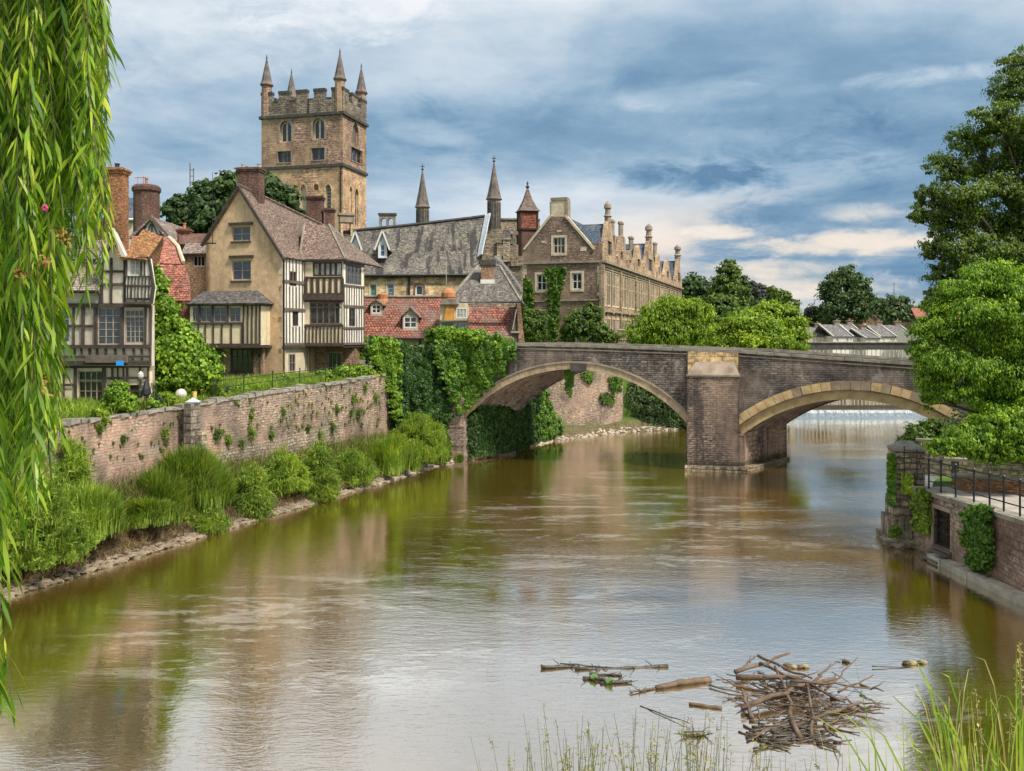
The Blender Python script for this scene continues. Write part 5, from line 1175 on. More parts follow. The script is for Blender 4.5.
rt = thing('timber_gable_house', 'small black and white timbered gable with grey roof under a round chimney', 'house', Wp(152, 300, 68))
Y2 = 68.0; f = Fac(Wp(136, 335, Y2).xy, Wp(168, 335, Y2).xy)
mb = MB(); f.wall(mb, [f.px(137.5, 262), f.px(167, 262), f.px(167, 236), f.px(152, 218), f.px(137.5, 234)], [], .2); mb.build('gable_wall', MT['whitewash'], rt)
mb = MB(); f.bar(mb, f.px(133.5, 237), f.px(152.3, 217), .22, .0, .3); f.bar(mb, f.px(151.5, 217), f.px(172, 240), .22, .0, .3)
f.bar(mb, f.px(137, 234.5), f.px(167, 235), .12, -.02, .06)
for (a, b) in (((152, 219), (152, 235)), ((147, 234), (151, 224)), ((157.5, 234), (153, 224)), ((143, 234), (146, 226)), ((161, 234), (158.5, 227))): f.bar(mb, f.px(*a), f.px(*b), .1, -.02, .05)
mb.build('timber_frame', MT['timber_grey'], rt, jit=.02)
mb = MB(); mb.slab([f.p(f.px(152, 217)[0], f.px(152, 217)[1], .3), f.p(f.px(173, 242)[0], f.px(173, 242)[1], .3), f.p(f.px(173, 242)[0], f.px(173, 242)[1], -7), f.p(f.px(152, 217)[0], f.px(152, 217)[1], -7)], .15)
mb.slab([f.p(f.px(152, 217)[0], f.px(152, 217)[1], .3), f.p(f.px(130, 238)[0], f.px(130, 238)[1], .3), f.p(f.px(130, 238)[0], f.px(130, 238)[1], -7), f.p(f.px(152, 217)[0], f.px(152, 217)[1], -7)], .15); mb.build('roof', MT['tile_mauve'], rt)
mb = MB(); f.box(mb, f.px(138, 0)[0], f.px(166, 0)[0], 6, f.px(150, 262)[1], -7, -.1); mb.build('wall', MT['brick_brown'], rt)
rt2 = thing('round_chimney', 'big round brown brick chimney stack with clay pot and aerials', 'chimney', Wp(147, 240, 70))
c = Wp(146.5, 230, 71); chimney('chimney', rt2, (c.x, c.y), 1.95, 1.9, 13, Zp(185.5, 71), MT['brick_dark'], 1, polyg=10, poth=.6)
mb = MB(); a = Wp(143.3, 186, 71); mb.tube([a, Wp(143.3, 176, 71)], .03, 5); mb.tube([Wp(135, 177.5, 71), Wp(146, 177.5, 71)], .035, 5); mb.tube([Wp(137.5, 185, 71), Wp(137.5, 177.5, 71)], .02, 4); mb.build('aerial', MT['clay_pot'], rt2)
rt = thing('slate_roof_house', 'blue-grey slate roof showing between the two left chimneys', 'house', Wp(126, 300, 80))
Y3 = 80; mb = MB(); mb.slab([yp(108, 219, Y3), yp(134.5, 219, Y3), yp(134.5, 198, Y3 + 3), yp(108, 197, Y3 + 3)], .2); mb.build('roof', MT['slate_blue'], rt)
mb = MB(); mb.box(Gx(108, Y3), Gx(134, Y3), Y3 + .2, Y3 + 6, 6, Zp(219.5, Y3)); mb.build('wall', MT['render_pale'], rt)
mb = MB(); mb.tube([yp(108, 219.5, Y3 - .1), yp(134, 219.5, Y3 - .1)], .12, 5); mb.build('gutter', MT['white_paint'], rt)
rt = thing('tiled_cottage', 'low dark tiled cottage squeezed against the left side of the gabled house', 'house', Wp(195, 330, 66))
Y4 = 65.0; f = Fac(Wp(178, 335, Y4).xy, Wp(212, 335, Y4).xy); wn = pxwin(f, 193, 205, 255.5, 266.5, rt, MT['pale_paint'], MT['glass_dark'], 3, 1, fw=.06, bw=.05)
mb = MB(); f.wall(mb, rect(0, f.L, 5.6, Zp(254, Y4)), [wn], .3); f.box(mb, 0, f.L, 5.6, Zp(254.5, Y4), -5, -.32); mb.build('wall', MT['brick_brown'], rt)
mb = MB(); mb.slab([yp(181, 253.5, Y4 - .3), yp(212, 253, Y4 - .3), yp(212, 243, Y4 + .9), yp(186, 243, Y4 + .9)], .12); mb.build('roof', MT['tile_mauve'], rt)
mb = MB(); mb.slab([yp(178, 244, Y4 + 1), yp(212, 244, Y4 + 1), yp(212, 233.5, Y4 + 3), yp(180, 233.5, Y4 + 3)], .12); mb.build('roof', MT['brick_dark'], rt)
c = Wp(184.5, 240, 68); chimney('chimney', rt, (c.x, c.y), .85, .7, 14.5, Zp(229, 68), MT['brick_red'], 1)
# ================================================================== low red-tiled buildings
rt = thing('red_roof_house', 'long low house with patchy red pantile roof and two small dormers', 'house', Wp(410, 345, 78))
Y5 = 78.0; F5 = Fac(Wp(361, 335, Y5).xy, Wp(456, 335, Y5 + .5).xy)
top = [yp(361, 297.5, Y5 + 3.6), yp(456, 297.5, Y5 + 3.6)]
mb = MB(); mb.slab([yp(360, 337, Y5), yp(456, 338, Y5), top[1], top[0]], .15); mb.build('roof', MT['tile_red'], rt)
mb = MB(); mb.tube([top[0] + Vector((0, 0, .08)), top[1] + Vector((0, 0, .08))], .14, 6); mb.build('ridge_tiles', MT['coping'], rt)
mb = MB(); F5.box(mb, .1, F5.L, 5.8, Zp(338, Y5) - .05, -6, -.35); mb.build('wall', MT['plaster_grey'], rt)
mb = MB(); mb.tube([yp(360, 338, Y5 - .1), yp(456, 339, Y5 - .1)], .09, 6)
for x in (366, 392, 420, 446): F5.box(mb, F5.sx(x) - .07, F5.sx(x) + .07, 5.8, Zp(339, Y5), -.3, -.18)
mb.build('gutter', MT['iron'], rt)
for (a, b, y0, y1, ax, ay, ex) in ((371.5, 381, 304.5, 313.5, 375, 299, 3), (403.8, 417, 316.5, 328, 410, 306.5, 3.2)):
    Yd = Y5 + (337 - y1) / 40 * 3.6 - .2; fd = Fac(Wp(a - 1, 335, Yd).xy, Wp(b + 1, 335, Yd).xy)
    wn = pxwin(fd, a, b, y0, y1, rt, MT['white_paint'], MT['glass'], 2, 2, d=-.05, fw=.1, bw=.09, name='dormer_window')
    mb = MB(); zt_d = fd.px(a, y0)[1] + .05; O = [(0, fd.px(a, y1)[1] - .35), (fd.L, fd.px(a, y1)[1] - .35), (fd.L, zt_d), (0, zt_d)]; fd.wall(mb, O, [wn], .2)
    fd.poly(mb, [(0, zt_d), (fd.L, zt_d), (fd.L / 2, fd.px(ax, ay)[1] - .1)], -2, -.05); fd.box(mb, .02, fd.L - .02, O[0][1], zt_d, -2.2, -.2); dm = mb.build('dormer', MT['plaster_grey'], rt)
    mb = MB(); e = .28; zp = fd.px(ax, ay)[1]; mb.slab([fd.p(-e, zt_d - .12, .2), fd.p(fd.L / 2, zp, .2), fd.p(fd.L / 2, zp, -2.6), fd.p(-e, zt_d - .12, -2)], .09); mb.slab([fd.p(fd.L + e, zt_d - .12, .2), fd.p(fd.L / 2, zp, .2), fd.p(fd.L / 2, zp, -2.6), fd.p(fd.L + e, zt_d - .12, -2)], .09); mb.build('dormer_roof', MT['tile_mauve'], rt)
c = yp(383, 300, Y5 + 3.6); mb = MB(); mb.lathe((c.x, c.y, c.z - .8), [(.75, 0), (.6, .7), (.5, .9), (.52, 1.3), (.42, 1.4)], 10); mb.build('chimney', MT['clay_pot'], rt)
rt = thing('glazed_lean_to', 'small lean-to with orange corrugated sheet and white lattice windows between red roofs', 'shed', Wp(455, 345, 76))
F6 = Fac(Wp(438, 335, 76).xy, Wp(470, 335, 76).xy)
mb = MB(); O = [F6.px(444, 320), F6.px(454.5, 320), F6.px(454.5, 304), F6.px(447, 304)]; F6.poly(mb, O, -.1, .25); mb.build('sheet', MT['orange_sheet'], rt)
mb = MB(); F6.poly(mb, [F6.px(440, 321.5), F6.px(467, 321), F6.px(467, 319.8), F6.px(440, 320)], -.3, .4); F6.poly(mb, [F6.px(440, 304.5), F6.px(459, 304.5), F6.px(456, 299), F6.px(443, 299)], -1.2, .4); mb.build('roof', MT['coping'], rt)
mb = MB(); wn = [pxwin(F6, 456, 467, 308, 318.5, rt, MT['white_paint'], MT['glass_curtain'], 3, 2, d=0, fw=.08, bw=.05), pxwin(F6, 455.5, 467, 322.5, 334, rt, MT['white_paint'], MT['glass_blue'], 3, 2, d=0, fw=.08, bw=.05), pxwin(F6, 441.5, 453.5, 323, 333, rt, MT['timber_pale'], MT['glass_dark'], 2, 1, d=0, fw=.08, bw=.05)]
F6.wall(mb, [F6.px(440, 345), F6.px(469, 345), F6.px(469, 303), F6.px(440, 303)], wn, .25); F6.box(mb, .3, F6.L - .2, 5.8, Zp(303, 76), -3, -.3); mb.build('wall', MT['plaster'], rt)
c = Wp(448.5, 300, 77); mb = MB(); mb.lathe((c.x, c.y, Zp(303, 77)), [(.62, 0), (.55, .45), (.62, .5), (.62, .85), (.45, 1.1), (.3, 1.25)], 12); mb.build('chimney', MT['clay_pot'], rt)
mb = MB(); mb.tube([Wp(446.5, 290, 77.4), Wp(446.2, 262, 77.4)], .03, 5); mb.build('aerial', MT['timber_pale'], rt)
rt = thing('red_roof_house', 'low steep red pantile roof with pink end wall beside the bridge', 'house', Wp(495, 345, 74))
Y7 = 74.0
mb = MB(); mb.slab([yp(466, 337.5, Y7), yp(512, 339, Y7), yp(515.5, 306, Y7 + 3), yp(470, 304.5, Y7 + 3)], .15); mb.build('roof', MT['tile_red'], rt)
F7 = Fac(Wp(465, 335, Y7 + .3).xy, Wp(524.5, 335, Y7 + .3).xy)
mb = MB(); F7.wall(mb, [F7.px(511, 352), F7.px(524, 352), F7.px(519.5, 303), F7.px(468, 302.5), F7.px(468, 306), F7.px(516.5, 307)], [], .3, -.1); F7.box(mb, .1, F7.sx(511), 5.5, Zp(339.5, Y7), -4, -.3); F7.box(mb, F7.sx(511), F7.sx(520), 5.5, Zp(303, Y7), -4, -.42); mb.build('wall', MT['river_wall'], rt)
mb = MB(); F7.poly(mb, [F7.px(519, 352), F7.px(525.5, 352), F7.px(520.5, 303), F7.px(517, 303)], -1.5, .1); mb.build('pink_end_wall', MT['brick_brown'], rt)
mb = MB(); F7.poly(mb, [F7.px(511.5, 350), F7.px(518, 350), F7.px(517.5, 333), F7.px(511.5, 333)], -.1, .0); mb.build('door', MT['timber_grey'], rt)
mb = MB(); F7.poly(mb, [F7.px(511, 333), F7.px(520, 333), F7.px(519, 331), F7.px(511, 331)], -.1, .2); F7.poly(mb, [F7.px(512, 330), F7.px(516, 309), F7.px(517, 309), F7.px(513.2, 330)], -.1, .15); mb.build('frame', MT['timber_pale'], rt)
# grey hipped roof
rt = thing('hipped_roof_house', 'house with mottled grey stone-slate hipped roof and stubby dark chimney', 'house', Wp(485, 345, 82))
Y8 = 80.0; a, b = yp(446.5, 302, Y8), yp(521, 301, Y8); c, d = yp(478, 264, Y8 + 5), yp(500, 266, Y8 + 5)
e, g_ = yp(444, 300, Y8 + 10), yp(526, 300, Y8 + 10); e.z = a.z; g_.z = a.z; c.z = d.z
mb = MB(); mb.slab([a, b, d, c], .2); mb.slab([a, c, e], .2); mb.slab([b, g_, d], .2); mb.slab([e, c, d, g_], .2); mb.build('roof', MT['slate_hip'], rt)
mb = MB(); mb.tube([a, c], .14, 5); mb.tube([b, d], .14, 5); mb.tube([c, d], .14, 5); mb.build('ridge_tiles', MT['coping'], rt)
F8 = Fac((a.x + .4, a.y + .4), (b.x - .4, b.y + .4)); mb = MB(); F8.box(mb, 0, F8.L, 5.8, a.z, -8, 0); mb.build('wall', MT['river_wall'], rt)
mb = MB(); mb.tube([a + Vector((0, -.1, -.1)), b + Vector((0, -.1, -.1))], .12, 6); mb.build('gutter', MT['iron'], rt)
c = yp(487.5, 280, Y8 + 2.5); f = Fac((c.x - .62, c.y), (c.x + .62, c.y)); mb = MB(); f.box(mb, .02, 1.2, Zp(281, Y8 + 2.5), Zp(265, Y8 + 2.5), -1, 0); mb.build('chimney', MT['brick_brown'], rt)
mb = MB(); f.box(mb, -.12, 1.36, Zp(265, Y8 + 2.5), Zp(259.5, Y8 + 2.5), -1.1, .12); mb.build('chimney_cap', MT['dark_stone'], rt); mb = MB(); f.box(mb, -.02, 1.26, Zp(281.5, Y8 + 2.5) - .2, Zp(279.5, Y8 + 2.5), -1, .05); mb.build('flashing', MT['white_paint'], rt)
rt = thing('cream_gable_house', 'cream rendered sloping gable with grey slate roof beside the creeper-clad gable', 'house', Wp(508, 345, 90))
F9 = Fac(Wp(488, 335, 90).xy, Wp(524, 335, 90).xy)
mb = MB(); F9.wall(mb, [F9.px(490, 305), F9.px(521.5, 305), F9.px(521.5, 294), F9.px(510, 278), F9.px(495, 258.5), F9.px(490, 266)], [], .3); mb.build('gable_wall', MT['whitewash'], rt)
mb = MB()
pp = [(494.5, 257), (503, 265), (512, 277), (522.5, 293)]
for i in range(3): u, v = F9.px(*pp[i]), F9.px(*pp[i + 1]); mb.slab([F9.p(u[0], u[1], .2), F9.p(v[0], v[1], .2), F9.p(v[0], v[1] + 1.0, -7), F9.p(u[0], u[1] + .8, -7)], .2)
mb.build('roof', MT['slate_far'], rt); mb = MB(); F9.box(mb, .3, F9.L - .5, 6, 12.6, -7, -.3); mb.build('wall', MT['plaster_grey'], rt)

# ================================================================== the long hall
rt = thing('slate_hall', 'long hall with streaked dark slate roof above a cream stone wall', 'hall', Wp(420, 330, 96))
HF = Fac(Wp(340, 335, 95).xy, Wp(476, 335, 96).xy)
ze = HF.px(362, 277)[1]
hw = [pxwin(HF, 370, 376.5, 284.5, 298, rt, MT['pale_paint'], MT['green_paint'], 1, 2, d=-.12, fw=.1, sur=.12, sm=MT['dressed_stone']),
      pxwin(HF, 387, 394, 284, 297, rt, MT['pale_paint'], MT['glass_blue'], 1, 3, d=-.12, fw=.12, bw=.08, sur=.12, sm=MT['dressed_stone']),
      pxwin(HF, 415.2, 423.6, 284.5, 296, rt, MT['white_paint'], MT['glass'], 1, 1, d=-.12, fw=.16, kind='segment', sur=.16, sm=MT['brick_orange'])]
mb = MB(); HF.wall(mb, rect(0, HF.L, 6, ze), hw, .4); mb.build('wall', MT['render_block'], rt)
mb = MB(); HF.box(mb, 0, HF.L, 6, ze, -10, -.42); mb.build('rear_wall', MT['render_block'], rt)
mb = MB(); s = HF.sx(409); HF.box(mb, s - .12, s + .12, 8, ze, 0, .16); mb.tube([HF.p(-.2, ze + .1, .45), HF.p(HF.L, ze + .25, .45)], .13, 6); mb.build('gutter', MT['iron'], rt)
Rz = [(338, 234), (363, 230.5), (400, 227), (440, 222.5), (470, 219), (485, 217)]
mb = MB(); es = [HF.p(HF.sx(x), ze + .1 + (.15 if i == 3 else 0), .35) for i, (x, y) in enumerate(Rz[:-1])] + [HF.p(HF.sx(476), ze + .1, .35)]
rs_ = [Wp(x, y, 101) for x, y in Rz]
ms_ = [es[i].lerp(rs_[i], .5) - Vector((0, 0, .35)) for i in range(6)]
for i in range(5): mb.slab([es[i], es[i + 1], ms_[i + 1], ms_[i]], .3); mb.slab([ms_[i], ms_[i + 1], rs_[i + 1], rs_[i]], .3); mb.slab([rs_[i], rs_[i + 1], rs_[i + 1] + Vector((0, 6, -6)), rs_[i] + Vector((0, 6, -6))], .3)
mb.build('roof', MT['slate'], rt)
mb = MB(); mb.tube([p + Vector((0, 0, .1)) for p in rs_], .2, 6); mb.build('ridge_tiles', MT['dark_stone'], rt)
mb = MB(); e0_, e1_ = es[5] + Vector((0, 0, .1)), rs_[5] + Vector((0, 0, .12))
mb.slab([e0_.lerp(e1_, .3) + Vector((-.2, 0, 0)), e0_.lerp(e1_, .3) + Vector((.3, -.4, .3)), e1_ + Vector((.55, -.4, .3)), e1_ + Vector((.0, -.1, .1))], .15); mb.build('lead_flashing', MT['lead'], rt)
for (cx_, y0, y1, hwid, hh) in ((382.5, 239, 257, 7.2, 230.5), (355.5, 241, 257, 5.8, 231.5)):
    Yd = 96.4; fd = Fac(Wp(cx_ - hwid * .62, 335, Yd).xy, Wp(cx_ + hwid * .62, 335, Yd).xy); za = fd.px(cx_, hh)[1]; zl = fd.px(cx_, 247)[1]; zb_ = fd.px(cx_, 258)[1]
    wn = pxwin(fd, cx_ - 2.8, cx_ + 2.8, y0 + 5, y1, rt, MT['white_paint'], MT['glass_blue'], 1, 2, d=-.06, fw=.12, bw=.08, name='dormer_window')
    mb = MB(); fd.wall(mb, [(0, zb_), (fd.L, zb_), (fd.L, zl), (fd.L / 2, za - .2), (0, zl)], [wn], .2); mb.build('dormer', MT['white_paint'], rt)
    mb = MB(); zz_ = za; mb.slab([fd.p(fd.L / 2, zz_, .25), fd.p(-.35, zl - .4, .25), fd.p(-.35, zl - .4, -2.4), fd.p(fd.L / 2, zz_, -4.5)], .12); mb.slab([fd.p(fd.L / 2, zz_, .25), fd.p(fd.L + .35, zl - .4, .25), fd.p(fd.L + .35, zl - .4, -2.4), fd.p(fd.L / 2, zz_, -4.5)], .12); mb.build('dormer_roof', MT['slate_far'], rt)
    mb = MB(); fd.bar(mb, (-.33, zl - .35), (fd.L / 2, za + .02), .16, .2, .32); fd.bar(mb, (fd.L / 2, za + .02), (fd.L + .33, zl - .35), .16, .2, .32); mb.build('bargeboard', MT['white_paint'], rt)
# bellcote with two arches on the ridge
rt = thing('arched_bellcote', 'small twin-arched weathered stone bellcote on the slate hall ridge', 'bellcote', Wp(387, 228, 104))
fb = Fac(Wp(379, 335, 104).xy, Wp(395, 335, 104).xy); z0_, z1_ = fb.px(387, 232)[1], fb.px(387, 215)[1]
mb = MB(); fb.wall(mb, rect(0, fb.L, z0_, z1_), [arch(.22, .82, z0_ + .7, z1_ - .35), arch(1.02, 1.62, z0_ + .7, z1_ - .35)], .7); mb.build('arcade', MT['weathered_stone'], rt)
mb = MB(); fb.box(mb, -.12, fb.L + .12, z1_, z1_ + .22, -.8, .1); mb.build('coping', MT['dark_stone'], rt)
# spires
def spire(label, cx_, Y, yb, ys_, yt, w, bh):
    rt = thing('church_spire', label, 'spire', Wp(cx_, yb, Y)); r = w / 2 / FOC * Y; x = Gx(cx_, Y); z0 = Zp(yb, Y) - 8; zs = Zp(ys_, Y); zt = Zp(yt, Y)
    mb = MB(); mb.lathe((x, Y, z0), [(r * .9, 0), (r * .9, zs - z0 - .1), (r * 1.08, zs - z0)], 8, R(22.5)); t = mb.build('turret', MT['rubble_cream'], rt)
    mb = MB(); mb.lathe((x, Y, zs), [(r * 1.12, 0), (r * .98, .25), (r * .55, (zt - zs) * .42), (r * .12, (zt - zs) * .88), (.08, (zt - zs) * .93)], 8, R(22.5)); s = mb.build('spire_roof', MT['spire_stone'], rt)
    mb = MB(); mb.tube([(x, Y, zs + (zt - zs) * .9), (x, Y, zt + .5)], .06, 5); mb.lathe((x, Y, zt - .3), [(.05, 0), (.22, .15), (.05, .3)], 8); mb.tube([(x - .3, Y, zt + .2), (x + .3, Y, zt + .2)], .05, 4); mb.build('finial', MT['dark_stone'], s)
    mb = MB()
    for k in range(8):
        a = R(45 * k - 90); d = Vector((math.cos(a), math.sin(a), 0)); u = Vector((-d.y, d.x, 0)); c = Vector((x, Y, 0)) + d * (r * .9 * math.cos(R(22.5)) + .01)
        for sx_ in (-.16, .16):
            q = [c + u * (sx_ * r * 1.1 - .12), c + u * (sx_ * r * 1.1 + .12)]; mb.prism([Vector((q[0].x, q[0].y, zs - bh)), Vector((q[1].x, q[1].y, zs - bh)), Vector((q[1].x, q[1].y, zs - .6)), Vector(((q[0].x + q[1].x) / 2, (q[0].y + q[1].y) / 2, zs - .3)), Vector((q[0].x, q[0].y, zs - .6))], d * .03)
    mb.build('louvres', MT['dark_stone'], t)
spire('slender grey spire on a pale turret behind the slate hall roof', 422.5, 120, 222, 207.5, 168, 14.5, 2.4)
spire('taller slender grey spire with louvred turret right of the hall roof', 494, 116, 232, 199.5, 160, 15.5, 3.8)
# stone clutter between hall and mansion
rt = thing('cream_stone_building', 'cream stone building with square dark windows behind the red cupola', 'building', Wp(510, 300, 112))
FA = Fac(Wp(486, 335, 126).xy, Wp(540, 335, 127).xy)
wn = [pxwin(FA, 506, 512.5, 234.5, 245, rt, MT['timber_pale'], MT['glass_dark'], 1, 1, d=-.2, fw=.1), pxwin(FA, 515.8, 521, 235, 245.5, rt, MT['timber_pale'], MT['glass_dark'], 1, 1, d=-.2, fw=.1)]
mb = MB(); FA.wall(mb, rect(0, FA.L, 6, FA.px(500, 219.5)[1]), wn, .4); FA.box(mb, 0, FA.L, 6, FA.px(500, 220)[1], -8, -.42); mb.build('wall', MT['rubble_cream'], rt)
mb = MB(); FA.box(mb, -.2, FA.L, FA.px(500, 219.5)[1], FA.px(500, 218)[1], -8.2, .2); mb.build('coping', MT['coping'], rt)
rt = thing('stone_chimney_block', 'stepped rough stone chimneys and buttresses at the right end of the hall', 'chimney', Wp(495, 300, 99))
FBk = Fac(Wp(478, 335, 98.5).xy, Wp(523, 335, 98.5).xy)
def blk(mb, x0, x1, y0, y1, d0, d1): a, z0 = FBk.px(x0, y1); b, z1 = FBk.px(x1, y0); FBk.box(mb, a, b, z0, z1, d0, d1)
mb = MB(); FBk.poly(mb, [FBk.px(480, 300), FBk.px(500, 300), FBk.px(500, 234), FBk.px(492, 229), FBk.px(487, 236), FBk.px(484, 250), FBk.px(480, 264)], -1.2, 0); blk(mb, 499, 523, 256, 300, -1.5, -.1); mb.build('masonry', MT['rough_block'], rt)
mb = MB(); blk(mb, 497, 501.5, 243, 262, -.6, .3); blk(mb, 503, 510, 240, 262, -.9, .4); blk(mb, 496.5, 502, 241.5, 243, -.7, .4); blk(mb, 502.4, 510.6, 238, 240, -1, .5); blk(mb, 511, 523, 262, 266, -1, .2); mb.build('chimney', MT['rubble_cream'], rt)
mb = MB(); FBk.poly(mb, [FBk.px(500, 243), FBk.px(513, 243), FBk.px(509, 229), FBk.px(503, 229)], -2.5, -.9); mb.build('slate_slope', MT['slate_far'], rt)
# red cupola
rt = thing('red_cupola', 'red brick lantern cupola with pyramidal tiled cap beside the chimneyed gable', 'cupola', Wp(527, 250, 118))
Yc = 117.0; x0, x1 = Gx(518, Yc), Gx(537, Yc); xm = Gx(527.5, Yc); hw_ = (x1 - x0) / 2 * .86
def rsq(r, z, rot=R(12)): return [Vector((xm + r * 1.414 * math.cos(rot + R(45 + 90 * k)), Yc + r * 1.414 * math.sin(rot + R(45 + 90 * k)), z)) for k in (2, 3, 0, 1)]
zc0, zc1, zc2, zc3 = Zp(246, Yc), Zp(230, Yc), Zp(212, Yc), Zp(188, Yc)
mb = MB(); mb.box8(rsq(hw_ * .95, zc0 - 8) + rsq(hw_ * .95, zc1)); mb.build('base', MT['brick_dark'], rt)
mb = MB(); mb.box8(rsq(hw_, zc1) + rsq(hw_, zc2)); mb.build('lantern', MT['cupola_red'], rt)
mb = MB()
for z in (zc1 + .05, zc2 - .1): mb.box8(rsq(hw_ + .12, z - .12) + rsq(hw_ + .12, z + .12))
for k in range(4):
    c = rsq(hw_ + .03, 0)[k]; mb.box(c.x - .1, c.x + .1, c.y - .1, c.y + .1, zc1, zc2)
mb.build('lantern_frame', MT['timber'], rt)
mb = MB(); rings = [rsq(hw_ * r_, z) for r_, z in ((1.3, zc2), (.95, zc2 + .5), (.5, zc2 + (zc3 - zc2) * .5), (.08, zc3))]
for a, b in zip(rings[:-1], rings[1:]): mb.box8(a + b)
mb.build('cap', MT['tile_brown'], rt); mb = MB(); mb.lathe((xm, Yc, zc3 - .1), [(.1, 0), (.28, .25), (.05, .5), (.16, .65), (.02, 1.0)], 8); mb.build('finial', MT['dark_stone'], rt)

# ================================================================== gabled stone mansion and its long terrace front
rt = thing('stone_mansion', 'grand gabled stone mansion with mullioned front stretching back in a long row', 'mansion', (11, 112, 6))
MF = Fac((1.28, 113.27), (11.0, 110.0)); TD = Vector((.3189, .9478)); T_END = (11 + TD.x * 68.5, 110 + TD.y * 68.5); MS = Fac((11.0, 110.0), T_END)
zc = 18.0; ap = MF.px(558, 214); sw0 = MF.px(528, 247)[0]; se = MF.px(594, 246)
mw = [pxwin(MF, 553.2, 565, 237.5, 253.5, rt, MT['dressed_stone'], MT['glass'], 3, 2, d=-.18, fw=.12, bw=.14, sur=.26, sm=MT['dressed_stone']),
      pxwin(MF, 536.8, 546.5, 274.5, 290.5, rt, MT['white_paint'], MT['glass'], 2, 2, d=-.18, fw=.14, bw=.14, sur=.26, sm=MT['dressed_stone']),
      pxwin(MF, 572, 582, 273, 289.5, rt, MT['white_paint'], MT['glass'], 2, 2, d=-.18, fw=.14, bw=.14, sur=.26, sm=MT['dressed_stone']),
      pxwin(MF, 541, 548, 311, 322, rt, MT['white_paint'], MT['glass_dark'], 2, 1, d=-.18, fw=.14, bw=.1, sur=.22, sm=MT['dressed_stone'])]
O = [(0, 5.5), (MF.L, 5.5), (MF.L, 20.3), (MF.px(591.5, 0)[0], 20.3), MF.px(591, 248), MF.px(566, 216.5), MF.px(550.5, 216.5), MF.px(526, 248), (0, 19.4)]
mb = MB(); MF.wall(mb, O, mw, .5); mb.build('gable_wall', MT['mansion_stone'], rt)
mb = MB(); MF.box(mb, -.2, MF.L + .15, zc - .12, zc + .14, -.2, .22); mb.build('string_course', MT['weathered_stone'], rt); mb = MB(); MF.poly(mb, [MF.px(520.5, 302.5), MF.px(602.3, 300.3), MF.px(602.3, 298.8), MF.px(520.5, 301)], -.1, .14); mb.build('string_course', MT['weathered_stone'], rt)
mb = MB()
for (a, b) in (((524, 249.5), (551, 215.5)), ((565.5, 215.5), (594.5, 249.5))): MF.bar(mb, MF.px(*a), MF.px(*b), .28, -.5, .14)
mb.build('gable_coping', MT['dressed_stone'], rt)
rr = random.Random(8)
for side in (0, 1):
    mb = MB()
    for i in range(26):
        z = 6 + i * .46
        w = rr.choice((.35, .6)); a, b = (-.02, w) if side == 0 else (MF.L - w, MF.L - .005); MF.box(mb, a, b, z, z + .42, -.1, .035)
    mb.build('quoins', MT['dressed_stone'], rt)
for (px_, py_, w_, h_) in ((582, 251, .8, .5), (543, 243, .5, .25), (558.5, 232, .6, .25)):
    mb = MB(); s, z = MF.px(px_, py_); MF.box(mb, s - .2, s - .2 + w_, z, z + h_, -.1, .04); mb.build('carved_panel', MT['dressed_stone'], rt)
a, z0_ = MF.px(550.5, 218); b, z1_ = MF.px(567, 199.5); z1_ = MF.px(558, 199.5)[1]
mb = MB(); MF.box(mb, a + .1, b - .1, z0_ - 1, z1_ - .1, -1.3, -.03); MF.box(mb, a - .15, a + .12, z1_ - 1.6, z1_ - .2, -1.2, -.1)
ck = mb.build('chimney', MT['dressed_stone'], rt)
mb = MB(); MF.box(mb, a, b, z1_ - .1, z1_ + .25, -1.45, .06); mb.build('chimney_cap', MT['weathered_stone'], ck); mb = MB(); MF.box(mb, a - .05, a + .1, z0_ + .3, z0_ + .7, -1.2, .02); mb.build('band', MT['weathered_stone'], ck); mb = MB(); MF.box(mb, b - .25, b + .1, z0_, z1_ - .1, -1.3, .03); mb.build('flue', MT['weathered_stone'], ck)
# main roofs: ridge along the terrace
def mp(a, z, t):  # a metres into the building from the terrace face, t metres along it
    q = MS.p(t, z, -a); return q
mb = MB(); rz = 24.2; wl = MF.L
sA = MF.px(592, 249); pkz = MF.px(558, 206)[1] - .6; wpk = MF.px(558, 210)[0]; inn = MF.L - wpk
mb.slab([mp(.4, 18.9, .3), mp(.4, 18.9, 68), mp(inn, rz, 68), mp(inn, rz, .3)], .25); mb.slab([mp(inn, rz, .3), mp(inn, rz, 68), mp(wl, 18.9, 68), mp(wl, 18.9, .3)], .25); mb.build('roof', MT['slate_blue'], rt)
f = Fac(T_END, mp(wl, 0, 68.5).xy); mb = MB(); f.wall(mb, [(0, 5.5), (f.L, 5.5), (f.L, 18.9), (f.L * .55, rz), (0, 18.9)], [], .4); f2 = Fac(mp(wl, 0, 68.5).xy, mp(wl, 0, 0).xy); f2.wall(mb, rect(0, f2.L, 5.5, 18.9), [], .4); mb.build('rear_wall', MT['mansion_stone'], rt)
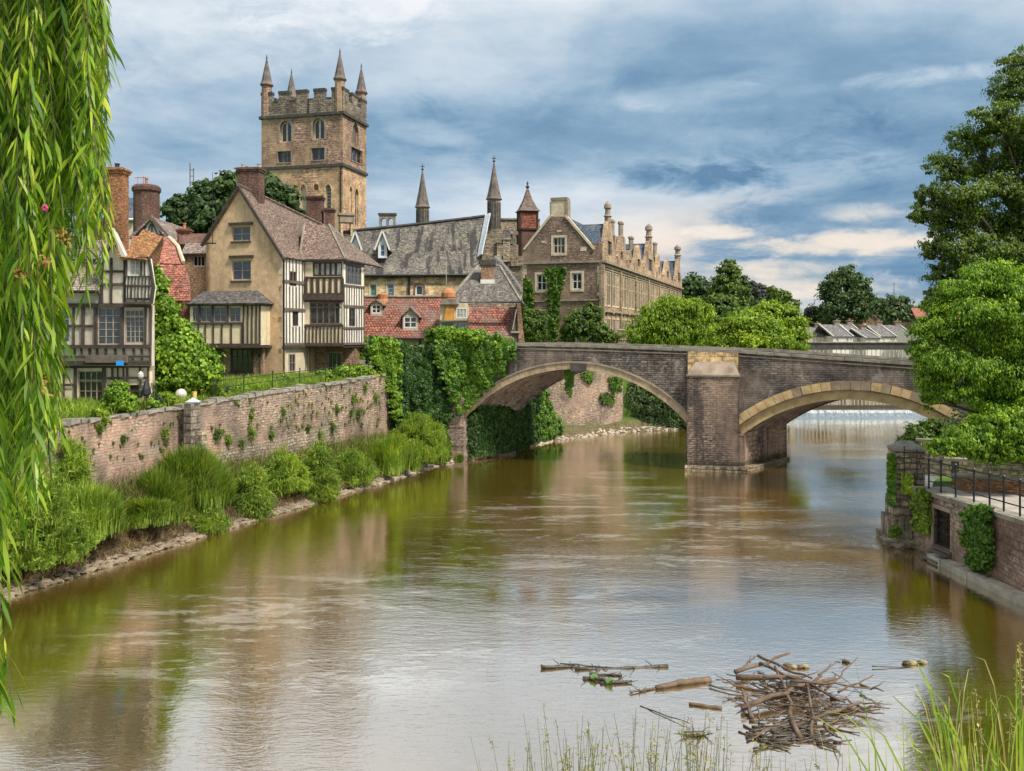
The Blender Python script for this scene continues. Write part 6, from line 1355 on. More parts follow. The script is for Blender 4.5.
# terrace wall with bays
NB = 13; bl = 68.5 / NB; holes = []
for i in range(NB):
    t0 = i * bl
    for (za, zb_) in ((12.7, 16.9), (6.9, 11.0)):
        for (a, b) in ((.55, bl / 2 - .18), (bl / 2 + .18, bl - .55)):
            holes.append(window(MS, t0 + a, t0 + b, za, zb_, rt, MT['dressed_stone'], MT['glass_curtain'] if (i * 5 + int(a)) % 7 == 0 else MT['glass'], 2, 1, d=-.05, fw=.09, bw=.11, tr=(.62,), sur=.13, sm=MT['dressed_stone']))
mb = MB(); MS.wall(mb, rect(0.01, MS.L, 5.5, 18.0), holes, .5, -.006); mb.build('terrace_wall', MT['terrace_stone'], rt)
mb = MB()
for z, h, o in ((zc, .3, .5), (zc - .45, .2, .25), (12.0, .3, .3), (17.2, .14, .16)): MS.box(mb, -.1, MS.L, z - h / 2, z + h / 2, -.3, o)
mb.build('cornice', MT['weathered_stone'], rt)
mb = MB()
for i in range(NB + 1):
    t = min(i * bl, MS.L - .3); MS.box(mb, t - .28, t + .28, 5.5, zc - .5, -.1, .16 if i % 2 else .3); MS.box(mb, t - .34, t + .34, 11.7, 12.3, -.1, .36)
for i in range(NB):
    t = (i + .5) * bl; MS.box(mb, t - .12, t + .12, 5.5, zc - .5, -.1, .1)
mb.build('buttresses', MT['terrace_stone'], rt)
# parapet and dormer gables
mb = MB(); MS.box(mb, 0, MS.L, zc + .15, zc + 1.0, -.5, .0); mb.build('parapet', MT['terrace_stone'], rt)
def sgable(x0, x1, yap, fin=None, finw=.42, win=True):
    s0, s1 = max(MS.sx(x0), .12), MS.sx(x1); sm = (s0 + s1) / 2; za = MS.px((x0 + x1) / 2, yap)[1]; zb_ = zc + .1; w = s1 - s0
    mb = MB(); O = [(s0, zb_), (s1, zb_), (s1, zb_ + 1.3), (sm + w * .26, zb_ + (za - zb_) * .55), (sm + w * .12, za - .5), (sm, za), (sm - w * .12, za - .5), (sm - w * .26, zb_ + (za - zb_) * .55), (s0, zb_ + 1.3)]
    hz_ = []; g = None
    if win and za - zb_ > 2.4: hz_ = [rect(sm - w * .16, sm + w * .16, zb_ + 1.0, zb_ + min(2.8, (za - zb_) * .5))]
    MS.wall(mb, O, hz_, .6, .12); g = mb.build('gable', MT['terrace_stone'], rt)
    mb = MB(); mb.slab([MS.p(sm, za - .5, -.3), MS.p(s0 + .1, zb_ + 1.0, -.3), MS.p(s0 + .1, zb_ + 1.0, -4.5), MS.p(sm, za - .5, -5.5)], .2); mb.slab([MS.p(sm, za - .5, -.3), MS.p(s1 - .1, zb_ + 1.0, -.3), MS.p(s1 - .1, zb_ + 1.0, -4.5), MS.p(sm, za - .5, -5.5)], .2); mb.build('gable_roof', MT['slate_blue'], g)
    if hz_: mb = MB(); MS.box(mb, hz_[0][0][0], hz_[0][1][0], hz_[0][0][1], hz_[0][2][1], -.2, -.1); mb.build('pane', MT['glass_dark'], g)
    if fin:
        zf = MS.px((x0 + x1) / 2, fin)[1]; c = MS.p(sm, za - .4, -.15); h = zf - za + .4; mb = MB()
        mb.lathe(c, [(finw, 0), (finw, h * .25), (finw * 1.35, h * .3), (finw * .9, h * .38), (finw * .8, h * .62), (finw * 1.25, h * .68), (finw * 1.1, h * .84), (finw * .6, h * .93), (.06, h)], 8); mb.build('finial', MT['weathered_stone'], g)
sgable(600.5, 615.2, 219, 200.5, .40)
sgable(617.5, 624.8, 236, None); sgable(626.5, 632.5, 250, None); sgable(634, 642.3, 245, None, win=True)
sgable(643.5, 655.5, 240, 223.5, .5)
sgable(656.5, 660.5, 254, None); sgable(664, 670.5, 259, None); sgable(675.5, 681.3, 258, 244.5, .55)
for (x, y, w, yb) in ((620.2, 219, .8, 236), (628.6, 221, .85, 238), (638.5, 236, 1.0, 246), (661.5, 242, 1.0, 262)):
    t = MS.sx(x); z1_ = MS.px(x, y)[1]; c = MS.p(t, 0, -1.2); zbb = 18.3
    mb = MB(); mb.box8([MS.p(t - w, zbb, -.4), MS.p(t + w, zbb, -.4), MS.p(t + w, zbb, -1.8), MS.p(t - w, zbb, -1.8)] + [MS.p(t - w * .7, z1_ - 2.2, -.6), MS.p(t + w * .7, z1_ - 2.2, -.6), MS.p(t + w * .7, z1_ - 2.2, -1.6), MS.p(t - w * .7, z1_ - 2.2, -1.6)])
    for k in (-1, 1):
        cc = MS.p(t + k * w * .42, z1_ - 2.2, -1.1); mb.lathe(cc, [(.32, 0), (.27, .2), (.27, 1.7), (.38, 1.8), (.38, 2.05), (.2, 2.2)], 6)
    mb.build('chimney', MT['weathered_stone'], rt)
mb = MB(); t = MS.sx(657.5); a = MS.p(t, zc + 3, -2); zt_v = MS.px(657.5, 243)[1]; mb.tube([a, (a.x, a.y, zt_v)], .06, 5); mb.box(a.x - .7, a.x + .5, a.y - .04, a.y + .04, zt_v - .5, zt_v - .1); mb.build('weathervane', MT['iron'], rt)
# steep side roof slopes visible between gable and first finial
mb = MB(); u0, u1 = MS.sx(617), MS.sx(623)
mb.slab([mp(.5, 18.9, u0), mp(.5, 18.9, u1), mp(2.2, 23.2, u1), mp(2.2, 23.2, u0)], .2); mb.build('roof', MT['slate_blue'], rt)
# small buttressed terrace rail below
mb = MB(); 
for i in range(10): v = MS.p(1.0 + i * 1.2, 6, 1.8); mb.box(v.x - .12, v.x + .12, v.y - .12, v.y + .12, 5.8, 9.6)
for z in (9.6, 8.4): a, b = MS.p(.6, z, 1.8), MS.p(12.4, z, 1.8); mb.tube([a, b], .14, 4)
mb.build('terrace_rail', MT['weathered_stone'], rt)

# ================================================================== far cottages
def cottage(label, x0, x1, Y, yr, ye, yb, gx0=None, mat='slate_far', wall='whitewash', nm='cottage', grp='white gabled cottages beyond the footbridge', slant=7, nwin=2, chim=True):
    rt = thing(nm, label, 'cottage', Wp((x0 + x1) / 2, yb, Y), grp)
    f = Fac(Wp(x0, 335, Y).xy, Wp(x1, 335, Y).xy); L = f.L; ze, zr, zb_ = Zp(ye, Y), Zp(yr, Y + 4), Zp(yb, Y) - 2.5
    wins = []; n = nwin
    for i in range(n):
        a = L * (i + .3) / n; wins.append(window(f, a, a + L * .26 / n, Zp(yb, Y) + .3, ze - .3, rt, MT['white_paint'], MT['glass_dark'], 2, 1, d=-.1, fw=.12, bw=.1))
    mb = MB(); f.wall(mb, rect(0, L, zb_, ze), wins, .3); f.box(mb, 0, L, zb_, ze, -7, -.31); mb.build('wall', MT[wall], rt)
    dx = -slant / FOC * Y
    mb = MB(); mb.slab([f.p(-.1, ze - .1, .25), f.p(L + .1, ze - .1, .25), f.p(L + .1 + dx, zr, -4), f.p(-.1 + dx, zr, -4)], .2); mb.slab([f.p(-.1 + dx, zr, -4), f.p(L + .1 + dx, zr, -4), f.p(L + dx, ze, -8), f.p(dx, ze, -8)], .2); mb.build('roof', MT[mat], rt)
    mb = MB()
    for s in (0, L): a, b = f.p(s, ze - .1, .4), f.p(s + dx, zr + .1, -4); mb.slab([a + Vector((-.1, 0, .1)), a + Vector((.1, 0, .1)), b + Vector((.1, 0, .1)), b + Vector((-.1, 0, .1))], .25)
    mb.build('gable_parapet', MT['pale_paint'], rt)
    if chim: c = f.p(L + dx, 0, -4); chimney('chimney', rt, (c.x - .3, c.y), 1.0, .8, zr - 1, zr + .8, MT['weathered_stone'], 1, poth=.3)
    return rt
YH = 170
cottage('far brownish terraced house with long low roof left of the white gables', 806, 833, YH + 4, 327, 335.5, 344, nwin=4, wall='plaster_grey', mat='slate_far', grp='cottages beyond the footbridge')
cottage('far cottage with white gable and two white windows left of the steep roof pair', 833, 853, YH, 324.5, 336, 344, grp='cottages beyond the footbridge')
cottage('far cottage with long plain steep grey roof in the middle of the row', 853, 866, YH + 1, 324, 336, 344, nwin=1, grp='cottages beyond the footbridge')
cottage('far low cottage with small white wall between the steep grey roofs', 866, 880, YH - 2, 329, 337.5, 344.5, nwin=2, grp='cottages beyond the footbridge')
cottage('far cottage with steep roof and white parapet second from the right end', 880, 896, YH - 1, 325, 336, 344, nwin=2, grp='cottages beyond the footbridge')
cottage('far cottage with steep roof at the right end of the row', 896, 915, YH, 325, 336, 344, nwin=2, grp='cottages beyond the footbridge')
rt = thing('brick_house', 'far brown brick house with red roof between the two round trees', 'house', Wp(872, 330, 200))
f = Fac(Wp(863, 335, 205).xy, Wp(880, 335, 205).xy); mb = MB(); f.wall(mb, [(0, 6), (f.L, 6), (f.L, Zp(322, 205)), (f.L * .5, Zp(314, 205)), (0, Zp(320, 205))], [], 5); mb.build('wall', MT['brick_brown'], rt)
mb = MB(); mb.slab([f.p(f.L / 2, Zp(313, 205), .3), f.p(-.4, Zp(321, 205), .3), f.p(-.4, Zp(321, 205), -6), f.p(f.L / 2, Zp(313, 205), -6)], .2); mb.slab([f.p(f.L / 2, Zp(313, 205), .3), f.p(f.L + .4, Zp(323, 205), .3), f.p(f.L + .4, Zp(323, 205), -6), f.p(f.L / 2, Zp(313, 205), -6)], .2); mb.build('roof', MT['tile_brown'], rt)
rt = thing('white_gable_house', 'far white gabled house with grey roof half hidden by the right tree', 'house', Wp(927, 335, 160))
f = Fac(Wp(916, 335, 160).xy, Wp(936, 335, 160).xy); wn = [pxwin(f, 921, 924, 325, 330, rt, MT['white_paint'], MT['glass_dark'], 1, 1, fw=.08), pxwin(f, 928, 931.5, 322.5, 328, rt, MT['white_paint'], MT['glass_dark'], 1, 1, fw=.08)]
mb = MB(); f.wall(mb, [(0, 5), (f.L, 5), f.px(936, 325), f.px(927, 318.5), f.px(916, 331)], wn, .4); f.box(mb, 0, f.L, 5, Zp(330, 160), -8, -.42); mb.build('gable_wall', MT['whitewash'], rt)
mb = MB(); a, b, c = f.px(927, 317.5), f.px(939, 328), f.px(915, 332); mb.slab([f.p(*a, .3), f.p(*b, .3), f.p(b[0] + 3, b[1], -8), f.p(a[0] + 3, a[1], -8)], .2); mb.slab([f.p(*a, .3), f.p(*c, .3), f.p(c[0] + 3, c[1], -8), f.p(a[0] + 3, a[1], -8)], .2); mb.build('roof', MT['slate_far'], rt)
rt = thing('orange_roof_house', 'far house with long dull orange tiled roof above the white gable', 'house', Wp(930, 330, 190))
mb = MB(); mb.slab([yp(918, 322, 190), yp(985, 322, 190), yp(980, 307, 195), yp(911, 308, 195)], .25); mb.build('roof', MT['tile_redclay'], rt); mb = MB(); mb.box(Gx(919, 190), Gx(985, 190), 191, 200, 5, Zp(322, 190)); mb.build('wall', MT['brick_brown'], rt)
rt = thing('radio_mast', 'thin far radio mast rising behind the dome-shaped tree', 'mast', Wp(894, 300, 230)); mb = MB(); v = Wp(894, 300, 230); mb.tube([(v.x, v.y, 8), (v.x, v.y, Zp(282, 230))], [.2, .06], 5); mb.build('pole', MT['timber_grey'], rt); mb = MB(); mb.tube([(v.x - .7, v.y, Zp(284, 230)), (v.x + .7, v.y, Zp(284, 230))], .05, 4); mb.build('crossbar', MT['timber_grey'], rt)
rt = thing('radio_mast', 'thin lattice aerial mast above the dark tree left of the tan gable', 'mast', Wp(191, 200, 120)); mb = MB()
for x, y0 in ((190, 163), (193.5, 168)): v = Wp(x, 200, 120); mb.tube([(v.x, v.y, 20), (v.x, v.y, Zp(y0, 120))], .07, 5)
mb.build('pole', MT['timber_grey'], rt)
mb = MB()
for y in (170, 176, 182): mb.tube([Wp(190, y, 120), Wp(193.5, y, 120)], .05, 4)
mb.build('crossbar', MT['timber_grey'], rt)
# ================================================================== trees in the distance
tree('broad_tree', 'dark green broad tree behind the tan gabled house roof', 'tree', (Gx(215, 95), 95, 6),
     pxblobs([(180, 212, 16, 15), (207, 200, 20, 20), (235, 190, 20, 18), (262, 188, 18, 16), (283, 202, 14, 16), (225, 222, 34, 22), (262, 215, 24, 20), (188, 228, 18, 14), (300, 216, 8, 8)], 95), 30000, .55, 'leaf_dark', 31, r0=.6, nclump=70)
tree('conifer_tree', 'dark pointed tree right behind the end of the mansion terrace', 'tree', (Gx(694, 200), 200, 6),
     pxblobs([(686, 292, 8, 12), (694, 285, 9, 12), (703, 292, 10, 12), (712, 300, 12, 12)], 200), 7000, .8, 'leaf_dark', 32, r0=.5)
tree('tall_tree', 'tall mid green tree with pointed crown behind the bright green willows', 'tree', (Gx(728, 165), 165, 6),
     pxblobs([(729, 273, 11, 12), (722, 288, 12, 13), (737, 290, 13, 14), (730, 304, 18, 14)], 165), 12000, .6, 'leaf_mid', 33, r0=.5)
tree('purple_tree', 'dark purplish copper-leaved tree right of the pointed tree', 'tree', (Gx(753, 170), 170, 6),
     pxblobs([(752, 292, 10, 10), (762, 298, 11, 11), (744, 302, 12, 12)], 170), 6000, .7, 'leaf_purple', 34, r0=.4)
tree('sparse_tree', 'thin airy pale tree top rising behind the bright willows', 'tree', (Gx(780, 150), 150, 6),
     pxblobs([(772, 292, 5, 7), (782, 296, 8, 8), (790, 305, 9, 8), (775, 305, 10, 9)], 150), 2600, .5, 'leaf_mid', 35, r0=.3)
tree('weeping_tree', 'yellow-green weeping tree on the bank below the mansion terrace', 'tree', (Gx(668, 100), 100, 5),
     pxblobs([(655, 318, 17, 16), (672, 311, 20, 14), (695, 315, 18, 16), (640, 333, 18, 16), (668, 334, 24, 18), (700, 334, 20, 16)], 100), 26000, .38, 'leaf_lime', 36, r0=.5, asp=.35, droop=1.4)
tree('round_tree', 'mid green round tree between the weeping tree and the brightest tree', 'tree', (Gx(722, 104), 104, 5),
     pxblobs([(720, 306, 16, 12), (733, 317, 18, 14), (712, 322, 16, 14)], 104), 12000, .4, 'leaf_mid', 37, r0=.4)
tree('bright_tree', 'brightest lime green dome-shaped tree just behind the bridge pier', 'tree', (Gx(748, 88), 88, 3),
     pxblobs([(748, 330, 26, 19), (728, 340, 20, 16), (770, 338, 22, 17), (748, 348, 36, 20)], 88), 30000, .28, 'leaf_lime', 38, r0=.4)
tree('bright_tree', 'lime green tree falling to the right behind the bridge parapet', 'tree', (Gx(785, 93), 93, 3),
     pxblobs([(768, 312, 16, 11), (785, 320, 19, 15), (792, 338, 16, 20), (775, 330, 18, 18)], 93), 22000, .3, 'leaf_lime', 39, r0=.4)
tree('tall_tree', 'tall dark tree with broken domed crown beyond the cottages', 'tree', (Gx(845, 185), 185, 6),
     pxblobs([(845, 277, 15, 11), (831, 285, 12, 11), (858, 286, 13, 12), (844, 295, 22, 14), (835, 310, 18, 14), (856, 308, 15, 15), (866, 298, 8, 8)], 185), 16000, .62, 'leaf_dark', 40, r0=.8, nclump=45, clump=.26)
tree('small_tree', 'small dark grey-green tree left of the tall domed tree', 'tree', (Gx(815, 190), 190, 6),
     pxblobs([(812, 314, 8, 9), (820, 320, 10, 9), (806, 325, 9, 7)], 190), 3500, .7, 'leaf_purple', 41, r0=.4)
tree('dome_tree', 'dark green wide dome-shaped tree right of the brick house', 'tree', (Gx(895, 210), 210, 6),
     pxblobs([(893, 308, 18, 12), (880, 312, 14, 10), (908, 318, 14, 12), (893, 322, 24, 13)], 210), 12000, .8, 'leaf_dark', 42, r0=.8)
tree('dome_tree', 'pale grey-green rounded tree just left of the dark dome', 'tree', (Gx(873, 230), 230, 6),
     pxblobs([(872, 306, 13, 9), (865, 312, 10, 8)], 230), 4000, .8, 'leaf_mid', 43, r0=.6)
# distant wood masses along the horizon
rs = np.random.RandomState(50); bl = []
for i in range(80):
    y = rs.uniform(260, 420); x = rs.uniform(.18, .85) * y; bl.append((x, y, 10.5 + rs.uniform(-1.5, 1.5), rs.uniform(8, 15), 8, rs.uniform(4, 7)))
for i in range(40):
    y = rs.uniform(230, 300); x = rs.uniform(-.7, -.0) * y; bl.append((x, y, 10.5, rs.uniform(8, 15), 8, rs.uniform(4, 6)))
o = np_mesh('far_wood', blob_leaves(bl, 50000, 1.5, rs), 4, MT['leaf_dark']); tag(o, 'dark line of far woodland on the horizon', 'woodland', kind='stuff')

# shrubs before the mansion and garden shrubs
shrub('garden_shrub', 'dark green bushy shrub against the left corner of the stone mansion', 'shrub', pxblobs([(533, 330, 13, 14), (526, 318, 7, 10), (540, 318, 7, 8)], 104), 9000, .3, 'leaf_mid', 51, stem_z=5)
shrub('garden_shrub', 'large rounded dark green shrub in front of the mansion gable', 'shrub', pxblobs([(578, 326, 15, 15), (590, 316, 12, 12), (598, 332, 10, 12), (608, 338, 12, 8), (568, 335, 9, 10)], 103), 14000, .3, 'leaf_mid', 52, stem_z=5)
ivy('wall_creeper', 'dark creeper climbing the middle of the mansion gable', 'creeper', MF, [MF.px(*q) for q in ((549, 342), (556.5, 342), (558.5, 312), (560, 292), (566.5, 272), (563, 267), (555, 268), (545.5, 268), (545, 274), (549, 282), (548, 300), (549.5, 320))], 5200, .3, 'leaf_ivy', 53, thick=.5)
ivy('wall_creeper', 'dark creeper climbing the left corner of the mansion gable', 'creeper', MF, [MF.px(*q) for q in ((520, 320), (534, 320), (533.5, 290), (531, 281), (525, 278), (521, 284))], 3600, .3, 'leaf_ivy', 54, thick=.45)

# ================================================================== climbing plant between the left houses
Yp = 46.5
shrub('climbing_plant', 'huge bright green climbing shrub towering between the two timbered houses', 'shrub',
      pxblobs([(155, 270, 5, 9), (158, 288, 9, 14), (163, 310, 14, 16), (172, 330, 18, 16), (180, 348, 22, 18), (192, 362, 24, 18), (168, 352, 20, 20), (178, 372, 26, 16), (205, 372, 17, 14), (158, 330, 9, 22), (158, 385, 16, 14)], Yp), 52000, .19, 'leaf_bright', 60, stem_z=5.7, asp=.7, nclump=90, clump=.24, droop=.6)
shrub('garden_shrub', 'bright green bush in front of the timber house lower window', 'shrub', pxblobs([(118, 392, 11, 11), (127, 402, 10, 10), (112, 405, 9, 9)], 40.3), 8000, .13, 'leaf_bright', 61, stem_z=5.2)
shrub('garden_shrub', 'dark leafy bush at the right corner of the timber house', 'shrub', pxblobs([(146, 392, 9, 11), (137, 385, 6, 6), (153, 400, 9, 8)], 42.5), 6000, .15, 'leaf_dark', 62, stem_z=5.2)
shrub('garden_shrub', 'low dark green bush under the tan house side wing', 'shrub', pxblobs([(282, 386, 13, 8), (270, 388, 9, 6), (297, 388, 8, 6)], 55), 7000, .17, 'leaf_mid', 63, stem_z=5.7)
shrub('garden_shrub', 'bright green bush below the timbered bay at the wall end', 'shrub', pxblobs([(345, 373, 14, 8), (325, 378, 12, 7), (360, 372, 10, 8)], 59.5), 8000, .17, 'leaf_bright', 64, stem_z=6.0)
shrub('hedge_bush', 'rounded bright green bush left of the big ivy mass', 'shrub', pxblobs([(374, 347, 12, 10), (368, 357, 10, 10)], 66), 8000, .17, 'leaf_bright', 65, stem_z=6)
shrub('hedge_bush', 'rounded green bush second from the left along the ivy top', 'shrub', pxblobs([(392, 349, 13, 9), (403, 352, 10, 8)], 66), 8000, .17, 'leaf_ivy', 66, stem_z=6)
shrub('hedge_bush', 'long low green bush below the red pantile roof eaves', 'shrub', pxblobs([(418, 352, 13, 7), (432, 353, 10, 8)], 66), 7000, .17, 'leaf_bright', 67, stem_z=6)

# ================================================================== ivy on the wall end and the bridge
IF1 = Fac((-8.75, 60.2), (-4.5, 63.9))
pp = [(364, 343), (372, 336), (384, 339), (400, 345), (418, 349), (431, 347), (446, 350), (450, 380), (452, 400), (447, 415), (446, 458), (436, 462), (412, 455), (398, 440), (392, 425), (388, 400), (384, 385), (374, 372), (366, 360)]
IV = Fac((-9.9, 60.6), (-4.2, 64.2))
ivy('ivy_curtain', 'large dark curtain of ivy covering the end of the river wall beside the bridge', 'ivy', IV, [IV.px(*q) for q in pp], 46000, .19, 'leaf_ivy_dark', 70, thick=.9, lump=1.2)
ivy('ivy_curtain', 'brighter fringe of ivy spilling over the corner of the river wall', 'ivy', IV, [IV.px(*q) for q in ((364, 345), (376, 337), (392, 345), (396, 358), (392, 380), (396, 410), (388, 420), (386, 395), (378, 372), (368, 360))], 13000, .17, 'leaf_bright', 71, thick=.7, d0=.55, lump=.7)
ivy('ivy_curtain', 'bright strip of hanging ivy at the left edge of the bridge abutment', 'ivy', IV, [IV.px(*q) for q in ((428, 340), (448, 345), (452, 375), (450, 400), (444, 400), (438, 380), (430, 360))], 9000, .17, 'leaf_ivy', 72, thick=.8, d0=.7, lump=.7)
ivy('bridge_ivy', 'thick mound of ivy hanging over the left end of the stone bridge', 'ivy', BF, [BF.px(*q) for q in ((427, 336), (436, 330), (452, 327), (472, 331), (490, 336), (505, 341), (517, 343), (517, 352), (508, 366), (492, 384), (478, 397), (466, 412), (459, 414), (452, 402), (449, 372), (436, 358), (428, 350))], 42000, .18, 'leaf_ivy', 73, thick=.85, d0=.05, lump=1.1)
rs = np.random.RandomState(74)
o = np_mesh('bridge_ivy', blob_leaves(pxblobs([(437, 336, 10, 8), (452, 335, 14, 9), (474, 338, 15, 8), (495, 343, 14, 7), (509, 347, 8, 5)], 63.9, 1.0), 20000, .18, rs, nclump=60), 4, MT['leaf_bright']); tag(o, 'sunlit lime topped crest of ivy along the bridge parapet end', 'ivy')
mb = MB(); BF.box(mb, s_at(-5.9), s_at(-.6), 7.2, 8.6, -.6, -.1); 
# ivy under the arch on the abutment side
UA = Fac((-3.15, 64.4), (2.2, 77.9))
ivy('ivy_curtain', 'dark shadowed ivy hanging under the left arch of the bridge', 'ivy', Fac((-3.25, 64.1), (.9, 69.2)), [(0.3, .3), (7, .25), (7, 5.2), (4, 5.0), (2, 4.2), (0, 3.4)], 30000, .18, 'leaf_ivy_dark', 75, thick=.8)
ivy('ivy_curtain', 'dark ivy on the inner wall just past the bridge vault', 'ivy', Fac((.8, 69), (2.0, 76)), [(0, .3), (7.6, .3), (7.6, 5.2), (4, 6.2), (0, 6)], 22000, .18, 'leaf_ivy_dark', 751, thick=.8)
UB = Fac((.9, 73.6), (4.2, 78.8))
ivy('ivy_curtain', 'bright green ivy tumbling down the wall just beyond the bridge arch', 'ivy', UB, [(-1.0, .2), (5.6, .35), (5.2, 1.3), (3.6, 2.9), (2.0, 4.8), (1.2, 6.0), (.2, 6.6), (-1, 6.4)], 20000, .2, 'leaf_ivy', 76, thick=1.0, d0=.25, lump=1.1)
ivy('hanging_creeper', 'small strand of creeper hanging from the left arch crown', 'creeper', BF, [BF.px(*q) for q in ((564, 368), (573.5, 368), (573, 385), (569, 398), (565, 390))], 1000, .15, 'leaf_ivy', 77, thick=.25, d0=-.3)
for i, (q, lb) in enumerate(((((580, 372), (592, 372), (590, 384), (583, 380)), 'tuft of creeper on the far river wall under the arch below the arch crown'), (((607, 378), (622, 376), (621, 390), (612, 392)), 'tuft of creeper at the right end of the far river wall under the arch'), (((598, 393), (614, 394), (613, 405), (602, 405)), 'dull olive tuft growing midway up the far river wall under the arch'))):
    ivy('wall_tuft', lb, 'plant', Fac((1.2, 77.6), (10.35, 84.6)), [Fac((1.2, 77.6), (10.35, 84.6)).px(*p_) for p_ in q], 900, .17, 'leaf_ivy' if i < 2 else 'leaf_mid', 78 + i, thick=.4)
# dark vegetation beyond the far wall
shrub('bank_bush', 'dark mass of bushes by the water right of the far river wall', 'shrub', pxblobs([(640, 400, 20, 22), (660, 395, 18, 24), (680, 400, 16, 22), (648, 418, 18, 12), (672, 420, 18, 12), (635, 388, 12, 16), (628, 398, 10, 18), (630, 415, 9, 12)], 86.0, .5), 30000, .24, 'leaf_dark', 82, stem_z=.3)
shrub('bank_bush', 'overhanging green bush behind the bridge pier by the weir', 'shrub', [(20.5, 93, 2.8, 3, 2.5, 2.6), (24.5, 97.5, 3, 3, 2.5, 2.6), (17.5, 89.5, 3.2, 3, 2, 3)], 16000, .26, 'leaf_mid', 83, stem_z=.4)

# ================================================================== vegetation of the left bank
rs = np.random.RandomState(90)
def bank_pts(n, y0, y1, d0, d1, jit=.3):
    y = rs.uniform(y0, y1, n); d = rs.uniform(d0, d1, n); x = np.array([edge(LEFT, a) for a in y]) - d
    z = np.interp(d, [0, .25, .7, 1.4, 2.2, 3.0, 3.8], [-.05, .12, .38, .85, 1.45, 1.9, 2.1]); return np.stack([x, y, z], 1)
P = bank_pts(26000, 26, 58, .9, 3.8); o = np_mesh('bank_grass', blades(P, .55, rs, .035, .6), 8, MT['grass_dark']); 
V = np.concatenate([blades(bank_pts(34000, 22, 66, 1.2, 3.8), .85, rs, .035, .45)]); 
D.objects.remove(o); o = np_mesh('bank_grass', V.reshape(-1, 8, 3).reshape(-1, 3), 4, MT['grass_dark']); tag(o, 'rough grass and weeds growing on the left river bank', 'grass', kind='stuff')
V = np.concatenate([blades(bank_pts(20000, 24, 60, .25, 1.8), .4, rs, .03, 1.1), blades(bank_pts(3500, 24, 60, 1.5, 3.8), 1.5, rs, .02, .4)]); o = np_mesh('dead_vegetation', V, 4, MT['deadstuff']); tag(o, 'brown dead stems and roots at the foot of the left bank', 'dead plants', kind='stuff')
def tuft(name, label, cx_, cy, z0, rx, rz, n, mat, seed, group=None, h=.7, ry=None, w=.03, lean=.55, lvls=1.0, d=None):
    """uneven mound of many small sprays of arching leaves"""
    r = np.random.RandomState(seed); ry = ry or rx; n = int(n * 1.5); ns = max(30, n // 120)
    u = unit(r.normal(size=(ns, 3))); u[:, 2] = np.abs(u[:, 2]); C = u * r.uniform(.35, 1.08, (ns, 1)) * np.array([rx, ry, rz]) + np.array([cx_, cy, z0])
    i = r.randint(0, ns, n); sc = r.uniform(.6, 1.35, ns)[i][:, None]; P = C[i] + r.normal(size=(n, 3)) * np.array([.12, .12, .12]) * sc
    a = np.arctan2(u[i][:, 1], u[i][:, 0]) + r.normal(size=n) * 1.3; T = np.stack([np.cos(a), np.sin(a), np.zeros(n)], 1)
    L_ = h * .55 * sc * r.uniform(.4, 1.5, (n, 1)); l = lean * r.uniform(.1, 1.9, (n, 1)) * .8; S = unit(np.cross(T, r.normal(size=(n, 3)))) * w * .55 * r.uniform(.6, 1.5, (n, 1))
    up = np.array([0, 0, 1.0]); m = P + up * L_ * .5 + T * L_ * l * .3; t = P + up * L_ * (.85 - l * .7) + T * L_ * l
    q1 = np.stack([P - S, P + S, m + S, m - S], 1); q2 = np.stack([m - S, m + S, t + S * .15, t - S * .15], 1)
    o = np_mesh(name, np.concatenate([q1, q2], 1).reshape(-1, 3), 4, MT[mat], None, Vector((cx_, cy, z0))); tag(o, label, 'bush' if 'bush' in name else 'weeds', group); return o
_spray = tuft
def tuft(name, label, cx_, cy, z0, rx, rz, n, mat, seed, group=None, h=.7, ry=None, w=.03, lean=.55, **kk):
    if 'bush' in name or (name == 'weed_clump' and seed % 2 == 0): return _spray(name, label, cx_, cy, z0, rx, rz, n, mat, seed, group, h, ry, w, lean)
    r = np.random.RandomState(seed + 7); n = int(n * .8); ns = max(8, n // 700); Cc = r.normal(size=(ns, 2)) * .45; hh = r.uniform(.6, 1.15, ns); i = r.randint(0, ns, n)
    q = Cc[i] + r.normal(size=(n, 2)) * .13; rr = np.clip((q ** 2).sum(1), 0, 1.2); H = (rz * np.sqrt(np.clip(1.25 - rr, .08, 1)) * .95 * hh[i] + .25)[:, None] * r.uniform(.35, 1.1, (n, 1))
    base = np.stack([cx_ + q[:, 0] * rx, cy + q[:, 1] * rx, np.full(n, z0 - .1)], 1); low = r.uniform(0, .55, (n, 1)) * H; base[:, 2:] += low
    T = unit(np.stack([q[:, 0] - Cc[i][:, 0] * .4, q[:, 1] - Cc[i][:, 1] * .4 - .12, np.zeros(n)], 1) + r.normal(size=(n, 3)) * np.array([.3, .3, 0])); L_ = (H - low) + .12; l = lean * r.uniform(.1, 1.2, (n, 1)) * .75
    S = unit(np.cross(T, r.normal(size=(n, 3)) * .4 + np.array([0, 0, 1]))) * w * .6 * r.uniform(.5, 1.4, (n, 1)); up = np.array([0, 0, 1.0])
    m = base + up * L_ * .6 + T * L_ * l * .25; t = base + up * L_ * (1 - l * .35) + T * L_ * l
    q1 = np.stack([base - S, base + S, m + S, m - S], 1); q2 = np.stack([m - S, m + S, t + S * .15, t - S * .15], 1)
    o = np_mesh(name, np.concatenate([q1, q2], 1).reshape(-1, 3), 4, MT[mat], None, Vector((cx_, cy, z0))); tag(o, label, 'weeds', group); return o
def pxtuft(name, label, px, py, pyt, rpx, Y, n, mat, seed, **k):
    r = rpx / FOC * Y; return tuft(name, label, Gx(px, Y), Y, Zp(py, Y), r, Zp(pyt, Y) - Zp(py, Y) - .25, n, mat, seed, **k)
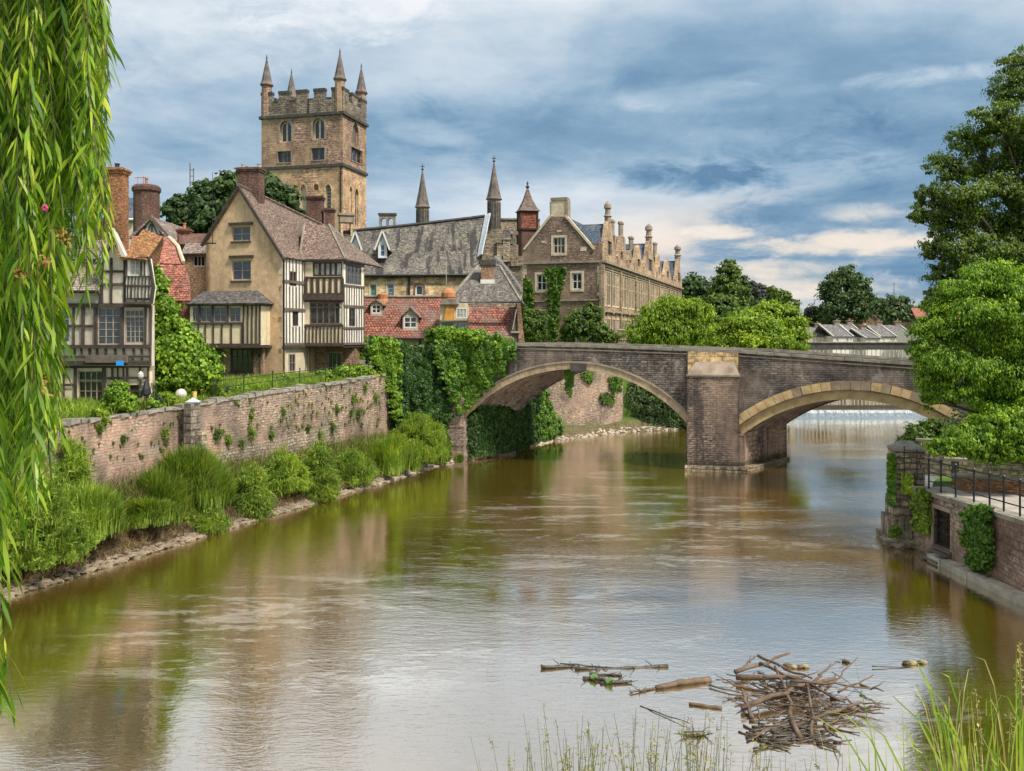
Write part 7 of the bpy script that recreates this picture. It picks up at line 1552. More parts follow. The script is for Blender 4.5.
pxtuft('weed_clump', 'brightest lime green weed clump under the willow branches', 30, 560, 470, 50, 32.5, 22000, 'grass', 100, h=.6, w=.035)
pxtuft('weed_clump', 'bright green bushy clump at the right edge of the willow', 80, 535, 488, 36, 35, 20000, 'grass', 101, h=.55, w=.035)
pxtuft('weed_clump', 'tall bright weeds climbing the wall beside the willow', 72, 500, 440, 16, 36.5, 9000, 'grass', 102, h=.6, w=.03)
pxtuft('weed_clump', 'olive green weed clump right of the willow clump', 152, 520, 495, 22, 38.3, 9000, 'grass_dark', 103, h=.55)
pxtuft('reed_clump', 'tall dark green grassy clump against the river wall', 188, 505, 446, 26, 42, 22000, 'grass_dark', 104, h=.75, w=.03)
pxtuft('reed_clump', 'lower grassy clump in front of the tall dark one', 160, 522, 470, 26, 40.5, 16000, 'grass_dark', 105, h=.7)
pxtuft('reed_clump', 'yellowish tall grass clump beside the rounded dark bush', 214, 512, 455, 18, 43, 14000, 'grass', 106, h=.75)
pxtuft('round_bush', 'dark rounded bush overhanging the water at the left bank middle', 252, 518, 463, 17, 44.2, 16000, 'grass_dark', 107, h=.5, lean=.8)
pxtuft('round_bush', 'mid green low bush between the two dark rounded bushes', 284, 490, 452, 21, 47.5, 16000, 'grass', 108, h=.45, lean=.8)
pxtuft('round_bush', 'taller dark green bush hanging to the water beneath the river wall', 319, 500, 443, 17, 49, 18000, 'grass_dark', 109, h=.5, lean=.8)
pxtuft('weed_clump', 'bright weeds spreading right of the tall dark bush', 350, 482, 450, 24, 53, 14000, 'grass', 110, h=.5)
pxtuft('weed_clump', 'bright green grass slope below the end of the river wall', 388, 470, 432, 26, 57, 20000, 'grass', 111, h=.55)
pxtuft('weed_clump', 'bright green arching grass mound below the ivy curtain', 418, 460, 415, 26, 60, 24000, 'grass', 112, h=.65)
pxtuft('weed_clump', 'dark green clump of weeds at the ivy foot by the abutment', 437, 462, 432, 15, 62, 9000, 'grass_dark', 113, h=.5)
pxtuft('weed_clump', 'pale olive weeds low on the bank left of the dark rounded bush', 205, 530, 508, 22, 41, 8000, 'grass_dark', 114, h=.4)
# tufts on the river wall
def walltuft(label, px, py, r, seed, mat='grass_dark'):
    for i in range(len(LWp) - 1):
        f = Fac(LWp[i], LWp[i + 1]); s, z = f.px(px, py)
        if 0 <= s <= f.L: break
    Y = f.p(s, 0).y; rr_ = r / FOC * Y; v = f.p(s, z, .05); k = int(60 + r * 70)
    g = np.random.RandomState(seed); P = g.normal(size=(k, 3)) * rr_ * .42 * np.array([1, .5, 1]); P[:, 2] -= np.abs(g.normal(size=k)) * rr_ * .35; P[:, 0] += (P[:, 2] > 0) * g.normal() * rr_ * .3; P = P + np.array([v.x, v.y, v.z]); N = unit(g.normal(size=(k, 3)) + np.array([f.n.x, f.n.y, .6]))
    o = np_mesh('wall_tuft', leaf_quads(P, N, .13, .3, g, .6), 4, MT[mat]); tag(o, label, 'plant', 'tufts of plants rooted in the river wall')
tl = [(330, 425, 9, 'largest olive tuft in the middle of the river wall'), (318, 432, 6, 'tuft just left of the largest one on the river wall'), (250, 415, 4, 'small tuft high on the left half of the river wall'), (215, 433, 7, 'tuft beside the slim wall pillar'), (227, 438, 6, 'second tuft right of the slim wall pillar'), (250, 430, 8, 'broad tuft low right of the wall pillar'), (240, 443, 5, 'low tuft beneath the broad one'), (282, 410, 4, 'small tuft below the wall coping near the dark bush'), (350, 412, 4, 'narrow tuft right of the largest tuft'), (336, 408, 5, 'tuft above the largest one under the coping'), (375, 395, 5, 'tuft near the curved end of the river wall'), (352, 398, 5, 'tuft high near the wall end'), (357, 412, 6, 'broad tuft below the high one near the wall end'), (364, 387, 4, 'highest tuft near the wall end'), (103, 420, 5, 'tuft on the wall left end below the timber house'), (122, 438, 4, 'small tuft low under the timber house'), (163, 432, 6, 'tuft left of the slim wall pillar'), (98, 427, 5, 'trailing tuft at the wall left end'), (306, 428, 4, 'tiny tuft left in the middle group'), (270, 434, 5, 'tuft halfway along the wall foot')]
for i, (x, y, r, lb) in enumerate(tl): walltuft(lb, x, y, r, 200 + i, 'grass_dark' if i % 3 else 'leaf_mid')
rq = random.Random(31); g = np.random.RandomState(31); VV = []
for i in range(150):
    px = rq.choice((rq.uniform(66, 185), rq.uniform(205, 382), rq.uniform(290, 382))); py = (418 - (px - 72) * .14) + rq.uniform(3, 48)
    for j in range(len(LWp) - 1):
        f = Fac(LWp[j], LWp[j + 1]); t, z = f.px(px, py)
        if 0 <= t <= f.L: break
    v = f.p(t, z, .05); rr_ = rq.uniform(.4, 2.4) / FOC * v.y; k = int(rr_ * 500) + 6
    P = g.normal(size=(k, 3)) * rr_ * .5 * np.array([1, .5, .9]) + np.array([v.x, v.y, v.z]); P[:, 2] -= np.abs(g.normal(size=k)) * rr_ * .6; VV.append(leaf_quads(P, unit(g.normal(size=(k, 3)) + np.array([f.n.x, f.n.y, .6])), .10, .35, g, .8))
V = np.concatenate(VV).reshape(-1, 4, 3); g.shuffle(V); h_ = len(V) * 2 // 3
tag(np_mesh('wall_moss', V[:h_].reshape(-1, 3), 4, MT['grass_dark']), 'scattered moss and seedlings in the joints of the left river wall', 'moss', kind='stuff')
tag(np_mesh('wall_moss', V[h_:].reshape(-1, 3), 4, MT['deadstuff']), 'scattered brown dry weeds in the joints of the left river wall', 'moss', kind='stuff')
# garden vegetation above the wall
rs = np.random.RandomState(91); P = []
for _ in range(24000):
    i = rs.randint(0, 5); t = rs.rand(); a, b = LWp[i + 1], LWp[i + 2]; d = rs.uniform(.45, 6) ** 1.0; x = a[0] + (b[0] - a[0]) * t - d; y = a[1] + (b[1] - a[1]) * t + d * .25; P.append((x, y, np.interp(d, [0, 4, 12], [5.35, 5.55, 5.9]) + (.3 if y > 50 else 0)))
o = np_mesh('garden_grass', blades(np.array(P), .62, rs, .045, .5), 4, MT['grass']); tag(o, 'lush bright green plants of the garden above the river wall', 'grass', kind='stuff')
for i, (x, y, Y, rr_, lb, m_) in enumerate([(165, 398, 43.5, 8, 'lime green leafy plant behind the wall left of the white dome', 'leaf_lime'), (190, 380, 47, 9, 'green plant mound right of the white garden dome', 'leaf_bright'), (215, 390, 47, 8, 'feathery lime plant behind the wall right of the lead cap', 'leaf_lime'), (240, 391, 49.5, 9, 'leafy plant at the garden fence near the brown room', 'leaf_bright'), (262, 389, 52, 6, 'small bright plant in front of the tan house corner', 'leaf_bright'), (312, 385, 56.5, 6, 'pale leafy plant beside the timbered wing doorway', 'leaf_lime'), (150, 403, 42, 7, 'low green plant by the wall below the timber house corner', 'leaf_bright'), (204, 384, 48.5, 8, 'bright leafy plant standing against the foot of the huge climbing shrub', 'leaf_bright'), (228, 392, 48.6, 7, 'mid green plant at the wall between the lime feathery one and the fence', 'leaf_mid'), (252, 391, 50.5, 7, 'dark green tuft by the fence below the oriel window', 'leaf_mid'), (327, 379, 57.0, 8, 'lime plant behind the wall below the timbered bay', 'leaf_lime'), (372, 374, 60.0, 7, 'bright plant at the very end of the wall coping beside the ivy', 'leaf_lime'), (298, 386, 54.5, 6, 'yellowish plant at the fence before the timbered wing', 'leaf_lime'), (100, 413, 39, 7, 'trailing bright plant on the wall coping below the big leaded window', 'leaf_lime')]):
    shrub('garden_plant', lb, 'plant', pxblobs([(x, y, rr_, rr_ * .7), (x + rr_ * .7, y + 2, rr_ * .7, rr_ * .6)], Y), 2600, .13, m_, 120 + i, group='garden plants along the river wall', stem_z=5.4, nclump=25)
# garden fence posts and wire
gp_ = [(-15.2, 45.8), (-14.3, 48.0), (-13.35, 50.2), (-12.4, 52.6), (-11.4, 55), (-10.4, 57.5), (-9.5, 59.6)]
railing('garden_fence', 'thin dark post and wire fence along the top of the river wall', [(x, y, 5.75 + i * .08) for i, (x, y) in enumerate(gp_)], 1.0, r=.028, rails=(.92, .55))
# white garden dome, picnic table, chair, cap ornament
q = thing('white_igloo', 'white domed garden oven hood standing in the plants behind the river wall', 'oven', Wp(181, 400, 45.5))
v = Wp(181, 397, 45.5); mb = MB(); mb.lathe((v.x, v.y, v.z - .1), [(.29, 0), (.3, .2), (.26, .36), (.17, .47), (.05, .52)], 14); mb.build('dome', MT['plastic_white'], q, True)
mb = MB(); mb.lathe((v.x - .1, v.y - .3, v.z - .05), [(.2, 0), (.2, .12), (.05, .16)], 10); mb.build('mouth', MT['timber_grey'], q)
mb = MB(); mb.box(v.x - .4, v.x + .5, v.y - .4, v.y + .4, 5.3, v.z - .1); mb.build('stand', MT['concrete'], q)
q = thing('picnic_table', 'pale grey garden picnic table on the lawn by the brown brick room', 'table', Wp(227, 388, 53)); v = Wp(227, 384.5, 53)
mb = MB(); 
for k in range(4): mb.box(v.x - .75, v.x + .75, v.y - .4 + k * .2, v.y - .22 + k * .2, v.z - .04, v.z)
mb.build('tabletop', MT['concrete'], q)
for sx_ in (-.55, .5):
    for dy in (-.3, .3): mb = MB(); mb.box(v.x + sx_, v.x + sx_ + .07, v.y + dy, v.y + dy + .07, v.z - .75, v.z - .04); mb.build('leg', MT['concrete'], q)
q = thing('blue_planter', 'small blue and white tub beside the picnic table', 'tub', Wp(220.5, 384, 53.6)); v = Wp(220.5, 384, 53.6)
mb = MB(); mb.lathe((v.x, v.y, v.z - .15), [(.17, 0), (.2, .3)], 12); mb.build('tub', MT['plastic_blue'], q); mb = MB(); mb.lathe((v.x, v.y, v.z + .15), [(.2, 0), (.24, .14), (.3, .26), (.12, .28)], 7); mb.build('rim', MT['plastic_white'], q)
q = thing('yellow_bucket', 'small yellow bucket set on top of the slim wall pillar', 'bucket', Wp(194.5, 396, 43.6)); v = Wp(194.5, 396.5, 43.9)
mb = MB(); mb.lathe((v.x, v.y, v.z - .12), [(.09, 0), (.12, .34), (.125, .36)], 10); mb.build('pail', MT['plastic_yellow'], q)
mb = MB(); mb.tube([(v.x, v.y, 5.3), (v.x, v.y, v.z - .12)], .05, 6); mb.build('post', MT['timber_grey'], q)
q = thing('garden_umbrella', 'folded black garden parasol at the corner of the timber house', 'parasol', Wp(146, 415, 41.2)); v = Wp(146.5, 402, 41.2)
mb = MB(); mb.tube([(v.x, v.y, 5.3), (v.x, v.y, 7.1)], .025, 6); mb.build('pole', MT['iron'], q); mb = MB(); mb.lathe((v.x, v.y, 6.2), [(.1, 0), (.22, .1), (.2, .35), (.05, .8)], 8); mb.build('canopy', MT['iron'], q)

# ================================================================== right bank plants and trees
ivy('quay_ivy', 'bushy green plant hanging on the quay wall right of the iron gate', 'ivy', FQ, [FQ.px(*q) for q in ((971, 560), (970, 530), (974, 510), (984, 504), (995, 508), (998, 530), (997, 560), (991, 574), (980, 571))], 9000, .13, 'leaf_ivy', 300, thick=.6, lump=.5)
ivy('quay_ivy', 'bright trailing plant left of the iron gate on the quay wall', 'ivy', FQ, [FQ.px(*q) for q in ((918, 520), (917, 496), (924, 488), (933, 492), (934, 520), (930, 534), (922, 532))], 5500, .12, 'grass', 301, thick=.5, lump=.5)
ivy('quay_ivy', 'thin strip of ivy on the river edge of the square quay pillar', 'ivy', Fac((16.2, 38.9), (17.6, 38.6)), [Fac((16.2, 38.9), (17.6, 38.6)).px(*q) for q in ((888, 505), (886.5, 470), (889, 453), (895, 455), (895, 480), (892, 505))], 3500, .11, 'leaf_ivy', 302, thick=.4, lump=.5)
ivy('quay_ivy', 'small leafy tuft in the middle of the square quay pillar', 'ivy', Fac((16.2, 38.9), (17.6, 38.6)), [Fac((16.2, 38.9), (17.6, 38.6)).px(*q) for q in ((902, 494), (901, 478), (905, 472), (912, 475), (912, 492))], 1800, .11, 'grass', 303, thick=.35, lump=.5)
ivy('quay_ivy', 'low weeds rooted in the stones at the quay pillar foot', 'ivy', Fac((16.2, 38.0), (17.6, 37.7)), [Fac((16.2, 38.0), (17.6, 37.7)).px(*q) for q in ((888, 536), (890, 528), (898, 525), (902, 532), (898, 537))], 900, .1, 'grass_dark', 304, thick=.3, lump=.5)
tree('river_tree', 'very tall airy green tree rising at the right edge behind the nearer one', 'tree', (30.5, 50.5, 3.0),
     pxblobs([(1008, 92, 20, 16), (1030, 66, 30, 22), (1000, 118, 28, 16, -1), (972, 142, 26, 14), (1024, 138, 28, 19, 1), (950, 168, 24, 14), (990, 168, 26, 16, 1), (930, 196, 20, 12), (966, 196, 28, 16, -1), (1012, 190, 30, 19), (918, 214, 13, 9), (950, 222, 28, 16), (995, 222, 30, 17, 1), (1030, 225, 26, 22), (938, 248, 20, 12), (972, 250, 30, 16, -1), (1015, 256, 30, 19), (948, 274, 22, 12), (990, 282, 32, 17), (1030, 290, 28, 22), (935, 296, 13, 11), (960, 300, 26, 14), (1050, 150, 34, 50), (1060, 240, 36, 50)], 48), 150000, .16, 'leaf_tree', 310, r0=.45, nclump=60, clump=.24, shell=(.3, 1.15), droop=.8, asp=.5, nb=6, top=(28.5, 49, 19.5), flat=.6)
tree('river_tree', 'nearer bright green tree leaning over the bridge end with drooping leaves', 'tree', (25.5, 38.8, 2.6),
     pxblobs([(992, 276, 30, 13), (962, 290, 26, 11), (1018, 292, 30, 14), (940, 308, 20, 11, .5), (980, 312, 34, 14, -.6), (1016, 322, 28, 15), (926, 328, 16, 11), (956, 334, 28, 13), (996, 342, 34, 15, .6), (1030, 350, 24, 20), (922, 350, 13, 13), (944, 360, 24, 13, -.5), (978, 368, 32, 14), (1012, 378, 28, 17), (926, 376, 13, 14), (952, 388, 22, 13), (986, 398, 28, 14, .5), (930, 398, 9, 11), (1045, 330, 30, 50)], 37), 130000, .13, 'leaf_bright', 311, r0=.35, nclump=70, clump=.26, shell=(.35, 1.15), droop=1.5, asp=.42, nb=6, flat=.6)
tree('low_tree', 'low spreading bright tree just above the walkway railing', 'tree', (21.8, 36.5, 2.6),
     pxblobs([(1000, 425, 30, 18), (970, 438, 28, 15), (948, 448, 20, 10), (1020, 445, 26, 18), (990, 450, 26, 12), (1040, 420, 26, 26)], 36), 60000, .14, 'leaf_bright', 312, r0=.2, nclump=90, clump=.2, shell=(.4, 1.12), droop=1.0, asp=.42)
shrub('waterside_bush', 'grey-green waterside bush behind the quay pillar under the right arch', 'shrub', pxblobs([(918, 436, 14, 12), (906, 445, 9, 9), (932, 428, 12, 10), (940, 442, 14, 12)], 44), 14000, .15, 'leaf_mid', 313, stem_z=.6)
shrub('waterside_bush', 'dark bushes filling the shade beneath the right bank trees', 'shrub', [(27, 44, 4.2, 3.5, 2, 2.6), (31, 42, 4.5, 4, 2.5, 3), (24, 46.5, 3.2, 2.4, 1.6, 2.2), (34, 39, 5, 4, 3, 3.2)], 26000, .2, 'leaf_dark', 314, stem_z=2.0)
tree('bank_tree', 'shaded green tree standing behind the bridge on the right bank', 'tree', (39, 70, 4),
     [(39, 70, 9, 5, 4, 4.5), (45, 68, 10, 6, 5, 5), (50, 74, 9, 6, 5, 6), (36.5, 74, 7, 3.5, 3, 3.5)], 26000, .35, 'leaf_mid', 315, r0=.4)
tree('bank_tree', 'green tree far back on the right bank beside the footbridge end', 'tree', (62, 104, 5),
     [(62, 104, 9.5, 6, 4, 5), (70, 108, 11, 7, 5, 6), (58, 100, 7.5, 4, 3, 4)], 20000, .4, 'leaf_mid', 316, r0=.4)

# ================================================================== willow over the left foreground
def willow():
    rt = thing('willow_tree', 'weeping willow with long drooping yellow-green leaves at the left foreground', 'tree', (-5.4, 3.0, 5.4))
    r = np.random.RandomState(400); mb = MB()
    tr = [(-5.4, 3.0, 5.3), (-5.3, 3.1, 7.2), (-5.0, 3.3, 9.2), (-4.6, 3.6, 11.2), (-4.2, 3.9, 12.6)]; mb.tube(tr, [.34, .28, .24, .19, .12], 9); mb.build('trunk', MT['bark'], rt, True)
    strands = []; mb = MB()
    for i in range(13):
        a = Vector(tr[3]).lerp(Vector(tr[4]), r.rand()); e = Vector((r.uniform(-3.0, -1.75), r.uniform(3.4, 5.6), r.uniform(11.4, 12.6))); m = a.lerp(e, .5) + Vector((0, 0, .5)); mb.tube([a, m, e], [.06, .035, .012], 5)
    mb.build('branch', MT['bark'], rt, True)
    # strand: (top px, top z over frame, bottom py, depth)
    def strand(px, Y, ztop, pyb, sway, px2):
        x0 = Gx(px, Y); x1 = Gx(px2, Y); zb = Zp(pyb, Y); n = 14; P = []
        for k in range(n + 1):
            f = k / n; x = x0 + (x1 - x0) * (f ** 1.3) + math.sin(f * 5 + sway * 9) * .035 * f; P.append(Vector((x, Y + math.sin(f * 4 + sway * 5) * .05, ztop + (zb - ztop) * f)))
        strands.append(P)
    cover = [(0, 20, 535, 62), (20, 40, 520, 48), (38, 58, 490, 46), (50, 68, 360, 30), (62, 82, 270, 30), (80, 100, 235, 26), (94, 110, 160, 14), (92, 108, 285, 14), (98, 112, 80, 10), (86, 100, 255, 10)]
    for (xa, xb, yb, n) in cover:
        for _ in range(n):
            Y = r.uniform(3.9, 5.8); px = r.uniform(xa, xb) - 8; drift = r.uniform(-6, 10) * (1 if yb > 200 else .5); y2 = yb * r.uniform(.55, 1.03)
            px2 = min(px + drift, 114 if yb < 300 else 106); 
            if yb > 400: px2 = min(px2, 62)
            strand(px - r.uniform(0, 14), Y, r.uniform(10.9, 12.0), y2, r.rand(), px2)
    for _ in range(46):
        Y = r.uniform(5.2, 6.4); px = r.uniform(-30, 100); strand(px, Y, 12.2, r.uniform(120, 420) if px < 50 else r.uniform(60, 230), r.rand(), px + r.uniform(-6, 6))
    for _ in range(14): Y = r.uniform(3.0, 3.6); strand(-60 + r.uniform(-10, 5), Y, 11, r.uniform(560, 600), r.rand(), r.uniform(-22, -2))
    for (x2, yb) in ((-2, 700), (-4, 690), (-9, 705)): strand(-60, 3.2, 11, yb, r.rand(), x2)
    mb = MB(); LV = []
    for P in strands:
        mb.tube(P, [.0026] * len(P), 3, False); n = len(P) - 1; tot = (P[0] - P[-1]).length; k = int(tot / .021)
        for i in range(k):
            f = (i + r.rand()) / k * n; j = min(int(f), n - 1); c = P[j].lerp(P[j + 1], f - j); az = r.uniform(0, 6.283)
            d = Vector((math.cos(az) * r.uniform(.2, 1.0), math.sin(az) * r.uniform(.2, 1.0), -1)).normalized(); L = r.uniform(.065, .15); w = L * r.uniform(.05, .08)
            s = d.cross(Vector((math.sin(az + r.uniform(-.8, .8)), math.cos(az), .2))).normalized() * w; bend = Vector((0, 0, -.16 * L)); m = c + d * L * .42
            t = c + d * L + bend * 1.6; m2 = c + d * L * .75 + bend * .5
            LV.append((c, m - s, m2 - s * .7, t, m2 + s * .7, m + s))
    mb.build('hanging_twigs', MT['bark'], rt)
    np_mesh('foliage', np.array([[tuple(v) for v in l] for l in LV]).reshape(-1, 3), 6, MT['leaf_willow'], rt)
    return rt
willow()
# blossom and withered leaves caught in the willow
q = thing('pink_blossom', 'small bright pink blossom among the willow leaves', 'flower', Wp(46, 209, 3.3)); r = random.Random(5); v = Wp(46, 209, 3.3)
for i in range(6):
    mb = MB(); a = i * 1.05; d = Vector((math.cos(a) * .007, -.008, math.sin(a) * .008)); mb.lathe(v + d, [(.002, -.006), (.006, 0), (.005, .006), (.001, .009)], 6); mb.build('petal', MT['petal_pink'], q)
rs = np.random.RandomState(410)
for i, (x, y, lb) in enumerate(((60, 235, 'withered orange leaf cluster high in the willow'), (69, 240, 'withered orange leaves beside the higher cluster'), (45, 262, 'small withered leaves left in the willow'), (48, 385, 'withered orange cluster low in the willow'), (20, 275, 'single curled brown leaf cluster at the willow left edge'))):
    v = Wp(x, y, 3.35); P = rs.normal(size=(16, 3)) * .013 + np.array(v); N = unit(rs.normal(size=(16, 3))); o = np_mesh('withered_leaves', leaf_quads(P, N, .024, .45, rs), 4, MT['dead_leaf']); tag(o, lb, 'leaves', 'withered leaf clusters in the willow')

# ================================================================== driftwood and debris
Yd = 21.0
q = thing('driftwood_pile', 'tangled heap of brown driftwood branches stranded in the shallow river', 'driftwood', (Gx(800, 22), 22, 0))
rs = random.Random(77); mb = MB(); mb2 = MB(); mb3 = MB()
def water_pt(px, py, z=0.0): Y = (CAMZ - z) * FOC / (py - HY); return Vector((Gx(px, Y), Y, z))
def stick(mb, a, b, r0, r1, k=7, wob=.09, rs=rs):
    a, b = Vector(a), Vector(b); L = (b - a).length; P = []; ph = rs.uniform(0, 6); 
    for i in range(k + 1):
        f = i / k; P.append(a.lerp(b, f) + Vector((rs.uniform(-1, 1), rs.uniform(-1, 1), rs.uniform(-.6, .9))) * wob * L * .3 * math.sin(f * math.pi) + Vector((0, 0, math.sin(f * 3 + ph) * .02 * L)))
    mb.tube(P, [r0 + (r1 - r0) * i / k for i in range(k + 1)], 6)
main = [((736, 682, .25), (800, 690, .45), .09, .06), ((742, 712, .1), (835, 690, .5), .08, .05), ((770, 730, .05), (862, 712, .3), .07, .035), ((760, 672, .45), (845, 712, .3), .05, .03), ((735, 678, .2), (790, 664, .55), .07, .03), ((800, 740, .05), (775, 678, .55), .08, .04), ((815, 745, .05), (806, 695, .5), .06, .03), ((758, 664, .4), (812, 690, .45), .05, .03), ((825, 700, .4), (858, 681, 1.0), .035, .012), ((840, 712, .1), (880, 708, .05), .06, .02), ((838, 704, .5), (873, 694, .75), .035, .015), ((745, 735, .02), (830, 742, .06), .05, .03), ((752, 720, .1), (742, 700, .4), .07, .04), ((790, 700, .7), (870, 700, .5), .05, .02)]
for (a, b, r0, r1) in main: stick(mb, water_pt(*a[:2]) + Vector((0, 0, a[2] * .62)), water_pt(*b[:2]) + Vector((0, 0, b[2] * .62)), r0 * .85, r1 * .85)
for (a_, b_) in (((748, 694), (722, 690)), ((860, 690), (884, 700)), ((848, 716), (884, 722)), ((830, 706), (890, 716)), ((742, 676), (756, 664)), ((812, 690), (836, 668)), ((770, 735), (752, 748)), ((824, 733), (842, 748))):
    p_, q_ = water_pt(*a_) + Vector((0, 0, .15)), water_pt(*b_) + Vector((0, 0, .2)); stick(mb, p_, q_, .04, .012, 7, .22); m_ = p_.lerp(q_, .55); stick(mb, m_, m_ + (q_ - p_) * .35 + Vector((rs.gauss(0, .15), rs.gauss(0, .2), .12)), .02, .006, 4, .2)
mb.build('main_branches', MT['driftwood'], q, True)
for _ in range(110):
    x = rs.gauss(802, 26); y = rs.gauss(703, 12) + (x - 800) * .12; c = water_pt(x, min(max(y, 676), 744)); h = max(0, .16 - abs(x - 800) / 300) * rs.random(); L = rs.uniform(.25, 1.6); a = rs.choice((rs.gauss(-.15, .25), rs.gauss(-.25, .4), rs.gauss(.2, .6), rs.uniform(0, 3.14))); d = Vector((math.cos(a), math.sin(a), rs.uniform(-.25, .3))) * L / 2
    e0_, e1_ = c - d + Vector((0, 0, h + .05)), c + d + Vector((0, 0, h + .08)); r0 = rs.uniform(.007, .026); stick(mb2 if rs.random() < .6 else mb3, e0_, e1_, r0, r0 * .4, 5, .16)
mb2.build('twigs', MT['driftwood'], q, True); mb3.build('twigs', MT['wet_wood'], q, True)
mb = MB()
for _ in range(70):
    x = rs.gauss(795, 24); y = rs.gauss(735, 8); c = water_pt(x, min(max(y, 715), 748)); L = rs.uniform(.3, .9); a = rs.gauss(0, .5); d = Vector((math.cos(a), math.sin(a), 0)) * L / 2; stick(mb, c - d + Vector((0, 0, .02)), c + d + Vector((0, 0, .04)), .025, .012, 5, .1)
mb.build('sodden_twigs', MT['wet_wood'], q, True)
def debris(label, segs, mat='wet_wood', name='floating_log', cat='log', rad=.05, extra=0):
    c = water_pt(*segs[0][0]); q = thing(name, label, cat, (c.x, c.y, 0)); mb = MB()
    for (a, b, r0, r1) in segs: stick(mb, water_pt(*a) + Vector((0, 0, .03)), water_pt(*b) + Vector((0, 0, .03)), r0, r1, 7, .05)
    mb.build('stem', MT[mat], q, True)
    if extra:
        mb = MB()
        for _ in range(extra):
            s = rs.choice(segs); t = rs.random(); p = water_pt(*s[0]).lerp(water_pt(*s[1]), t); d = Vector((rs.gauss(0, .16), rs.gauss(0, .16), rs.uniform(-.02, .14))); stick(mb, p, p + d, .018, .006, 4, .2)
        mb.build('twigs', MT[mat], q, True)
debris('long thin half-sunk branch floating at the left of the debris', [((541, 669), (580, 667), .045, .03), ((575, 670), (668, 667), .04, .06), ((560, 666), (620, 668), .02, .02)], extra=24)
debris('short dark log floating between the thin branch and the big heap', [((656, 689), (710, 681), .06, .09), ((630, 694), (660, 688), .02, .03)], 'driftwood', extra=10)
debris('small knot of sodden twigs and leaves left of the short dark log', [((583, 679), (605, 681), .05, .04), ((600, 684), (632, 683), .05, .03), ((590, 675), (622, 676), .03, .03)], extra=46)
debris('thin straight brown plank floating below the short log', [((689, 705), (722, 709), .035, .05)], 'driftwood')
debris('tiny dark snag below the thin plank', [((684, 736), (704, 735), .08, .06)], extra=14)
debris('short dead stick lying on the water near the lowest snag', [((640, 706), (690, 726), .016, .01)])
debris('thin twig trailing left of the floating clump at the far right', [((872, 668), (905, 668), .015, .012)])
debris('tiny dark snag above the heap towards the right', [((842, 662), (850, 663), .05, .03)], extra=6)
for (x, y, lb, m1, m2) in ((797, 668, 'pale yellow floating litter just above the driftwood heap', 'plastic_dull', 'driftwood'), (915, 664, 'clump of pale litter floating at the right of the river', 'plastic_dull', 'wet_wood')):
    c = water_pt(x, y); q = thing('floating_litter', lb, 'litter', (c.x, c.y, 0)); r = random.Random(int(x))
    for k in range(4):
        m = MB(); rock(m, c.x + (k - 1.5) * .16, c.y + r.uniform(-.05, .05), .04, .1 * r.uniform(.7, 1.2), r); m.build('piece', MT[m1 if k % 2 else m2], q)
for (x, y, lb) in ((594, 680, 'left green floating bottle-like lump in the twig knot'), (609, 684, 'right green lump in the twig knot')):
    c = water_pt(x, y); m = MB(); r = random.Random(int(x)); m.tube([c + Vector((-.08, 0, .06)), c + Vector((.02, 0, .1)), c + Vector((.1, .02, .07))], [.07, .08, .03], 8); tag(m.build('green_lump', MT['plastic_green']), lb, 'litter')

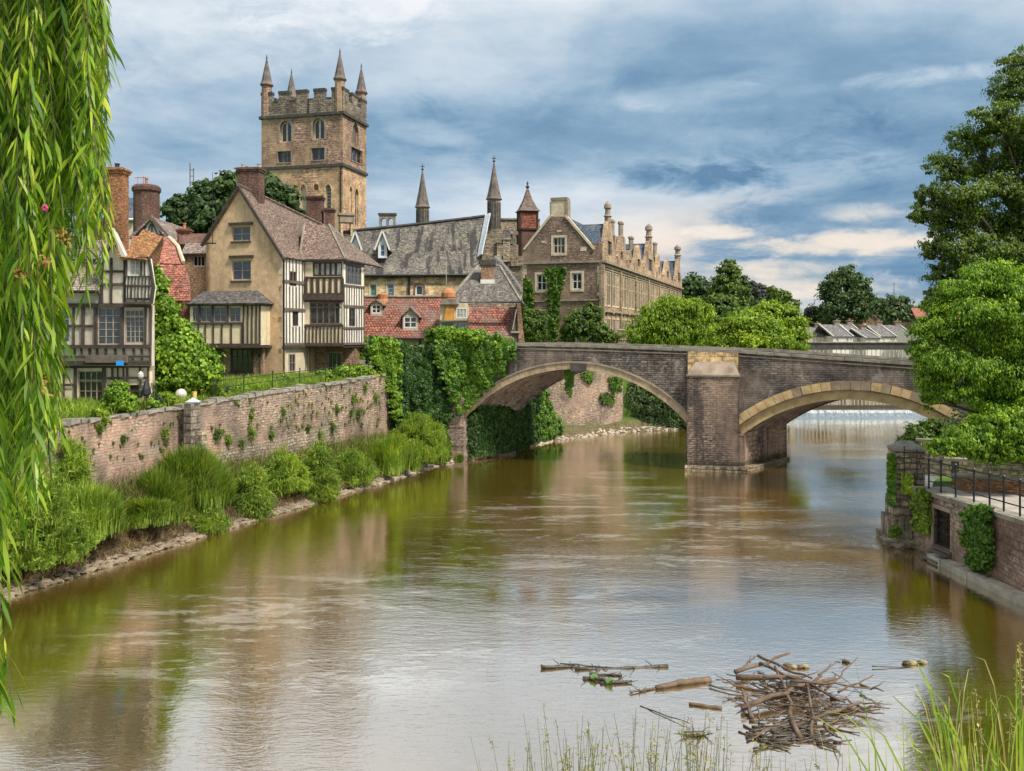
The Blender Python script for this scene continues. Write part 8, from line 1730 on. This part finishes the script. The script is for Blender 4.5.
# ================================================================== foreground grasses
rs = np.random.RandomState(500)
def ground_z(y): return 7.35 - .635 * y
def seed_grass(label, px0, px1, pyt, n, mat, seed, group=None):
    r = np.random.RandomState(seed); Yc_ = 5.4; root = thing('grass_tuft', label, 'grass', (Gx((px0 + px1) / 2, Yc_), Yc_, ground_z(Yc_)), group)
    Q = []; mb = MB(); S = []; ctr = r.uniform(px0, px1, max(3, n // 9))
    for _ in range(n):
        Y = r.uniform(4.6, 6.2); px = ctr[r.randint(len(ctr))] + r.normal() * 11; x = Gx(px, Y); tall = r.rand() ** 1.6; zt = Zp(pyt + 42 * (1 - tall), Y); zb = ground_z(Y); lean = r.normal() * .12
        b = Vector((x - lean, Y, zb)); t = Vector((x + lean * .9, Y + r.normal() * .05, zt)); m = b.lerp(t, .55) + Vector((-lean * .3, 0, .03)); P = [b.lerp(m, f).lerp(m.lerp(t, f), f) for f in np.linspace(0, 1, 7)]
        mb.tube(P, [.0046, .0043, .004, .0034, .0028, .002, .001], 4)
        if r.rand() < .75:
            pl = r.uniform(.35, .6)
            for k in range(r.randint(7, 15)):
                f = 1 - pl * r.uniform(0, 1); p = b.lerp(m, f).lerp(m.lerp(t, f), f); az = r.uniform(0, 6.28); l = (1.08 - f) * r.uniform(.10, .22) + .01; e = p + Vector((math.cos(az) * l, math.sin(az) * l * .5, l * r.uniform(.3, .9)))
                mb.tube([p, e], [.0012, .0006], 3, False)
                for q in range(r.randint(4, 9)): S.append(np.array(p.lerp(e, r.uniform(.25, 1.05))) + r.normal(size=3) * .006)
        for k in range(2):
            f = r.uniform(.3, .8); Q.append((b.lerp(m, f).lerp(m.lerp(t, f), f), r.uniform(0, 6.28), r.uniform(.12, .34)))
    mb.build('stalks', MT['grass_stalk'], root); S = np.array(S); N = unit(rs.normal(size=S.shape)); np_mesh('seed_heads', leaf_quads(S, N, .015, .45, rs, 0), 4, MT['reed_dry'], root)
    V = []
    for p0, a, l in Q:
        d = Vector((math.cos(a), math.sin(a) * .5, 0)); s = Vector((-d.y, d.x, .3)).normalized() * .005; n_ = 4; p1 = p0 + d * l * .3 + Vector((0, 0, l * .6)); p2 = p0 + d * l * 1.0 + Vector((0, 0, l * .45)); B_ = [p0.lerp(p1, f).lerp(p1.lerp(p2, f), f) for f in np.linspace(0, 1, n_ + 1)]
        for i in range(n_): w0, w1 = 1 - i / n_ * .6, (1 - (i + 1) / n_ * .6 if i < n_ - 1 else .05); V += [B_[i] - s * w0, B_[i] + s * w0, B_[i + 1] + s * w1, B_[i + 1] - s * w1]
    np_mesh('leaves', np.array([tuple(v) for v in V]), 4, MT[mat], root); return root
seed_grass('sparse pale seeding grass at the left end of the foreground grasses', 516, 575, 735, 26, 'grass', 501)
seed_grass('taller pale feathery grass in the middle foreground', 560, 645, 708, 56, 'grass_dark', 502)
seed_grass('drooping seeding grass right of the tallest foreground grass', 640, 735, 708, 64, 'grass_dark', 503)
seed_grass('low thin grass under the driftwood heap', 730, 860, 738, 50, 'grass_dark', 504)
def broad(label, lst, mat='leaf_bright', seed=0, w=.016):
    r = np.random.RandomState(seed); px, Y = lst[0][0], lst[0][4]; root = thing('reed_plant', label, 'reeds', (Gx(px, Y), Y, ground_z(Y))); V = []
    for (xb, yb, xt, yt, Y, bend) in lst:
        a = Vector((Gx(xb, Y), Y, min(ground_z(Y), Zp(yb, Y)))); t = Wp(xt, yt, Y); m = (a.lerp(t, .55) + Vector((bend, 0, .1))) if abs(bend) < .09 else Vector((a.x + (t.x - a.x) * .15, Y, t.z + abs(bend) * .9)); side = Vector((.9, .3, 0)).normalized() * w; n = 8; P = [a.lerp(m, f).lerp(m.lerp(t, f), f) for f in np.linspace(0, 1, n + 1)]
        for i in range(n):
            w0 = 1.15 - abs(i / n - .4) * 1.4; w1 = 1.15 - abs((i + 1) / n - .4) * 1.4 if i < n - 1 else .02; V += [P[i] - side * w0, P[i] + side * w0, P[i + 1] + side * w1, P[i + 1] - side * w1]
    np_mesh('blades', np.array([tuple(v) for v in V]), 4, MT[mat], root); return root
r = random.Random(9)
broad('two upright yellow-green reed shoots in the foreground below the heap', [(893, 790, 874, 726, 4.6, .0), (890, 790, 886, 742, 4.6, 0), (888, 790, 868, 735, 4.6, -.01), (885, 790, 848, 742, 4.7, .0), (900, 790, 893, 755, 4.6, 0)], 'leaf_willow', 1, .012)
L_ = []
for i in range(120):
    xb = r.uniform(935, 1075); k_ = r.random(); L_.append((xb, 800, xb + r.gauss(-14, 58), r.uniform(692, 775) if k_ < .75 else r.uniform(655, 720), r.uniform(3.6, 4.7), r.gauss(0, .16)))
broad('dense green reed leaves filling the lower right corner', L_[:75], 'grass', 2, .0065)
broad('straw-toned bent reed leaves mixed into the lower right corner', L_[75:], 'reed_dry', 2, .005)
L_ = [(970, 800, 905, 660, 4.2, .12), (985, 800, 940, 672, 4.2, .1), (1000, 800, 925, 712, 4.1, .16), (1010, 800, 990, 690, 4.2, .05), (1020, 800, 1016, 640, 4.0, .0), (1026, 800, 1019, 655, 4.0, .0)]
broad('tall arching yellow reeds at the right edge of the foreground', L_, 'leaf_willow', 3, .009)
rr_ = np.random.RandomState(6); root = thing('seed_reed', 'yellowish feathery reed plumes at the lower right edge', 'reeds', (Gx(1000, 4.2), 4.2, ground_z(4.2))); mb = MB(); S = []
for (x, y, xb) in ((1019, 642, 1024), (1016, 662, 1030), (938, 730, 985), (952, 752, 990), (975, 690, 1000), (1010, 712, 1015)):
    b = Vector((Gx(xb, 4.2), 4.2, ground_z(4.2))); t = Wp(x, y, 4.2); m = b.lerp(t, .7) + Vector((.03, 0, .06)); P = [b.lerp(m, f).lerp(m.lerp(t, f), f) for f in np.linspace(0, 1, 9)]; mb.tube(P, [.004] * 9, 4)
    S = []
    for k in range(120): f = rr_.uniform(.62, 1.0); p = b.lerp(m, f).lerp(m.lerp(t, f), f); S.append(np.array(p) + rr_.normal(size=3) * .008)
    S = np.array(S); np_mesh('plume', leaf_quads(S, unit(rr_.normal(size=S.shape)), .022, .3, rr_, 0), 4, MT['reed_dry'], root)
mb.build('stalks', MT['reed_dry'], root)
# rough grass of the near bank
P = np.stack([rs.uniform(-9, 9, 9000), rs.uniform(.5, 9.5, 9000), np.zeros(9000)], 1); P[:, 2] = ground_z(P[:, 1]) - .03
o = np_mesh('near_grass', blades(P, .16, rs, .012, .6), 4, MT['grass_dark']); tag(o, 'short rough grass on the bank in the foreground', 'grass', kind='stuff')
